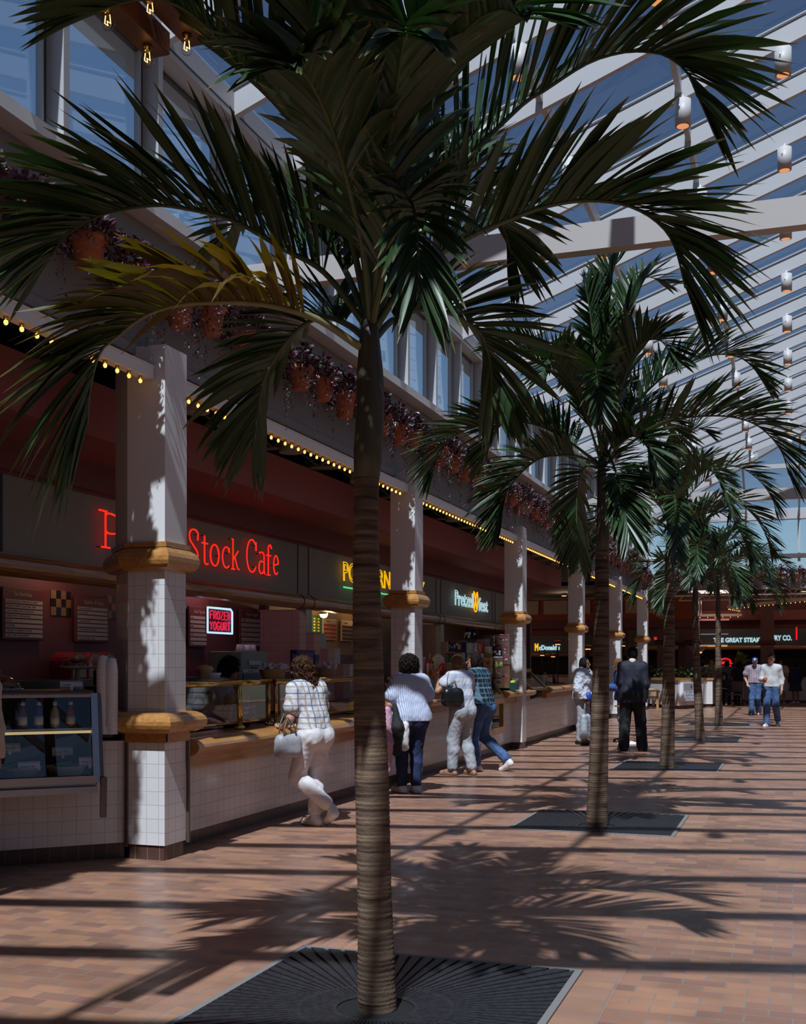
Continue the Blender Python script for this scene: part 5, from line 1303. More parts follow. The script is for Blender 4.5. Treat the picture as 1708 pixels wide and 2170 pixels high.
# steel joists and round cans above the strips
for i in range(22):
    y = 5.0 + 1.3 * i
    if y > 33: break
    t = thing('roof_joist', ordn(i) + ' pale steel joist from the near end above the arcade', 'joist', (-4.95, y, 3.7), 'steel joists in the arcade')
    mb = MB().tube([(0, 0, .58), (-.5, .0, .25), (-1.0, 0, .62)], .022, 6); mb.build('web', M_fascia, t)
    MB().tube([(0, 0, .7), (-1.3, 0, .7)], .025, 6).build('top_chord', M_fascia, t)
    MB().tube([(-.1, 0, .25), (-.95, 0, .25)], .025, 6).build('bottom_chord', M_fascia, t)
for i in range(9):
    y = 9.3 + 2.1 * i
    t = thing('downlight', ordn(i) + ' pale round downlight from the near end inside the arcade', 'downlight', (-5.2, y, 3.86), 'downlights inside the arcade')
    MB().lathe([(.12, 0), (.13, .0), (.13, .3), (.001, .31)], n=18).build('can', M_fascia, t); MB().tube([(0, 0, .3), (0, 0, .65)], .015, 6).build('rod', M_fascia, t)
for i, y in enumerate((9.0, 13.0)):
    t = thing('air_grille', ['dark slatted air grille above the first sign', 'dark slatted air grille above the hanging yogurt sign'][i], 'grille', (-5.5, y, 4.0)); mb = MB()
    for k in range(7): mb.bx(-.3, .3, k * .05, k * .05 + .02, 0, .03)
    mb.build('slats', M_fascia, t); MB().bx(-.33, .33, -.03, .36, .03, .5).build('box', M_black, t)
# white spotlight cans under the rafters
CAN = None
def can(x, y, label):
    global CAN
    z = ZE + TA * (x - XF)
    if CAN is None:
        CAN = thing('spotlight', label, 'spotlight', (x, y, z), 'white spotlight cans under the rafters')
        MB().lathe([(.088, -.34), (.088, -.06)], (.0, -.1, 0), 26).build('can', mat('can_white', (.52, .50, .49), .5), CAN)
        MB().lathe([(.076, -.344), (.076, -.3402)], (0, -.1, 0), 24).build('baffle', mat('baffle_amber', (.30, .12, .05), .5), CAN)
        MB().lathe([(.066, -.348), (.066, -.3442)], (0, -.1, 0), 20).build('lamp', glow('lamp_amber', (1, .40, .15), .75), CAN)
        mb = MB().bar((0, 0, 0), (0, -.05, -.03), .06, .02); mb.bar((0, -.02, .02), (-.03, -.19, -.17), .035, .012, up=(1, 0, 0)); mb.build('yoke', M_white, CAN)
        return CAN
    return copy_tree(CAN, (x, y, z), label=label)
for r, (x, nm) in enumerate(((-.1, 'right-hand row'), (-1.15, 'middle row'), (-2.42, 'left-hand row'))):
    for k in range(14):
        y = Y0 + 1.25 * (2 * k - 2)
        if y > YEND - 5: break
        can(x, y, '%s white spotlight can from the near end in the %s under the rafters' % (ordn(k), nm))
# two brown light bars with clear bulbs, hanging overhead at the top left
def lightbar(label, p, L, n0, step):
    p = Vector(p); t = thing('light_bar', label, 'light bar', p, 'brown light bars overhead')
    MB().rbox((0, -L / 2, .05), (.11, L, .1), .006).build('housing', mat('bronze_bar', (.13, .055, .03), .4), t)
    for k in range(int((L - n0) / step) + 1):
        y = -n0 - k * step
        b = MB().lathe([(.001, -.088), (.018, -.085), (.029, -.066), (.03, -.055), (.024, -.036), (.015, -.02), (.014, 0)], (0, y, 0), 16).build('bulb', G_bulb, t)
        MB().lathe([(.02, 0), (.02, -.012), (.014, -.016), (.014, -.024)][::-1], (0, y, 0), 14).build('socket', M_brass, b)
        MB().tube([(-.01, y, -.03), (-.014, y, -.06), (-.005, y + .01, -.066), (.005, y - .01, -.06), (.014, y, -.066), (.01, y, -.03)], .0016, 5).build('filament', FIL, b)
    MB().tube([(0, -.5, .1), (0, -.5, 2.9)], .008, 6).build('hanger', M_white, t)
    MB().tube([(0, -L + .4, .1), (0, -L + .4, 2.9)], .008, 6).build('hanger', M_white, t)
lightbar('left one of two brown light bars with clear bulbs at the top left', at_d(338, 122, 5.0), 2.6, .1, .3)
lightbar('right one of two brown light bars with clear bulbs at the top left', at_d(420, 98, 5.05), 2.6, .1, .3)
# ================================================================== PEOPLE (implicit surfaces meshed with surface nets)
def surface_nets(F, o, h):
    s = F < 0
    nx, ny, nz = F.shape
    cnt = np.zeros((nx - 1, ny - 1, nz - 1), dtype=np.int8)
    offs = [(a, b, c) for a in (0, 1) for b in (0, 1) for c in (0, 1)]
    for a, b, c in offs: cnt += s[a:nx - 1 + a, b:ny - 1 + b, c:nz - 1 + c]
    mix = (cnt > 0) & (cnt < 8)
    I, J, K = np.nonzero(mix)
    if len(I) == 0: return np.zeros((0, 3)), np.zeros((0, 4), int)
    idx = -np.ones(mix.shape, dtype=np.int64); idx[I, J, K] = np.arange(len(I))
    V = {q: F[I + q[0], J + q[1], K + q[2]] for q in offs}
    acc = np.zeros((len(I), 3)); num = np.zeros(len(I))
    for q in offs:
        for ax in range(3):
            if q[ax]: continue
            r = list(q); r[ax] = 1; r = tuple(r)
            m = (V[q] < 0) != (V[r] < 0)
            t = np.where(m, V[q] / np.where(m, V[q] - V[r], 1), 0)
            for d in range(3): acc[:, d] += np.where(m, q[d] + (t if d == ax else 0), 0)
            num += m
    pos = (acc / num[:, None] + np.stack([I, J, K], 1)) * h + np.array(o)
    quads = []
    for ax in range(3):
        a = [slice(None)] * 3; b = [slice(None)] * 3; a[ax] = slice(0, -1); b[ax] = slice(1, None)
        sa, sb = s[tuple(a)], s[tuple(b)]
        u, v = [(1, 2), (2, 0), (0, 1)][ax]
        E = np.stack(np.nonzero(sa != sb), 1)
        E = E[(E[:, u] > 0) & (E[:, v] > 0) & (E[:, u] < F.shape[u] - 1) & (E[:, v] < F.shape[v] - 1)]
        if len(E) == 0: continue
        fl = sa[E[:, 0], E[:, 1], E[:, 2]]
        def cell(du, dv):
            c = E.copy(); c[:, u] -= du; c[:, v] -= dv
            return idx[c[:, 0], c[:, 1], c[:, 2]]
        q = np.stack([cell(1, 1), cell(0, 1), cell(0, 0), cell(1, 0)], 1)
        q[~fl] = q[~fl][:, ::-1]
        quads.append(q)
    q = np.concatenate(quads); q = q[(q >= 0).all(1)]
    return pos, q
class SDF:
    """list of rounded cones and ellipsoids blended together; cuts are half spaces"""
    def __init__(self): self.p = []; self.cuts = []; self.noise = None
    def cone(self, a, b, ra, rb, k=.03): self.p.append(('c', np.array(a, float), np.array(b, float), ra, rb, k)); return self
    def ell(self, c, r, k=.03, R=None): self.p.append(('e', np.array(c, float), np.array(r, float), R, 0, k)); return self
    def sub(self, c, r, k=.02): self.p.append(('s', np.array(c, float), np.array(r, float), None, 0, k)); return self
    def cut(self, n, d): self.cuts.append((np.array(n, float), d)); return self
    def mesh(self, h):
        lo = np.array([9., 9, 9]); hi = -lo
        for q in self.p:
            if q[0] == 'c':
                r = max(q[3], q[4]); lo = np.minimum(lo, np.minimum(q[1], q[2]) - r); hi = np.maximum(hi, np.maximum(q[1], q[2]) + r)
            elif q[0] == 'e': r = q[2].max() if q[3] is not None else q[2]; lo = np.minimum(lo, q[1] - r); hi = np.maximum(hi, q[1] + r)
        mg = 3 * h + (self.noise[0] if self.noise else 0); lo = lo - mg; hi = hi + mg
        n = np.ceil((hi - lo) / h).astype(int) + 1
        F = np.full(n, .2, dtype=np.float32)
        ax = [lo[d] + h * np.arange(n[d]) for d in range(3)]
        for q in self.p:
            k = q[5]; m = k + 4 * h + .01
            if q[0] == 'c': r = max(q[3], q[4]); a = np.minimum(q[1], q[2]) - r - m; b = np.maximum(q[1], q[2]) + r + m
            else: r = (q[2].max() if q[3] is not None else q[2]); a = q[1] - r - m; b = q[1] + r + m
            i0 = np.maximum(0, np.floor((a - lo) / h).astype(int)); i1 = np.minimum(n, np.ceil((b - lo) / h).astype(int) + 1)
            if (i1 <= i0).any(): continue
            sl_ = tuple(slice(i0[d], i1[d]) for d in range(3))
            X, Y, Z = np.meshgrid(*[ax[d][sl_[d]] for d in range(3)], indexing='ij')
            if q[0] == 'c':
                ba = q[2] - q[1]; L = max(1e-9, ba.dot(ba)); px, py, pz = X - q[1][0], Y - q[1][1], Z - q[1][2]
                t = np.clip((px * ba[0] + py * ba[1] + pz * ba[2]) / L, 0, 1)
                d = np.sqrt((px - t * ba[0]) ** 2 + (py - t * ba[1]) ** 2 + (pz - t * ba[2]) ** 2) - (q[3] + (q[4] - q[3]) * t)
            else:
                px, py, pz = X - q[1][0], Y - q[1][1], Z - q[1][2]
                if q[3] is not None:
                    R = q[3]; px, py, pz = [R[0][j] * px + R[1][j] * py + R[2][j] * pz for j in range(3)]
                e = np.sqrt((px / q[2][0]) ** 2 + (py / q[2][1]) ** 2 + (pz / q[2][2]) ** 2)
                g = np.sqrt((px / q[2][0] ** 2) ** 2 + (py / q[2][1] ** 2) ** 2 + (pz / q[2][2] ** 2) ** 2) + 1e-6
                d = e * (e - 1) / g
            f = F[sl_]
            if q[0] == 's':
                hh = np.clip(.5 - .5 * (f + d) / k, 0, 1); F[sl_] = f + (-d - f) * hh + k * hh * (1 - hh)
            else:
                hh = np.clip(.5 + .5 * (f - d) / k, 0, 1); F[sl_] = f + (d - f) * hh - k * hh * (1 - hh)
        X, Y, Z = np.meshgrid(*ax, indexing='ij', sparse=True)
        if self.noise:
            am, fr = self.noise; w = 2 * PI * fr
            F += am * .5 * (np.sin(w * X + 2.1 * np.sin(w * .7 * Z + 1)) * np.sin(w * Y * 1.1 + 1.7 * np.sin(w * .6 * X)) + .6 * np.sin(2.1 * w * Z + 2 * np.sin(w * 1.3 * Y)) * np.sin(2.3 * w * X + w * Y)).astype(np.float32)
        for nn, dd in self.cuts: F = np.maximum(F, (nn[0] * X + nn[1] * Y + nn[2] * Z - dd).astype(np.float32))
        return surface_nets(F, lo, h)
    def build(self, name, m, parent, h):
        p, q = self.mesh(h)
        me = bpy.data.meshes.new(name)
        me.vertices.add(len(p)); me.vertices.foreach_set('co', p.astype(np.float32).ravel())
        me.loops.add(len(q) * 4); me.loops.foreach_set('vertex_index', q.astype(np.int32).ravel())
        me.polygons.add(len(q)); me.polygons.foreach_set('loop_start', np.arange(0, len(q) * 4, 4, dtype=np.int32))
        me.polygons.foreach_set('use_smooth', np.ones(len(q), bool))
        me.update(calc_edges=True); me.materials.append(m)
        o = bpy.data.objects.new(name, me); COL.objects.link(o); o.parent = parent
        return o
def V3(*a): return np.array(a, float)
SKIN = mat('skin_light', (.46, .24, .16), .5, var=.06, vscale=9); SKINT = mat('skin_tan', (.36, .17, .10), .5, var=.06, vscale=9); SKIND = mat('skin_dark', (.085, .04, .025), .45)
SKINB = mat('skin_brown', (.20, .095, .055), .45)
H_dark = mat('hair_dark', (.012, .006, .004), .7, 0, .15, var=.5, vscale=60, bump=1, bscale=140); H_brown = mat('hair_brown', (.045, .018, .008), .7, 0, .15, var=.6, vscale=60, bump=1, bscale=140)
H_sand = mat('hair_sandy', (.15, .072, .028), .65, 0, .2, var=.5, vscale=60, bump=1, bscale=140); H_black = mat('hair_black', (.005, .004, .004), .65, 0, .15, bump=.8, bscale=140); H_blond = mat('hair_blond', (.30, .19, .08), .5, bump=.8, bscale=140)
M_eye = mat('eye_dark', (.01, .008, .008), .15); M_lip = mat('lips', (.30, .09, .07), .45)
def person(label, pos, face, H=1.68, skin=SKIN, hair=None, top=None, bottom=None, shoes=None, pose={}, h=.009, group=None, stout=1.0, woman=True, fold=(.006, 7), features=True, belt=None, cat='person'):
    """pose keys: lean (x, y shift of the chest per metre), hip shift, head (turn, nod), L/R arm = (elbow, wrist), L/R leg = (knee, ankle, toe yaw, heel lift)"""
    t = thing('person', label, cat, (pos[0], pos[1], 0), group, rz=math.radians(face) - PI / 2)
    s = H / 1.70
    def P(*a): return V3(*a) * s
    hs = pose.get('hip', (0, 0, 0)); ln = pose.get('lean', (0, 0))
    pel = P(hs[0], hs[1], .95 + hs[2])
    def up(x, y, z):      # upper body point, leaning about the pelvis
        k = (z - .95); return pel + P(x + ln[0] * k, y + ln[1] * k, k)
    SW = pose.get('sw', .165 if woman else .19); HW = .095 * (1.05 if woman else .95)
    sh = {sd: up(sg * SW, 0, 1.39) for sd, sg in (('L', -1), ('R', 1))}
    hip = {sd: pel + P(sg * HW, 0, -.03) for sd, sg in (('L', -1), ('R', 1))}
    arms = {}; legs = {}
    for sd, sg in (('L', -1), ('R', 1)):
        e, w_ = pose.get(sd + 'arm', ((sg * .21, -.02, 1.10), (sg * .22, .06, .86)))
        arms[sd] = (P(*e) + P(hs[0], hs[1], hs[2]) + P(ln[0], ln[1], 0) * (e[2] - .95), P(*w_) + P(hs[0], hs[1], hs[2]) + P(ln[0], ln[1], 0) * (w_[2] - .95)) if not pose.get('abs') else (P(*e), P(*w_))
        k, a, ty, lift = pose.get(sd + 'leg', ((sg * .095, .015, .50), (sg * .095, -.03, .085), sg * 8, 0))
        legs[sd] = (P(*k), P(*a), math.radians(ty), lift)
    neck = up(0, .0, 1.44); ht, hn = pose.get('head', (0, 0))
    hc = up(0, .035, 1.585) + V3(0, math.sin(math.radians(hn)) * .05, 0)
    ca, sa = math.cos(math.radians(ht)), math.sin(math.radians(ht)); cn, sn = math.cos(math.radians(hn)), math.sin(math.radians(hn))
    RH = np.array([[ca, -sa * cn, sa * sn], [sa, ca * cn, -ca * sn], [0, sn, cn]])     # head axes as columns, nod about x then turn about z
    RH = np.array([[ca, -sa, 0], [sa, ca, 0], [0, 0, 1]]) @ np.array([[1, 0, 0], [0, cn, sn], [0, -sn, cn]])
    def hd(x, y, z): return hc + RH @ (V3(x, y, z) * s)
    RT_ = RH   # columns are the head axes
    st = stout
    B = SDF()
    def torso(S, g=0.0, z0=.93, bust=True):
        for sg in (-1, 1):
            S.cone(up(sg * .085, .0, 1.33), up(sg * .055 * st, .0, 1.10), (.088 + g) * s * (1 + .5 * (st - 1)), (.085 * st + g) * s, .06)
            S.cone(up(sg * .055 * st, 0, 1.10), pel + P(sg * .075 * st, 0, -.0), (.085 * st + g) * s, (.105 * st + g) * s, .06)
            S.cone(up(sg * .04, 0, 1.42), sh['L' if sg < 0 else 'R'], (.055 + g) * s, (.062 + g) * s, .05)
        if woman and bust:
            for sg in (-1, 1): S.ell(up(sg * .075, .085, 1.27), (V3(.07, .065, .07) + g) * s, .04)
    torso(B)
    B.cone(neck - P(0, 0, .04), hc - P(0, .02, .06), .056 * s, .052 * s, .03)
    # head: skull, jaw, chin, nose, ears
    B.ell(hd(0, -.012, .035), V3(.076, .094, .088) * s, .02, RT_.T)
    B.ell(hd(0, .022, -.045), V3(.058, .066, .072) * s, .03, RT_.T)
    B.cone(hd(0, .07, -.085), hd(0, .06, -.08), .024 * s, .03 * s, .02)
    B.cone(hd(0, .083, .018), hd(0, .108, -.022), .009 * s, .014 * s, .012)
    for sg in (-1, 1):
        B.ell(hd(sg * .076, -.008, -.01), V3(.012, .02, .032) * s, .008, RT_.T)
        B.sub(hd(sg * .033, .098, .018), V3(.017, .014, .011) * s, .01)
    # limbs
    for sd, sg in (('L', -1), ('R', 1)):
        e, w_ = arms[sd]; kn, an, ty, lift = legs[sd]
        B.cone(sh[sd], e, .05 * s * (1 + .5 * (st - 1)), .04 * s, .03); B.cone(e, w_, .041 * s, .027 * s, .02)
        d = (w_ - e); d /= np.linalg.norm(d)
        hdir = pose.get(sd + 'hand'); dd = V3(*hdir) if hdir else d
        dd = dd / np.linalg.norm(dd)
        nrm = np.cross(dd, V3(0, 0, 1) if abs(dd[2]) < .8 else V3(0, 1, 0)); nrm /= np.linalg.norm(nrm)
        if abs(dd[2]) < .8: palm = np.cross(nrm, dd); acr = nrm
        else: palm = V3(-sg, 0, 0); palm -= dd * palm.dot(dd); palm /= np.linalg.norm(palm); acr = np.cross(dd, palm)
        kc = w_ + dd * .085 * s
        B.cone(w_ - dd * .01, w_ + dd * .02, .027 * s, .026 * s, .015)
        for q in (-1, 1): B.cone(w_ + dd * .02 + acr * q * .012 * s, kc + acr * q * .026 * s, .017 * s, .015 * s, .016)
        cl = pose.get(sd + 'curl', .45)
        fr = max(.0085 * s, h * .95)
        for f_, (off, L1) in enumerate(((-.031, .062), (-.0105, .074), (.0105, .07), (.031, .054))):
            b0 = kc + acr * off * s; b1 = b0 + (dd * math.cos(cl) - palm * math.sin(cl) * -1) * L1 * .5 * s
            c2 = cl * 2.1; b2 = b1 + (dd * math.cos(c2) + palm * math.sin(c2)) * L1 * .5 * s
            B.cone(b0, b1, fr, fr * .95, .006); B.cone(b1, b2, fr * .95, fr * .85, .004)
        tside = acr * (1 if (acr[1] + acr[0] * -sg * .2) > 0 else -1)
        tb = w_ + dd * .025 * s + tside * .022 * s; t1_ = tb + (dd * .6 + tside * .7 + palm * .25) * .04 * s; t2_ = t1_ + (dd * .9 + tside * .25 + palm * .3) * .032 * s
        B.cone(tb, t1_, fr * 1.2, fr, .01); B.cone(t1_, t2_, fr, fr * .85, .005)
        B.cone(hip[sd], kn, .082 * s * st, .055 * s, .04); B.cone(kn, kn + (an - kn) * .35 + P(0, -.012, 0), .054 * s, .052 * s, .03); B.cone(kn + (an - kn) * .3 + P(0, -.012, 0), an, .052 * s, .035 * s, .03)
        fd = V3(math.sin(-ty) * -1 * 1, math.cos(ty), 0); fd = V3(math.sin(ty), math.cos(ty), 0)
        toe = an + fd * .175 * s + V3(0, 0, -an[2] + .03 * s) if lift == 0 else an + fd * .11 * s + V3(0, 0, -.145 * s)
        heel = an - fd * .05 * s + V3(0, 0, -.05 * s)
        B.cone(heel, toe, .034 * s, .03 * s, .03); B.cone(an, toe, .034 * s, .026 * s, .03)
        legs[sd] = (kn, an, fd, lift, toe, heel)
    B.cut((0, 0, -1), -.002)
    body = B.build('body', skin, t, h)
    if features:
        for sg in (-1, 1): MB().ball(tuple(hd(sg * .033, .083, .017)), .0115 * s, 8).build('eye', M_eye, t)
        e = MB(); e.tube([tuple(hd(x, y, z)) for x, y, z in ((-.024, .078, -.052), (-.01, .0885, -.05), (0, .089, -.052), (.01, .0885, -.05), (.024, .078, -.052))], [.003 * s, .007 * s, .007 * s, .007 * s, .003 * s], 6); e.build('mouth', M_lip, t)
    # ---- clothes
    if top:
        g = top.get('g', .016); S = SDF(); torso(S, g + .004)
        hem = top.get('hem', .93)
        if hem < .93:
            for sg in (-1, 1): S.cone(pel + P(sg * .07 * st, 0, 0), pel + P(sg * .075 * st, 0, hem - .95), (.108 * st + g + .012) * s, (.112 * st + g + top.get('flare', .01)) * s, .06)
        for sd in ('L', 'R'):
            e, w_ = arms[sd]; q = top.get('sleeve', .6)
            a0 = sh[sd]
            if q <= 1:
                b_ = a0 + (e - a0) * q; rr = (.05 - .01 * q) * s + g + top.get('sg', .012)
                S.cone(a0, b_ , (.053 + g) * s, rr, .03)
                n_ = (e - a0) / np.linalg.norm(e - a0)
                # flat sleeve end
                S.p[-1] = ('c', a0, b_ - n_ * rr * .6, (.055 + g) * s, rr, .03)
            else:
                S.cone(a0, e, (.053 + g) * s, (.043 + g) * s, .03); S.cone(e, e + (w_ - e) * (q - 1), (.043 + g) * s, (.032 + g) * s, .03)
        if top.get('collar'):
            m_ = 18; S.cone(neck - P(0, .01, .025), neck + P(0, -.008, .03), .068 * s, .060 * s, .02)
        S.cut((0, 0, -1), -(pel[2] + (hem - .95) * s) )
        S.noise = (top.get('fold', fold)[0], top.get('fold', fold)[1])
        so = S.build(top.get('name', 'shirt'), top['m'], t, h)
        if top.get('collar_m'):
            C2 = SDF(); C2.cone(neck - P(0, .005, .0), neck + P(0, -.004, .038), .066 * s, .062 * s, .02); C2.build('collar', top['collar_m'], t, h)
    if bottom:
        g = bottom.get('g', .014); S = SDF(); kind = bottom.get('kind', 'pants')
        wz = bottom.get('waist', 1.0)
        for sg in (-1, 1):
            S.cone(pel + P(sg * .06 * st, 0, wz - .95), pel + P(sg * .078 * st, -.012, -.02), (.088 * st + g * .6) * s, (.112 * st + g * .7) * s, .05)
            S.ell(pel + P(sg * .075, -.055, -.05), (V3(.085, .08, .095) + g * .5) * s * st, .05)
        if kind == 'skirt':
            z1 = bottom['cut']
            for sg in (-1, 1):
                for yy in (-.03, .03): S.cone(pel + P(sg * .07 * st, 0, -.05), P(sg * .13 + hs[0], yy * 2 + hs[1], z1), .11 * s, .12 * s, .08)
            S.cut((0, 0, -1), -z1 * s)
        else:
            for sd in ('L', 'R'):
                kn, an = legs[sd][0], legs[sd][1]; q = bottom.get('len', .93); e2 = kn + (an - kn) * q
                S.cone(hip[sd], kn, (.086 * st + g) * s, (.06 + g) * s, .035)
                kc_ = kn + (an - kn) * .32 + P(0, -.012, 0)
                S.cone(kn, kc_, (.062 + g) * s, (.056 + g) * s, .03); S.cone(kc_, e2, (.056 + g) * s, (bottom.get('cuff', .048) + g) * s, .03)
        S.cut((0, 0, 1), pel[2] + (wz - .95) * s + .03)
        S.cut((0, 0, -1), -.012)
        S.noise = bottom.get('fold', fold)
        S.build('skirt' if kind == 'skirt' else 'trousers', bottom['m'], t, h)
        if belt:
            S = SDF()
            for sg in (-1, 1): S.cone(pel + P(sg * .062 * st, 0, wz - .955), pel + P(sg * .062 * st, 0, wz - .925), (.088 * st + g * .6 + .006) * s, (.088 * st + g * .6 + .006) * s, .06)
            S.cut((0, 0, 1), pel[2] + (wz - .915) * s); S.cut((0, 0, -1), -(pel[2] + (wz - .958) * s)); S.build('belt', belt, t, h)
    if shoes:
        for sd in ('L', 'R'):
            kn, an, fd, lift, toe, heel = legs[sd]; S = SDF()
            S.cone(heel + V3(0, 0, .0), toe, .044 * s, .040 * s, .02)
            if shoes.get('kind') != 'sandal': S.cone(an + V3(0, 0, -.01), heel * .6 + toe * .4, .046 * s, .036 * s, .03); S.cone(heel, an, .042 * s, .046 * s, .02)
            if shoes.get('kind') == 'sandal':
                ax_ = toe - heel; S = SDF(); S.cone(heel - V3(0, 0, .012), toe - V3(0, 0, .012), .038 * s, .038 * s, .02); S.cut((0, 0, 1), .028); S.cone(toe * .7 + heel * .3 + V3(0, 0, .01), toe * .72 + heel * .28 + V3(0, 0, .012), .036 * s, .036 * s, .02)
                S.cuts = []
            if lift == 0: S.cut((0, 0, -1), -.002)
            so = S.build('shoe', shoes['m'], t, h)
            if shoes.get('sole') and lift == 0:
                S2 = SDF(); S2.cone(heel - V3(0, 0, .012), toe - V3(0, 0, .01), .048 * s, .044 * s, .02); S2.cut((0, 0, 1), .026); S2.cut((0, 0, -1), -.001); S2.build('sole', shoes['sole'], so, h)
    if hair:
        S = SDF(); kd = hair.get('kind', 'short')
        S.ell(hd(0, -.022, .048), V3(.084, .094, .090) * s, .02, RT_.T)
        if kd == 'short': S.ell(hd(0, -.045, .0), V3(.078, .07, .075) * s, .03, RT_.T)
        elif kd == 'bob':
            for sg in (-1, 1): S.ell(hd(sg * .06, -.02, -.02), V3(.04, .075, .075) * s, .03, RT_.T)
            S.ell(hd(0, -.06, -.02), V3(.085, .06, .085) * s, .03, RT_.T)
        elif kd == 'curly':
            S.ell(hd(0, -.045, .03), V3(.125, .105, .115) * s, .04, RT_.T); S.ell(hd(0, -.06, -.06), V3(.12, .075, .09) * s, .05, RT_.T)
            S.noise = (.035, 22)
        elif kd == 'longcurly':
            S.ell(hd(0, -.03, .05), V3(.11, .105, .09) * s, .03, RT_.T); S.ell(hd(0, -.075, -.08), V3(.115, .075, .14) * s, .05, RT_.T)
            S.ell(hd(.0, -.10, -.24), V3(.105, .065, .15) * s, .05, RT_.T); S.ell(hd(0, -.11, -.37), V3(.075, .05, .12) * s, .05, RT_.T)
            for sg in (-1, 1): S.ell(hd(sg * .075, -.015, -.03), V3(.045, .06, .11) * s, .04, RT_.T)
            S.noise = (.03, 19)
        elif kd == 'shag':
            S.ell(hd(0, -.05, -.03), V3(.095, .075, .11) * s, .03, RT_.T)
            for sg in (-1, 1): S.ell(hd(sg * .07, -.02, -.02), V3(.03, .06, .07) * s, .03, RT_.T)
            S.noise = (.012, 20)
        if kd in ('short', 'bob'): S.noise = S.noise or (.006, 30)
        n_ = RH @ V3(0, 1, -.35); n_ = n_ / np.linalg.norm(n_)
        if kd in ('short', 'shag'): S.sub(hd(0, .12, -.05), V3(.075, .085, .085) * s, .02)
        elif kd in ('curly', 'longcurly'): S.sub(hd(0, .14, -.045), V3(.07, .10, .085) * s, .02)
        else: S.sub(hd(0, .115, -.03), V3(.062, .07, .08) * s, .02)
        S.build('hair', hair['m'], t, h)
    t['_'] = 0; del t['_']
    return t, dict(arms=arms, hd=hd, sh=sh, pel=pel, s=s, hc=hc)
def to_world(t, v):
    return Matrix.Translation(t.location) @ Matrix.Rotation(t.rotation_euler.z, 4, 'Z') @ Vector(tuple(v))
C_plaid = weave_mat('white_plaid', (.62, .62, .64), [(.10, .12, .17), (.36, .27, .20)], .115, .115, .12)
C_white = mat('white_cotton', (.66, .62, .62), .8, bump=.2, bscale=90); C_sneak = mat('white_canvas', (.68, .67, .68), .7); C_sole = mat('cream_sole', (.55, .50, .42), .7)
C_pin = weave_mat('blue_white_stripe', (.56, .60, .72), [(.20, .24, .40)], .022, .02, .4, .8, False, True)
C_navy = mat('navy_denim', (.014, .024, .075), .85, var=.25, vscale=14, bump=.3, bscale=200); C_jean = mat('blue_denim', (.05, .105, .23), .85, var=.35, vscale=9, bump=.3, bscale=200); C_pale = mat('pale_denim', (.36, .37, .40), .85, var=.2, vscale=8, bump=.3, bscale=160)
C_knit = weave_mat('striped_knit', (.56, .57, .62), [(.36, .40, .52)], .15, .15, .45, .9, True, False); C_dplaid = weave_mat('dark_plaid', (.010, .018, .028), [(.06, .13, .17), (.13, .22, .28)], .14, .14, .16)
C_suit = mat('navy_suit', (.009, .010, .024), .75, bump=.1, bscale=200); C_dtrou = mat('dark_trousers', (.008, .008, .010), .8); C_blkshoe = mat('black_leather', (.008, .008, .008), .3)
C_grey = mat('pale_grey_shirt', (.50, .50, .50), .8, bump=.2, bscale=60); C_check = weave_mat('plum_plaid', (.30, .24, .28), [(.10, .07, .11), (.48, .44, .46)], .05, .05, .3); C_bag = mat('grey_handbag', (.34, .34, .36), .5, var=.3, vscale=90)
C_jacket = mat('stone_jacket', (.50, .52, .58), .85, bump=.4, bscale=40); C_blue = mat('blue_jacket', (.04, .08, .26), .8); C_black = mat('black_cloth', (.01, .01, .012), .8); C_pinkc = mat('pink_cloth', (.52, .27, .36), .8, bump=.3, bscale=30)
C_lav = mat('lavender_shirt', (.20, .18, .26), .8); C_dress = mat('pink_white_dress', (.56, .46, .46), .8, var=.15, vscale=40); C_skirt = weave_mat('dark_plaid_skirt', (.03, .03, .05), [(.09, .09, .11)], .08, .08, .2)
# woman in plaid at the low counter (faces the counter, seen from behind and her left-hand side hidden)
w1, k1 = person('woman with long curly brown hair, white plaid shirt and white trousers at the low counter', (-4.36, 10.04), 158, 1.60, SKIN, dict(kind='longcurly', m=H_brown),
    dict(m=C_plaid, sleeve=.78, g=.026, hem=.99, sg=.022, fold=(.006, 6)), dict(m=C_white, g=.026, waist=1.02, len=.84, cuff=.044, fold=(.006, 6)), dict(m=C_sneak, sole=C_sole),
    dict(lean=(-.05, .22), hip=(0, -.05, 0), head=(12, 4), Larm=((-.25, .06, 1.10), (-.12, .33, 1.0)), Rarm=((.24, .10, 1.10), (.10, .34, 1.0)), Lhand=(.3, .9, -.1), Rhand=(-.3, .9, -.1), Rleg=((.10, .06, .49), (.03, -.02, .085), 5, 0), Lleg=((-.11, .10, .50), (.07, -.22, .19), 15, 1)), h=.008, belt=mat('brown_belt', (.05, .022, .012), .5))
def handbag(name, label, p, w, d, hgt, rz, m, strap, sm=None, slouch=.0):
    t = thing(name, label, 'handbag', p, rz=rz)
    S = SDF()
    for sx in (-1, 1): S.cone((sx * (w / 2 - d / 2), 0, d * .5), (sx * (w / 2 - d / 2) * (1 - slouch), 0, hgt - d * .4), d * .52, d * .42, .03)
    S.cone((-(w / 2 - d / 2), 0, d * .5), (w / 2 - d / 2, 0, d * .5), d * .52, d * .52, .03); S.cone((-(w / 2 - d / 2), 0, hgt - d * .5), (w / 2 - d / 2, 0, hgt - d * .5), d * .43, d * .43, .03); [S.cone((-(w / 2 - d / 2), 0, hgt * f), (w / 2 - d / 2, 0, hgt * f), d * .5, d * .5, .03) for f in (.25, .4, .55, .7)]
    S.build('bag_body', m, t, .008)
    for st in strap: MB().tube(st, .008, 6).build('strap', sm or m, t)
    return t
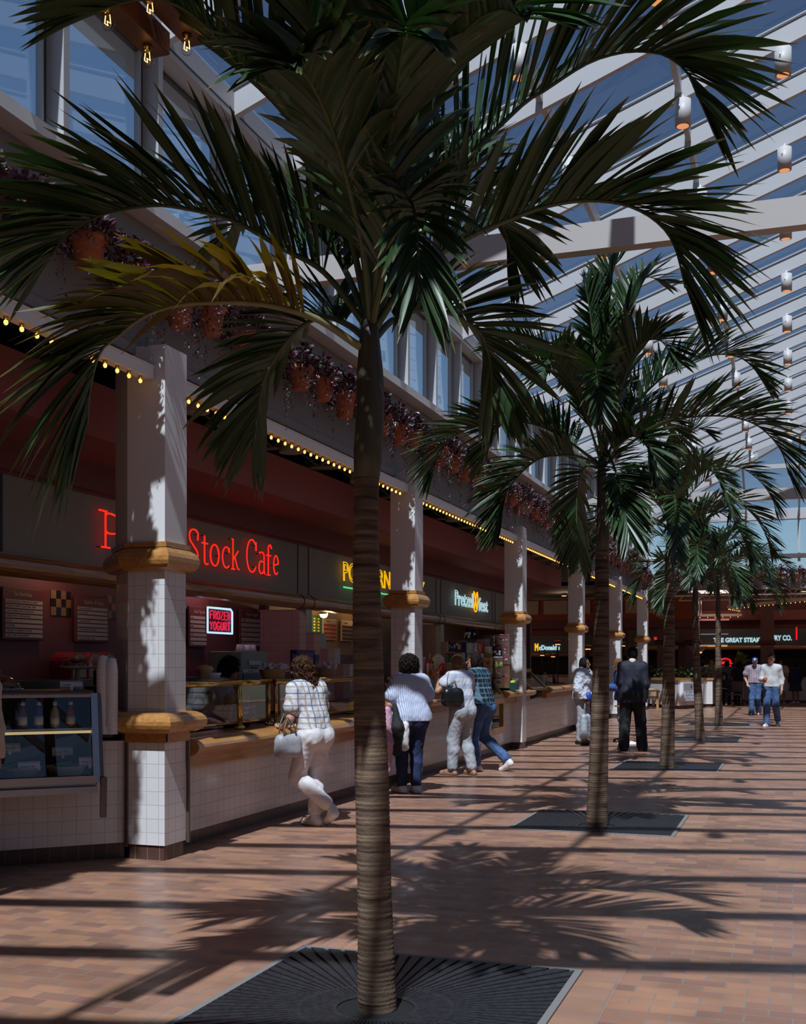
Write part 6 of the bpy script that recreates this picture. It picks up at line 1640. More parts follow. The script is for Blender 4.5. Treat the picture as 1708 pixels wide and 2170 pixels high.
handbag('handbag', 'grey woven handbag hanging from the arm of the woman in plaid', (-4.47, 9.74, .68), .27, .11, .21, math.radians(62), C_bag, [[(-.08, .03, .17), (-.075, .03, .3), (-.02, .04, .4), (.05, .03, .3), (.07, .03, .17)], [(-.08, -.04, .17), (-.07, -.04, .28), (-.02, -.02, .37), (.05, -.04, .28), (.07, -.04, .17)]], mat('olive_strap', (.14, .13, .09), .5))
# woman in striped shirt
w2, k2 = person('woman with short dark curls, blue striped shirt and navy jeans', (-4.36, 13.0), 128, 1.64, SKIN, dict(kind='curly', m=H_dark),
    dict(m=C_pin, sleeve=.82, g=.03, hem=.90, sg=.03, collar=True, fold=(.006, 6)), dict(m=C_navy, g=.018, len=.9, cuff=.05), dict(m=C_sneak, sole=C_sole),
    dict(lean=(0, .16), hip=(0, -.06, 0), Larm=((-.27, .02, 1.10), (-.22, .22, .98)), Rarm=((.27, .04, 1.12), (.16, .26, 1.02)), Lleg=((-.10, .03, .50), (-.10, .02, .085), -14, 0), Rleg=((.09, .02, .5), (.07, -.03, .085), 4, 0)), h=.009, stout=1.16)
# cloth things over her arm
def drape(name, label, cat, p, pts, r, m, rz=0):
    t = thing(name, label, cat, p, rz=rz); S = SDF()
    for a, b, ra, rb in pts: S.cone(a, b, ra, rb, .04)
    S.noise = (.009, 7); S.build('cloth', m, t, .01)
    return t
drape('jacket', 'pink jacket hanging from the arm of the woman in the striped shirt', 'jacket', (-4.52, 12.6, .28), [((0, 0, 0), (.02, 0, .35), .05, .075), ((.02, 0, .35), (.0, .03, .72), .07, .05)], .06, C_pinkc)
drape('black_bag', 'black bag hanging beside the pink jacket', 'bag', (-4.42, 12.66, .5), [((0, 0, .02), (.02, .0, .3), .06, .085), ((.02, 0, .3), (-.03, .04, .56), .07, .025)], .06, C_black)
drape('sweater', 'cream sweater tucked between the black bag and navy jeans', 'sweater', (-4.33, 12.72, .52), [((0, 0, .05), (0, .0, .3), .05, .055)], .05, C_white)
# woman with cropped sandy hair
w3, k3 = person('woman with cropped sandy hair, striped knit top and pale jeans, hand at her mouth', (-4.38, 15.28), 150, 1.66, SKINT, dict(kind='short', m=H_sand),
    dict(m=C_knit, sleeve=.62, g=.03, hem=.93, sg=.03, fold=(.006, 6)), dict(m=C_pale, g=.03, waist=1.0, len=.9, cuff=.045, fold=(.006, 6)), dict(m=mat('tan_sandal', (.20, .12, .06), .6), kind='sandal'),
    dict(lean=(0, .14), hip=(0, -.04, 0), head=(-22, 0), Larm=((-.36, .10, 1.20), (-.25, .20, 1.42)), Rarm=((.25, .10, 1.10), (.12, .30, 1.05)), Lhand=(.25, .1, 1), Lcurl=.9, Rleg=((.12, .03, .49), (.14, -.10, .085), 12, 0), Lleg=((-.10, .05, .49), (-.11, .06, .085), -14, 0)), h=.008)
handbag('shoulder_bag', 'black leather shoulder bag hanging behind the woman with cropped hair', (-4.42, 15.02, .98), .30, .13, .24, math.radians(35), C_blkshoe, [[(-.08, 0, .2), (-.06, .05, .36), (-.02, .10, .45)], [(.08, 0, .2), (.04, .06, .36), (-.02, .10, .45)]], mat('tan_strap', (.16, .10, .06), .5), .25)
# man in dark plaid
m4, k4 = person('man in dark blue plaid shirt and jeans, one foot kicked back', (-4.28, 15.98), 165, 1.70, SKIN, dict(kind='shag', m=H_dark),
    dict(m=C_dplaid, sleeve=.85, g=.03, hem=.97, sg=.03, collar=True, fold=(.006, 6)), dict(m=C_jean, g=.018, waist=1.0, len=.93, cuff=.055), dict(m=C_sneak, sole=C_sole),
    dict(lean=(0, .20), hip=(0, -.05, 0), head=(18, 0), Larm=((-.26, .10, 1.12), (-.10, .30, 1.08)), Rarm=((.27, .12, 1.10), (.08, .28, 1.06)), Rleg=((.10, .02, .50), (.12, -.38, .17), 5, 1), Lleg=((-.10, .06, .50), (-.09, .02, .085), -10, 0)), h=.008, woman=False, stout=1.02)
# employee behind the counter
person('shop worker with dark hair in a lavender shirt behind the glass screen', (-6.1, 11.3), 20, 1.60, SKINT, dict(kind='curly', m=H_black), dict(m=C_lav, sleeve=1.6, g=.03, hem=.9), dict(m=C_dtrou), dict(m=C_blkshoe), dict(lean=(0, .25), head=(15, 25), Larm=((-.24, .16, 1.1), (-.15, .38, 1.02)), Rarm=((.25, .14, 1.1), (.18, .38, 1.02))), h=.012)
# group by the second palm
person('woman with a black bob and stone jacket left of the second palm trunk', (-3.83, 21.9), -12, 1.66, SKINB, dict(kind='bob', m=H_black), dict(m=C_jacket, sleeve=1.85, g=.05, hem=.90, sg=.03, name='jacket', fold=(.016, 7)), dict(m=C_pale, g=.02, cuff=.05), dict(m=C_blkshoe), dict(lean=(0, .02), head=(0, 0), Larm=((-.25, 0, 1.1), (-.2, .1, .88)), Rarm=((.26, 0, 1.1), (.2, .12, .88))), h=.01)
handbag('shopping_bag', 'silvery grey carrier bag held low by the woman in the stone jacket', (-3.72, 21.55, .12), .30, .14, .48, math.radians(75), mat('silver_bag', (.34, .37, .40), .35, var=.3, vscale=12), [[(-.05, 0, .46), (-.02, 0, .68), (.04, 0, .46)]])
handbag('waist_bag', 'small royal blue bag at the waist of the woman in the stone jacket', (-3.72, 21.78, .86), .26, .1, .14, math.radians(110), mat('royal_blue', (.02, .05, .32), .5), [[(-.1, 0, .1), (0, .04, .2), (.1, 0, .1)]])
person('person in a bright blue jacket and light jeans half hidden behind the second palm trunk', (-3.18, 22.75), 200, 1.64, SKINB, dict(kind='short', m=H_sand), dict(m=C_blue, sleeve=1.8, g=.035, hem=.86, sg=.02, name='jacket'), dict(m=mat('light_denim', (.20, .27, .40), .85), g=.02, cuff=.055), dict(m=mat('brown_leather', (.10, .06, .035), .5)), dict(lean=(0, .10), head=(25, 15), Larm=((-.25, .12, 1.12), (-.05, .32, 1.14)), Rarm=((.25, .1, 1.12), (.1, .32, 1.12))), h=.01, woman=False)
t = thing('cafe_table', 'small table with a white disc foot behind the man in the navy suit', 'table', (-3.02, 22.3, 0))
MB().lathe([(.22, 0), (.22, .015), (.10, .05), (.03, .07), (.001, .07)], n=28).build('foot', C_sneak, t); MB().tube([(0, 0, .06), (0, 0, .72)], .025, 10).build('post', mat('post_brown', (.10, .04, .02), .5), t); MB().lathe([(.001, .72), (.26, .72), (.26, .745), (.001, .745)], n=28).build('top', M_wood, t)
person('man in a navy suit and dark trousers standing with his back to the camera', (-2.70, 20.5), 97, 1.84, SKIND, dict(kind='short', m=H_black), dict(m=C_suit, sleeve=1.92, g=.02, hem=.80, flare=.03, sg=.01, name='suit_jacket', collar=False, collar_m=mat('shirt_collar', (.60, .55, .45), .7), fold=(.003, 4)), dict(m=C_dtrou, g=.03, waist=.98, len=.97, cuff=.062, fold=(.005, 5)), dict(m=C_blkshoe), dict(sw=.168, head=(10, 8), Larm=((-.205, -.03, 1.12), (-.17, .18, .98)), Rarm=((.205, -.03, 1.1), (.20, .08, .86)), Lleg=((-.12, .0, .5), (-.14, -.02, .085), -24, 0), Rleg=((.13, .0, .5), (.155, -.03, .085), 18, 0)), h=.009, woman=False, stout=1.03)
# walking pair
pw, kw_ = person('man in loose pale shirt and jeans walking with a red cup', (-.50, 29.6), 262, 1.78, SKIN, dict(kind='short', m=H_brown), dict(m=C_grey, sleeve=1.45, g=.018, hem=.94, sg=.015, collar=True, fold=(.004, 3)), dict(m=C_jean, g=.02, len=.97, cuff=.055), dict(m=C_sneak, sole=C_sole), dict(sw=.165, lean=(0, .03), head=(-18, 10), Larm=((-.23, -.06, 1.12), (-.24, .04, .88)), Rarm=((.225, .04, 1.12), (.13, .24, 1.10)), Rhand=(-.5, .7, .2), Rcurl=.9, Rleg=((.09, .10, .50), (.09, .14, .085), 6, 0), Lleg=((-.10, .02, .49), (-.10, -.28, .16), -5, 1)), h=.011, woman=False, stout=.95, belt=C_blkshoe)
w_ = to_world(pw, kw_['arms']['R'][1]); 
t = thing('paper_cup', 'red paper cup in the hand of the walking man in the pale shirt', 'cup', (w_.x + .03, w_.y - .1, w_.z - .05)); MB().lathe([(.03, 0), (.042, .12), (.001, .12)], n=16).build('cup', mat('cup_red', (.40, .07, .03), .5), t)
pc, kc_ = person('man in plum plaid shirt, jeans and blue cap walking towards the camera', (-1.08, 36.0), 268, 1.74, SKIN, None, dict(m=C_check, sleeve=.8, g=.03, hem=.96, sg=.03, collar=True), dict(m=C_jean, g=.02, len=.99, cuff=.07), dict(m=mat('brown_leather', (.1, .06, .035), .5)), dict(lean=(0, .02), head=(0, 14), Larm=((-.27, -.03, 1.12), (-.26, .08, .88)), Rarm=((.29, -.02, 1.12), (.2, .14, .92)), Lleg=((-.09, .05, .5), (-.09, -.18, .12), 0, 1), Rleg=((.09, .08, .5), (.09, .1, .085), 0, 0)), h=.012, woman=False, stout=1.08, belt=C_blkshoe)
S = SDF(); hd = kc_['hd']; S.ell(hd(0, -.005, .06), V3(.088, .105, .08), .02); S.cut((0, 0, -1), -hd(0, 0, .045)[2]); S.build('cap', mat('cap_blue', (.08, .22, .55), .7), pc, .01)
mb = MB(); mb.ball(tuple(hd(0, .13, .045)), (.075, .09, .012), 14); mb.build('cap_brim', mat('cap_blue', (.08, .22, .55), .7), pc); mb = MB(); mb.ball(tuple(hd(0, .092, .085)), (.035, .02, .032), 12); mb.build('cap_badge', C_sneak, pc)
# people by the far counter
pi, ki = person('woman in a pink and white dress eating an ice cream cone by the far counter', (-.42, 46.4), 262, 1.70, SKIN, dict(kind='curly', m=H_brown), dict(m=C_dress, sleeve=.6, g=.03, hem=.93, sg=.035), dict(m=C_dress, kind='skirt', cut=.50, g=.025), dict(m=C_sneak), dict(Larm=((-.25, .1, 1.1), (-.1, .2, 1.14)), Rarm=((.24, .14, 1.14), (.08, .2, 1.38)), Rhand=(-.2, .2, 1)), h=.013)
w_ = to_world(pi, ki['arms']['R'][1]); t = thing('ice_cream_cone', 'ice cream cone held up by the woman in the pink and white dress', 'ice cream', (w_.x, w_.y - .06, w_.z + .03)); MB().lathe([(.004, 0), (.03, .1), (.001, .1)], n=12).build('cone', mat('waffle', (.35, .2, .08), .7), t); MB().ball((0, 0, .125), .038, 10).build('scoop', C_sneak, t)
person('girl in a dark blue hooded jacket and dark plaid skirt at the far right edge', (.10, 46.8), 120, 1.62, SKINT, dict(kind='shag', m=H_dark), dict(m=mat('navy_jacket', (.012, .018, .06), .8), sleeve=1.9, g=.045, hem=.88, name='jacket'), dict(m=C_skirt, kind='skirt', cut=.52, g=.025), dict(m=C_sneak), {}, h=.013)
FAR = [((-3.3, 45.9), 200, C_pin, C_navy, H_brown, 'person in a striped blouse leaning on the far counter left of the crooked palm trunk'), ((-2.95, 45.2), 95, C_pinkc, C_dtrou, H_blond, 'person in a pale pink top behind the farthest palm trunk'), ((-2.42, 45.6), 80, C_lav, C_navy, H_dark, 'person in a lavender top under the red neon shape'), ((-1.98, 45.2), 60, C_black, C_dtrou, H_dark, 'person in black at the far counter left of the man in the cap'), ((-1.62, 46.6), 100, C_white, C_pale, H_brown, 'person in a white top leaning at the far counter behind the man in the cap')]
for p, f, a, b_, hr, lb in FAR:
    person(lb, p, f, 1.66, SKINT, dict(kind='shag', m=hr), dict(m=a, sleeve=.8, g=.025, hem=.93), dict(m=b_, g=.018), dict(m=C_blkshoe), dict(lean=(0, .1), Larm=((-.25, .1, 1.1), (-.12, .3, 1.05)), Rarm=((.25, .1, 1.1), (.12, .3, 1.05))), h=.015, group='people waiting at the far counter')
SIT = dict(hip=(0, -.1, -.47), lean=(0, .12), Larm=((-.22, .18, .70), (-.12, .36, .74)), Rarm=((.22, .18, .70), (.12, .36, .74)), abs=False, Lleg=((-.1, .34, .50), (-.1, .32, .085), 0, 0), Rleg=((.1, .34, .50), (.1, .30, .085), 0, 0))
SIT['Larm'] = ((-.22, .12, 1.12), (-.10, .34, 1.12)); SIT['Rarm'] = ((.22, .12, 1.12), (.10, .34, 1.12))
person('person in dark clothes sitting on a bench behind the farthest palm trunk', (-2.40, 43.55), 270, 1.66, SKINT, dict(kind='curly', m=H_dark), dict(m=C_black, sleeve=1.8, g=.03, hem=.93), dict(m=C_dtrou), dict(m=C_blkshoe), SIT, h=.014)
# person at the deli case, mostly outside the picture
person('person in a cream jacket at the left edge, standing in front of the deli case', (-5.36, 6.37), 120, 1.7, SKINT, dict(kind='short', m=H_brown), dict(m=mat('cream_jacket', (.42, .36, .30), .8), sleeve=1.9, g=.03, hem=.9), dict(m=C_dtrou), dict(m=C_blkshoe), {}, h=.011)
# seated diners in front of the far yellow and white sign
for i, (px, py, col, hr) in enumerate(((1113, 1412, C_blue, H_brown), (1126, 1414, C_white, H_brown), (1142, 1416, mat('yellow_shirt', (.5, .36, .06), .8), H_black), (1157, 1414, C_white, H_blond))):
    d = (51.5, 47.0, 49.5, 45.5)[i]; a, b, c = _ray(px, py); 
    person(['diner in a light blue top at the far left table', 'diner in white with hand raised at the far left table', 'diner in a yellow shirt at the far left tables', 'blond diner in white at the far left tables'][i], (a * d, b * d), (200, 30, 170, 20)[i], 1.66, SKINT, dict(kind='short', m=hr), dict(m=col, sleeve=.9, g=.025, hem=.93), dict(m=C_dtrou), dict(m=C_blkshoe), SIT, h=.018, group='diners in the far seating area', features=False)
# ================================================================== FAR END OF THE HALL
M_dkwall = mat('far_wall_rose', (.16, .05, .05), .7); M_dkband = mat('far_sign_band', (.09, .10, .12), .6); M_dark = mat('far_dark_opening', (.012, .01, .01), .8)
M_orange = mat('burnt_orange', (.30, .06, .025), .7); M_canvas = mat('canvas_panel', (.42, .36, .30), .8)
def far_front(label, x0, x1, y, z0, z1):
    struct(MB().bx(x0, x1, y + .3, y + .4, 0, 4.5).build('wall_end', M_dkwall))
    struct(MB().bx(x0, x1, y, y + .3, z0, z1).build('wall_end', M_dkband))
    trim(MB().tube([(x0, y - .02, z0 - .06), (x1, y - .02, z0 - .06)], .09, 12), M_wood)
    struct(MB().bx(x0, x1, y + .25, y + .29, .95, z0 - .15).build('wall_end', M_dark))  # black sheet stands in for the unlit shop opening
    struct(MB().bx(x0, x1, y - .9, y - .75, .1, .95).build('wall_end', M_tile))
    trim(MB().bx(x0, x1, y - .95, y - .6, .95, 1.03), M_wood)
    trim(MB().bx(x0, x1, y - .1, y + .3, z1 + .35, z1 + .75), M_pink)
far_front('a', -26, -6.6, 56.0, 2.05, 2.95)
far_front('b', -6.6, 8.0, 49.0, 2.28, 3.0)
struct(MB().bx(-6.7, -6.6, 49, 56, 0, 4.5).build('wall_end', M_dkwall))
struct(MB().bx(-26.1, -26, 28, 62, 0, 4.5).build('wall_left', M_dkwall)); struct(MB().bx(8, 8.1, YEND, 62, 0, 4.5).build('wall_right', M_dkwall))
struct(MB().bx(-26, -8.7, 28.3, 28.4, 0, 4.5).build('wall_left', M_dkwall))
def far_sign(label, parts, y, cat='neon sign'):
    p = on_y(parts[0][1], parts[0][3], y)
    t = thing('neon_sign', label, cat, (p[0], y, p[2]))
    for txt, x0, x1, yb, yt, m, r in parts:
        a = on_y(x0, yb, y); b = on_y(x1, yt, y)
        text('lettering', txt, (b[2] - a[2]) * 1.38, m, t, (a[0], y, a[2]), (1, 0, 0), (0, 0, 1), outline=r, width=b[0] - a[0])
    return t
far_sign('small distant neon sign with a yellow first letter and pale blue letters', [('M', 1133, 1141, 1378, 1364, N_yel, .03), ('cDonald\'s', 1142, 1186, 1377, 1367, N_wht, .018)], 55.975)
far_sign('blue distant neon letters between the fifth and sixth columns', [('ROZ', 1330, 1342, 1371, 1359, N_blu, .02)], 55.975)
far_sign('long pale neon sign on the far right wall', [('THE GREAT STEAK', 1512, 1612, 1361, 1351, N_wht, .012), ('& FRY CO.', 1626, 1678, 1357, 1346, N_wht, .012)], 48.985)
t = thing('neon_strip', 'short upright red neon strip at the right end of the far sign', 'neon strip', on_y(1688, 1356, 48.985)); MB().tube([(0, 0, 0), (0, 0, .52)], .03, 8).build('tube', glow('neon_scarlet', (1, .015, .02), .8), t)
for i, (x, dy, w_) in enumerate(((1389, 1356, .1), (1446, 1364, .16))):
    p = on_y(x, dy, 48.985); t = thing('neon_strip', ['small red neon spot left of the dark far pillar', 'red neon shape right of the third palm trunk'][i], 'neon strip', p)
    MB().tube([(0, 0, 0), (0, 0, .25 if i else .12)], w_ * .6, 8).build('tube', glow('neon_scarlet', (1, .015, .02), .8), t)
# red neon bun shape behind the far counter
p = on_y(1537, 1408, 48.5); t = thing('neon_bun', 'red neon dome shape in the far shop left of the blue cap', 'neon sign', p)
mb = MB(); mb.tube([(.22 * math.cos(a), 0, .08 + .16 * math.sin(a)) for a in [PI * k / 14 for k in range(15)]] + [(.22, 0, .08)], .03, 8); mb.build('upper_tube', glow('neon_scarlet', (1, .015, .02), .8), t)
MB().tube([(-.30, 0, .04), (.30, 0, .04)], .025, 8).build('middle_tube', glow('neon_scarlet', (1, .015, .02), .8), t)
MB().tube([(.2 * math.cos(a), 0, -.02 - .14 * math.sin(a)) for a in [PI * k / 14 for k in range(15)]], .03, 8).build('lower_tube', glow('neon_scarlet', (1, .015, .02), .8), t)
MB().rbox((0, .06, .03), (.5, .04, .4), .02).build('backing', mat('bun_back', (.25, .01, .01), .5), t)
MB().tube([(0, .06, -.1), (0, .06, -p[2])], .03, 8).build('stand', M_black, t)
# bulkhead with canvas panels across the seating area
YBK = 44.5
trim(MB().bx(-16, -3.55, YBK, YBK + .15, 3.28, 4.1), M_orange)
trim(MB().bx(-16, -3.3, YBK - .1, YBK + .3, 4.08, 4.16), M_fascia)
trim(MB().bx(-16, -3.6, YBK + .02, YBK + 2, 2.95, 3.3), M_dkwall)
xs = [-10.7, -9.35, -8.2, -7.3, -6.15, -5.3, -4.45]
for i in range(6):
    tag(MB().rbox(((xs[i] + xs[i + 1]) / 2 - .08, YBK - .03, 3.78), (xs[i + 1] - xs[i] - .2, .04, .54), .008).build('canvas_panel', M_canvas), ordn(i) + ' pale canvas panel from the left on the far orange bulkhead', 'panel', 'canvas panels on the far bulkhead')
# far pillars, with the area's shade put into their mauve-brown colour
for i, (px, y, wd) in enumerate(((1411, 46.2, .62), (1449, 47.6, .4), (1468, 46.6, .5), (1626, 47.5, .5))):
    a, b, c = _ray(px, 1407); x = a * y / b
    c_ = thing('column', ['broad shaded pillar left of the third palm trunk', 'narrow shaded pillar just right of the third palm trunk', 'shaded pillar left of the crooked fourth palm', 'shaded pillar in front of the long pale neon sign'][i], 'column', (x, y, 0), 'shaded pillars at the far end')
    MB().bx(-wd / 2, wd / 2, -wd / 2, wd / 2, 0, 4.4).build('shaft', mat('pillar_shaded', (.26, .14, .13), .8), c_)
    rb = MB(); ring_loft(rb, [(-wd / 2, -wd / 2), (wd / 2, -wd / 2), (wd / 2, wd / 2), (-wd / 2, wd / 2)], half_round(.09, 2.3, 2.5)); rb.build('ring', mat('pillar_ring', (.12, .035, .03), .5), c_)
# steel trusses under the end ledge
for i, (y, z0, z1) in enumerate(((YEND + .5, 3.95, 4.42), (43.2, 3.9, 4.35))):
    t = thing('roof_truss', ['white lattice truss under the end ledge', 'second white lattice truss farther back'][i], 'truss', (-4.0, y, z0)); L = 11.0; h_ = z1 - z0
    MB().tube([(0, 0, 0), (L, 0, 0)], .035, 6).build('bottom_chord', M_white, t); MB().tube([(0, 0, h_), (L, 0, h_)], .04, 6).build('top_chord', M_white, t)
    mb = MB(); n = 22
    mb.tube([(L * k / n, 0, h_ if k % 2 else 0) for k in range(n + 1)], .02, 5); mb.build('web', M_white, t)
# bulb strips at the far end
def far_strip(label, a, b, z=3.72):
    t = strip(label, a, b, step=.3, first=.1); L = (Vector(b) - Vector(a)).length
    for f in (.08, .5, .92): MB().tube([(L * f, 0, .09), (L * f, 0, 4.5 - a[2])], .012, 5).build('hanger', M_white, t)
q0 = on_z(1543, 1289, 3.72); q1 = on_z(1712, 1272, 3.72)
far_strip('far light strip with bulbs running towards the right edge', q0, q1)
q2 = on_y(1572, 1313, 48.3); far_strip('short slanting far light strip with bulbs', (q0[0], q0[1], 3.72), (q2[0], q2[1], 3.72))
q3 = on_y(1478, 1319, 48.3); far_strip('far light strip with bulbs above the long pale sign', (q3[0], 48.4, 3.5), (q2[0], 48.4, 3.5))
# tiled planter with leafy plants, suggestion box, bench
pl = [on_z(x, y)[:2] for x, y in ((1366, 1497), (1437, 1503), (1497, 1499), (1510, 1499))]
t = thing('planter', 'low white tiled planter with an oak rim and leafy plants behind the third palm trunk', 'planter', (pl[0][0], pl[0][1], 0))
poly = pl + [(pl[3][0], pl[3][1] + 1.2), (pl[0][0] + .2, pl[0][1] + 1.4)]
MB().prism(poly, .12, .98).build('tiled_wall', M_tile, t, True); MB().prism(offset_poly(poly, -.05), 0, .12).build('base', M_toe, t, True)
MB().prism(offset_poly(poly, .04), .98, 1.05).build('rim', M_wood, t, True)
rg = random.Random(3); mb = MB()
for k in range(420):
    f = rg.random(); g = rg.random(); x = poly[0][0] + (poly[3][0] - poly[0][0]) * f + rg.uniform(0, .1); y = pl[0][1] + .25 + .9 * g - .25 * math.sin(PI * f)
    z = 1.05 + rg.uniform(0, .34); d = Vector((rg.uniform(-1, 1), rg.uniform(-1, .4), rg.uniform(-.2, .8))).normalized(); s = rg.uniform(.12, .24); w_ = d.cross(Vector((0, 0, 1))).normalized() * s * .25
    p = Vector((x, y, z)); mb.add([p, p + d * s * .45 + w_, p + d * s - Vector((0, 0, s * .2)), p + d * s * .45 - w_], [(0, 1, 2, 3)])
mb.build('foliage', mat('planter_leaf', (.09, .19, .08), .35, var=.6, vscale=10), t, True)
d_ = (Vector((*pl[2], 0)) - Vector((*pl[1], 0))); d_n = d_.normalized(); n_ = Vector((d_n.y, -d_n.x, 0))
t = thing('suggestion_box', 'white slanted suggestion box with a dark diamond and blue words on the planter front', 'box', (pl[1][0], pl[1][1], 0))
o = Vector((*pl[1], 0)) + d_n * d_.length * .06 + n_ * .02; wd = d_.length * .62
q = [o, o + d_n * wd, o + d_n * wd + n_ * .02, o + n_ * .02]
MB().prism([(o - n_ * .02).to_tuple()[:2], (o + d_n * wd - n_ * .02).to_tuple()[:2], (o + d_n * wd + n_ * .10).to_tuple()[:2], (o + n_ * .10).to_tuple()[:2]], .28, .92).build('body', mat('box_white', (.70, .70, .72), .5), t, True)
f0 = o + n_ * .102
MB().add([f0 + d_n * wd * .04 + Vector((0, 0, .64)), f0 + d_n * wd * .96 + Vector((0, 0, .64)), f0 + d_n * wd * .96 + Vector((0, 0, .88)), f0 + d_n * wd * .04 + Vector((0, 0, .88))], [(0, 1, 2, 3)]).build('grey_panel', mat('panel_grey', (.34, .32, .34), .6), t, True)
c = f0 + d_n * wd * .45 + n_ * .002 + Vector((0, 0, .76))
MB().add([c - d_n * .05, c - Vector((0, 0, .09)), c + d_n * .05, c + Vector((0, 0, .09))], [(0, 1, 2, 3)]).build('diamond', M_black, t, True)
for k, s_ in enumerate(('YOUR', 'OPINION', 'COUNTS')):
    text('writing', s_, .10, mat('print_blue', (.16, .22, .5), .6), t, f0 + n_ * .002 + d_n * wd * .12 + Vector((0, 0, .55 - .11 * k)), d_n, (0, 0, 1), .001, width=wd * .75)
p = Vector(on_z(1394, 1503))
t = thing('park_bench', 'oak slatted bench with curved armrest beside the man in the navy suit', 'bench', (p.x, p.y, 0), rz=math.radians(12))
M_oakl = wood_mat('light_oak', (.30, .17, .07), (.45, .28, .13), .45, 'X')
for yy in (0, 1.5):
    MB().bx(-.05, .03, yy, yy + .06, 0, .62).build('leg', M_oakl, t)
    mb = MB(); mb.bar((-.52, yy + .03, 0), (-.60, yy + .03, .95), .06, .07, up=(0, 1, 0)); mb.build('leg', M_oakl, t)
    mb = MB(); mb.tube([(-.56, yy + .03, .63), (-.3, yy + .03, .62), (-.05, yy + .03, .65), (.04, yy + .03, .63), (.06, yy + .03, .57)], .035, 8); mb.build('armrest', M_oakl, t)
    MB().bx(-.55, 0, yy, yy + .05, .36, .42).build('rail', M_oakl, t)
for k in range(5): MB().bx(-.48 + .1 * k, -.40 + .1 * k, 0, 1.55, .42, .445).build('seat_slat', M_oakl, t)
for k in range(4): MB().bx(-.60 - .01 * k, -.57 - .01 * k, 0, 1.55, .52 + .11 * k, .60 + .11 * k).build('back_slat', M_oakl, t)
t = thing('park_bench', 'dark wooden bench behind the farthest palm trunk', 'bench', (-2.35, 43.75, 0))
MB().bx(-.5, .6, -.2, .25, .40, .45).build('seat', mat('bench_dark', (.10, .05, .03), .5), t); MB().bx(-.5, .6, .25, .29, .5, .9).build('backrest', mat('bench_dark', (.10, .05, .03), .5), t)
for xx in (-.45, .55): MB().bx(xx - .03, xx + .03, -.18, .28, 0, .4).build('leg', mat('bench_dark', (.10, .05, .03), .5), t)
# torchiere lamps with clear glass bowls
LAMP = None
for i, (px, py, d, s) in enumerate(((1182, 1366, 42, .24), (1149, 1389, 53.5, .24), (1172, 1392, 53.8, .24), (1246, 1376, 42, .24), (1320, 1369, 44, .22), (1347, 1373, 46, .16), (1479, 1383, 36, .3), (1686, 1380, 48, .16))):
    p = at_d(px, py, d)
    lb = ['glass bowl lamp on a black post in front of the small yellow and blue sign', 'leftmost of two low glass bowl lamps under the small yellow and blue sign', 'right one of two low glass bowl lamps under the small yellow and blue sign', 'glass bowl lamp on a black post left of the second palm trunk', 'glass bowl lamp left of the navy suit man\'s head', 'small glass bowl lamp right of the navy suit man\'s head', 'wide glass bowl lamp behind the crooked fourth palm', 'small twin lamp at the right end of the far shop'][i]
    if LAMP is None:
        LAMP = thing('torchiere_lamp', lb, 'lamp', (p.x, p.y, p.z), 'glass bowl lamps in the seating area')
        MB().lathe([(.20, -.03), (.21, .0), (.20, .05), (.12, .055)], n=18).build('glowing_ring', glow('lamp_ring', (1, .48, .14), 1.3), LAMP)
        MB().lathe([(.22, .02), (.34, .14), (.5, .34)], n=22).build('glass_bowl', glass('bowl_glass', (.78, .62, .55), .1), LAMP)
        MB().lathe([(.21, -.03), (.12, -.08), (.05, -.14), (.001, -.14)], n=16).build('cup', M_brass, LAMP)
        MB().tube([(0, 0, -.1), (0, 0, -1.75 / .5)], .05, 8).build('post', M_black, LAMP)
        o_ = LAMP
    else: o_ = copy_tree(LAMP, (p.x, p.y, p.z), label=lb)
    o_.scale = (s * 2, s * 2, p.z / 3.5)
    for k_ in o_.children: 
        if not k_.name.startswith('post'): k_.scale = (1, 1, s * 2 * 3.5 / p.z)
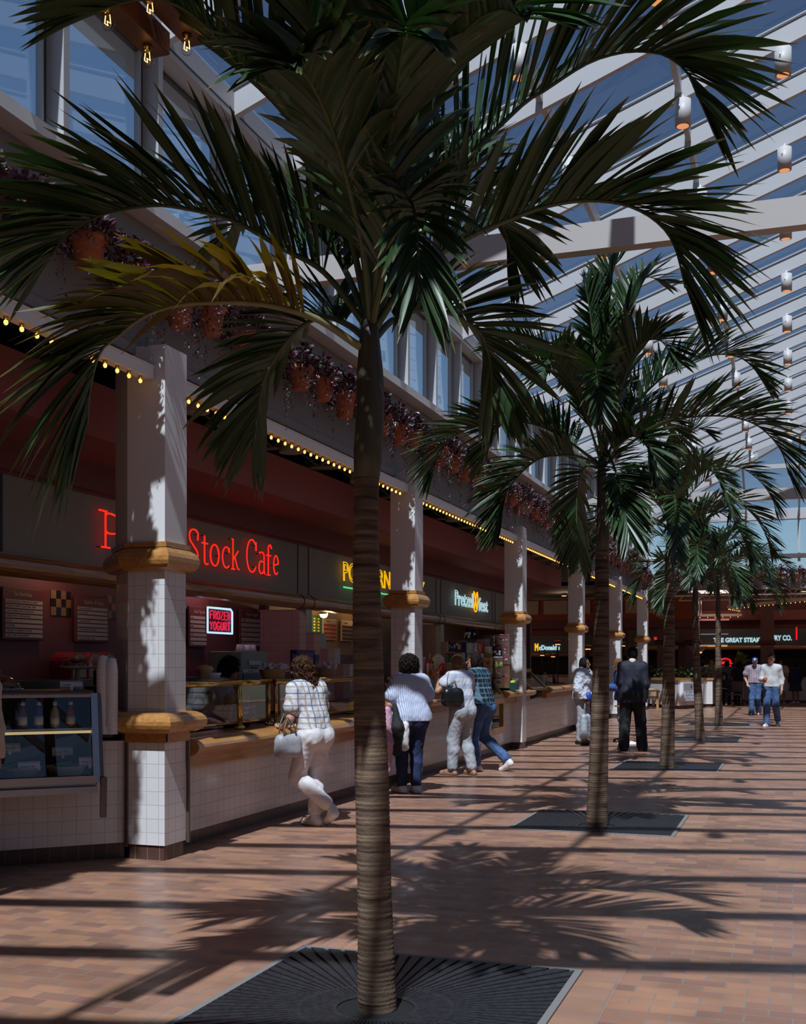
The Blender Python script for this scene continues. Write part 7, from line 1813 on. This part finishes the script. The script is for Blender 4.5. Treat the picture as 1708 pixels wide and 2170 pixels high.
# added fill lamps to light the far shops, leafy plant in the far shop, counters and tables
for (x, y, z, e) in ((-12.5, 52, 2.6, 40), (-9, 47, 2.8, 25), (-2.8, 47.2, 2.7, 18), (.4, 47.2, 2.7, 14), (-4.6, 33, 3.2, 0)):
    if not e: continue
    t = thing('ceiling_or_fill_lamp', {-12.5: 'dim added fill lamp over the far left tables', -9: 'dim added fill lamp behind the fourth column', -2.8: 'dim added fill lamp over the far counter left of the cap', .4: 'dim added fill lamp over the far counter at the right edge'}[x], 'lamp', (x, y, 4.48))
    MB().lathe([(.12, 0), (.12, -.1), (.001, -.1)], n=14).build('housing', M_fascia, t); MB().lathe([(.1, -.105), (.001, -.11)], n=14).build('lens', glow('fill_lamp_lens', (1, .72, .42), 3), t)
    lp = bpy.data.lights.new('lamp_glow', 'POINT'); lp.energy = e; lp.color = (1, .66, .42); lp.shadow_soft_size = .15
    lo = bpy.data.objects.new('lamp_glow', lp); COL.objects.link(lo); lo.parent = t; lo.location = (0, 0, -.3)
p = on_y(1568, 1418, 48.6); t = thing('potted_plant', 'leafy green plant on the counter of the far shop behind the man in the cap', 'plant', (p[0], 48.6, 1.03))
MB().lathe([(.12, 0), (.16, .25), (.001, .25)], n=14).build('pot', M_terra, t); mb = MB()
for k in range(40):
    a = rg.uniform(0, 6.28); d = Vector((math.cos(a), math.sin(a) * .4, rg.uniform(.1, 1.3))).normalized(); s = rg.uniform(.25, .55); w_ = d.cross(Vector((0, 1, 0))).normalized() * s * .16; q = Vector((0, 0, .3 + rg.uniform(0, .4)))
    mb.add([q, q + d * s * .5 + w_, q + d * s, q + d * s * .5 - w_], [(0, 1, 2, 3)])
mb.build('foliage', mat('far_leaf', (.10, .14, .02), .5, var=.5, vscale=8), t)
for i, (x, y) in enumerate(((-11.0, 51.9), (-9.6, 48.2))):
    t = thing('cafe_table', ['far left dark cafe table where the diners sit', 'far dark cafe table beside the blond diner'][i], 'table', (x, y, 0)); MB().lathe([(.001, .72), (.4, .72), (.4, .75), (.001, .75)], n=20).build('top', M_dark, t); MB().tube([(0, 0, 0), (0, 0, .72)], .04, 8).build('post', M_black, t); MB().lathe([(.25, 0), (.25, .02), (.001, .03)], n=16).build('foot', M_black, t)
for i in range(4):
    a, b, c = _ray((1113, 1126, 1142, 1157)[i], 1412); dd = (51.5, 47.0, 49.5, 45.5)[i]; x, y = a * dd, b * dd; fc = math.radians((200, 30, 170, 20)[i])
    t = thing('stool', ordn(i) + ' dark stool from the left under the far diners', 'stool', (x - .1 * math.cos(fc), y - .1 * math.sin(fc), 0), 'stools under the far diners')
    MB().rbox((0, 0, .40), (.36, .36, .05), .02).build('seat', M_dark, t); MB().tube([(0, 0, 0), (0, 0, .38)], .03, 8).build('post', M_black, t); MB().lathe([(.18, 0), (.18, .015), (.001, .02)], n=14).build('foot', M_black, t)
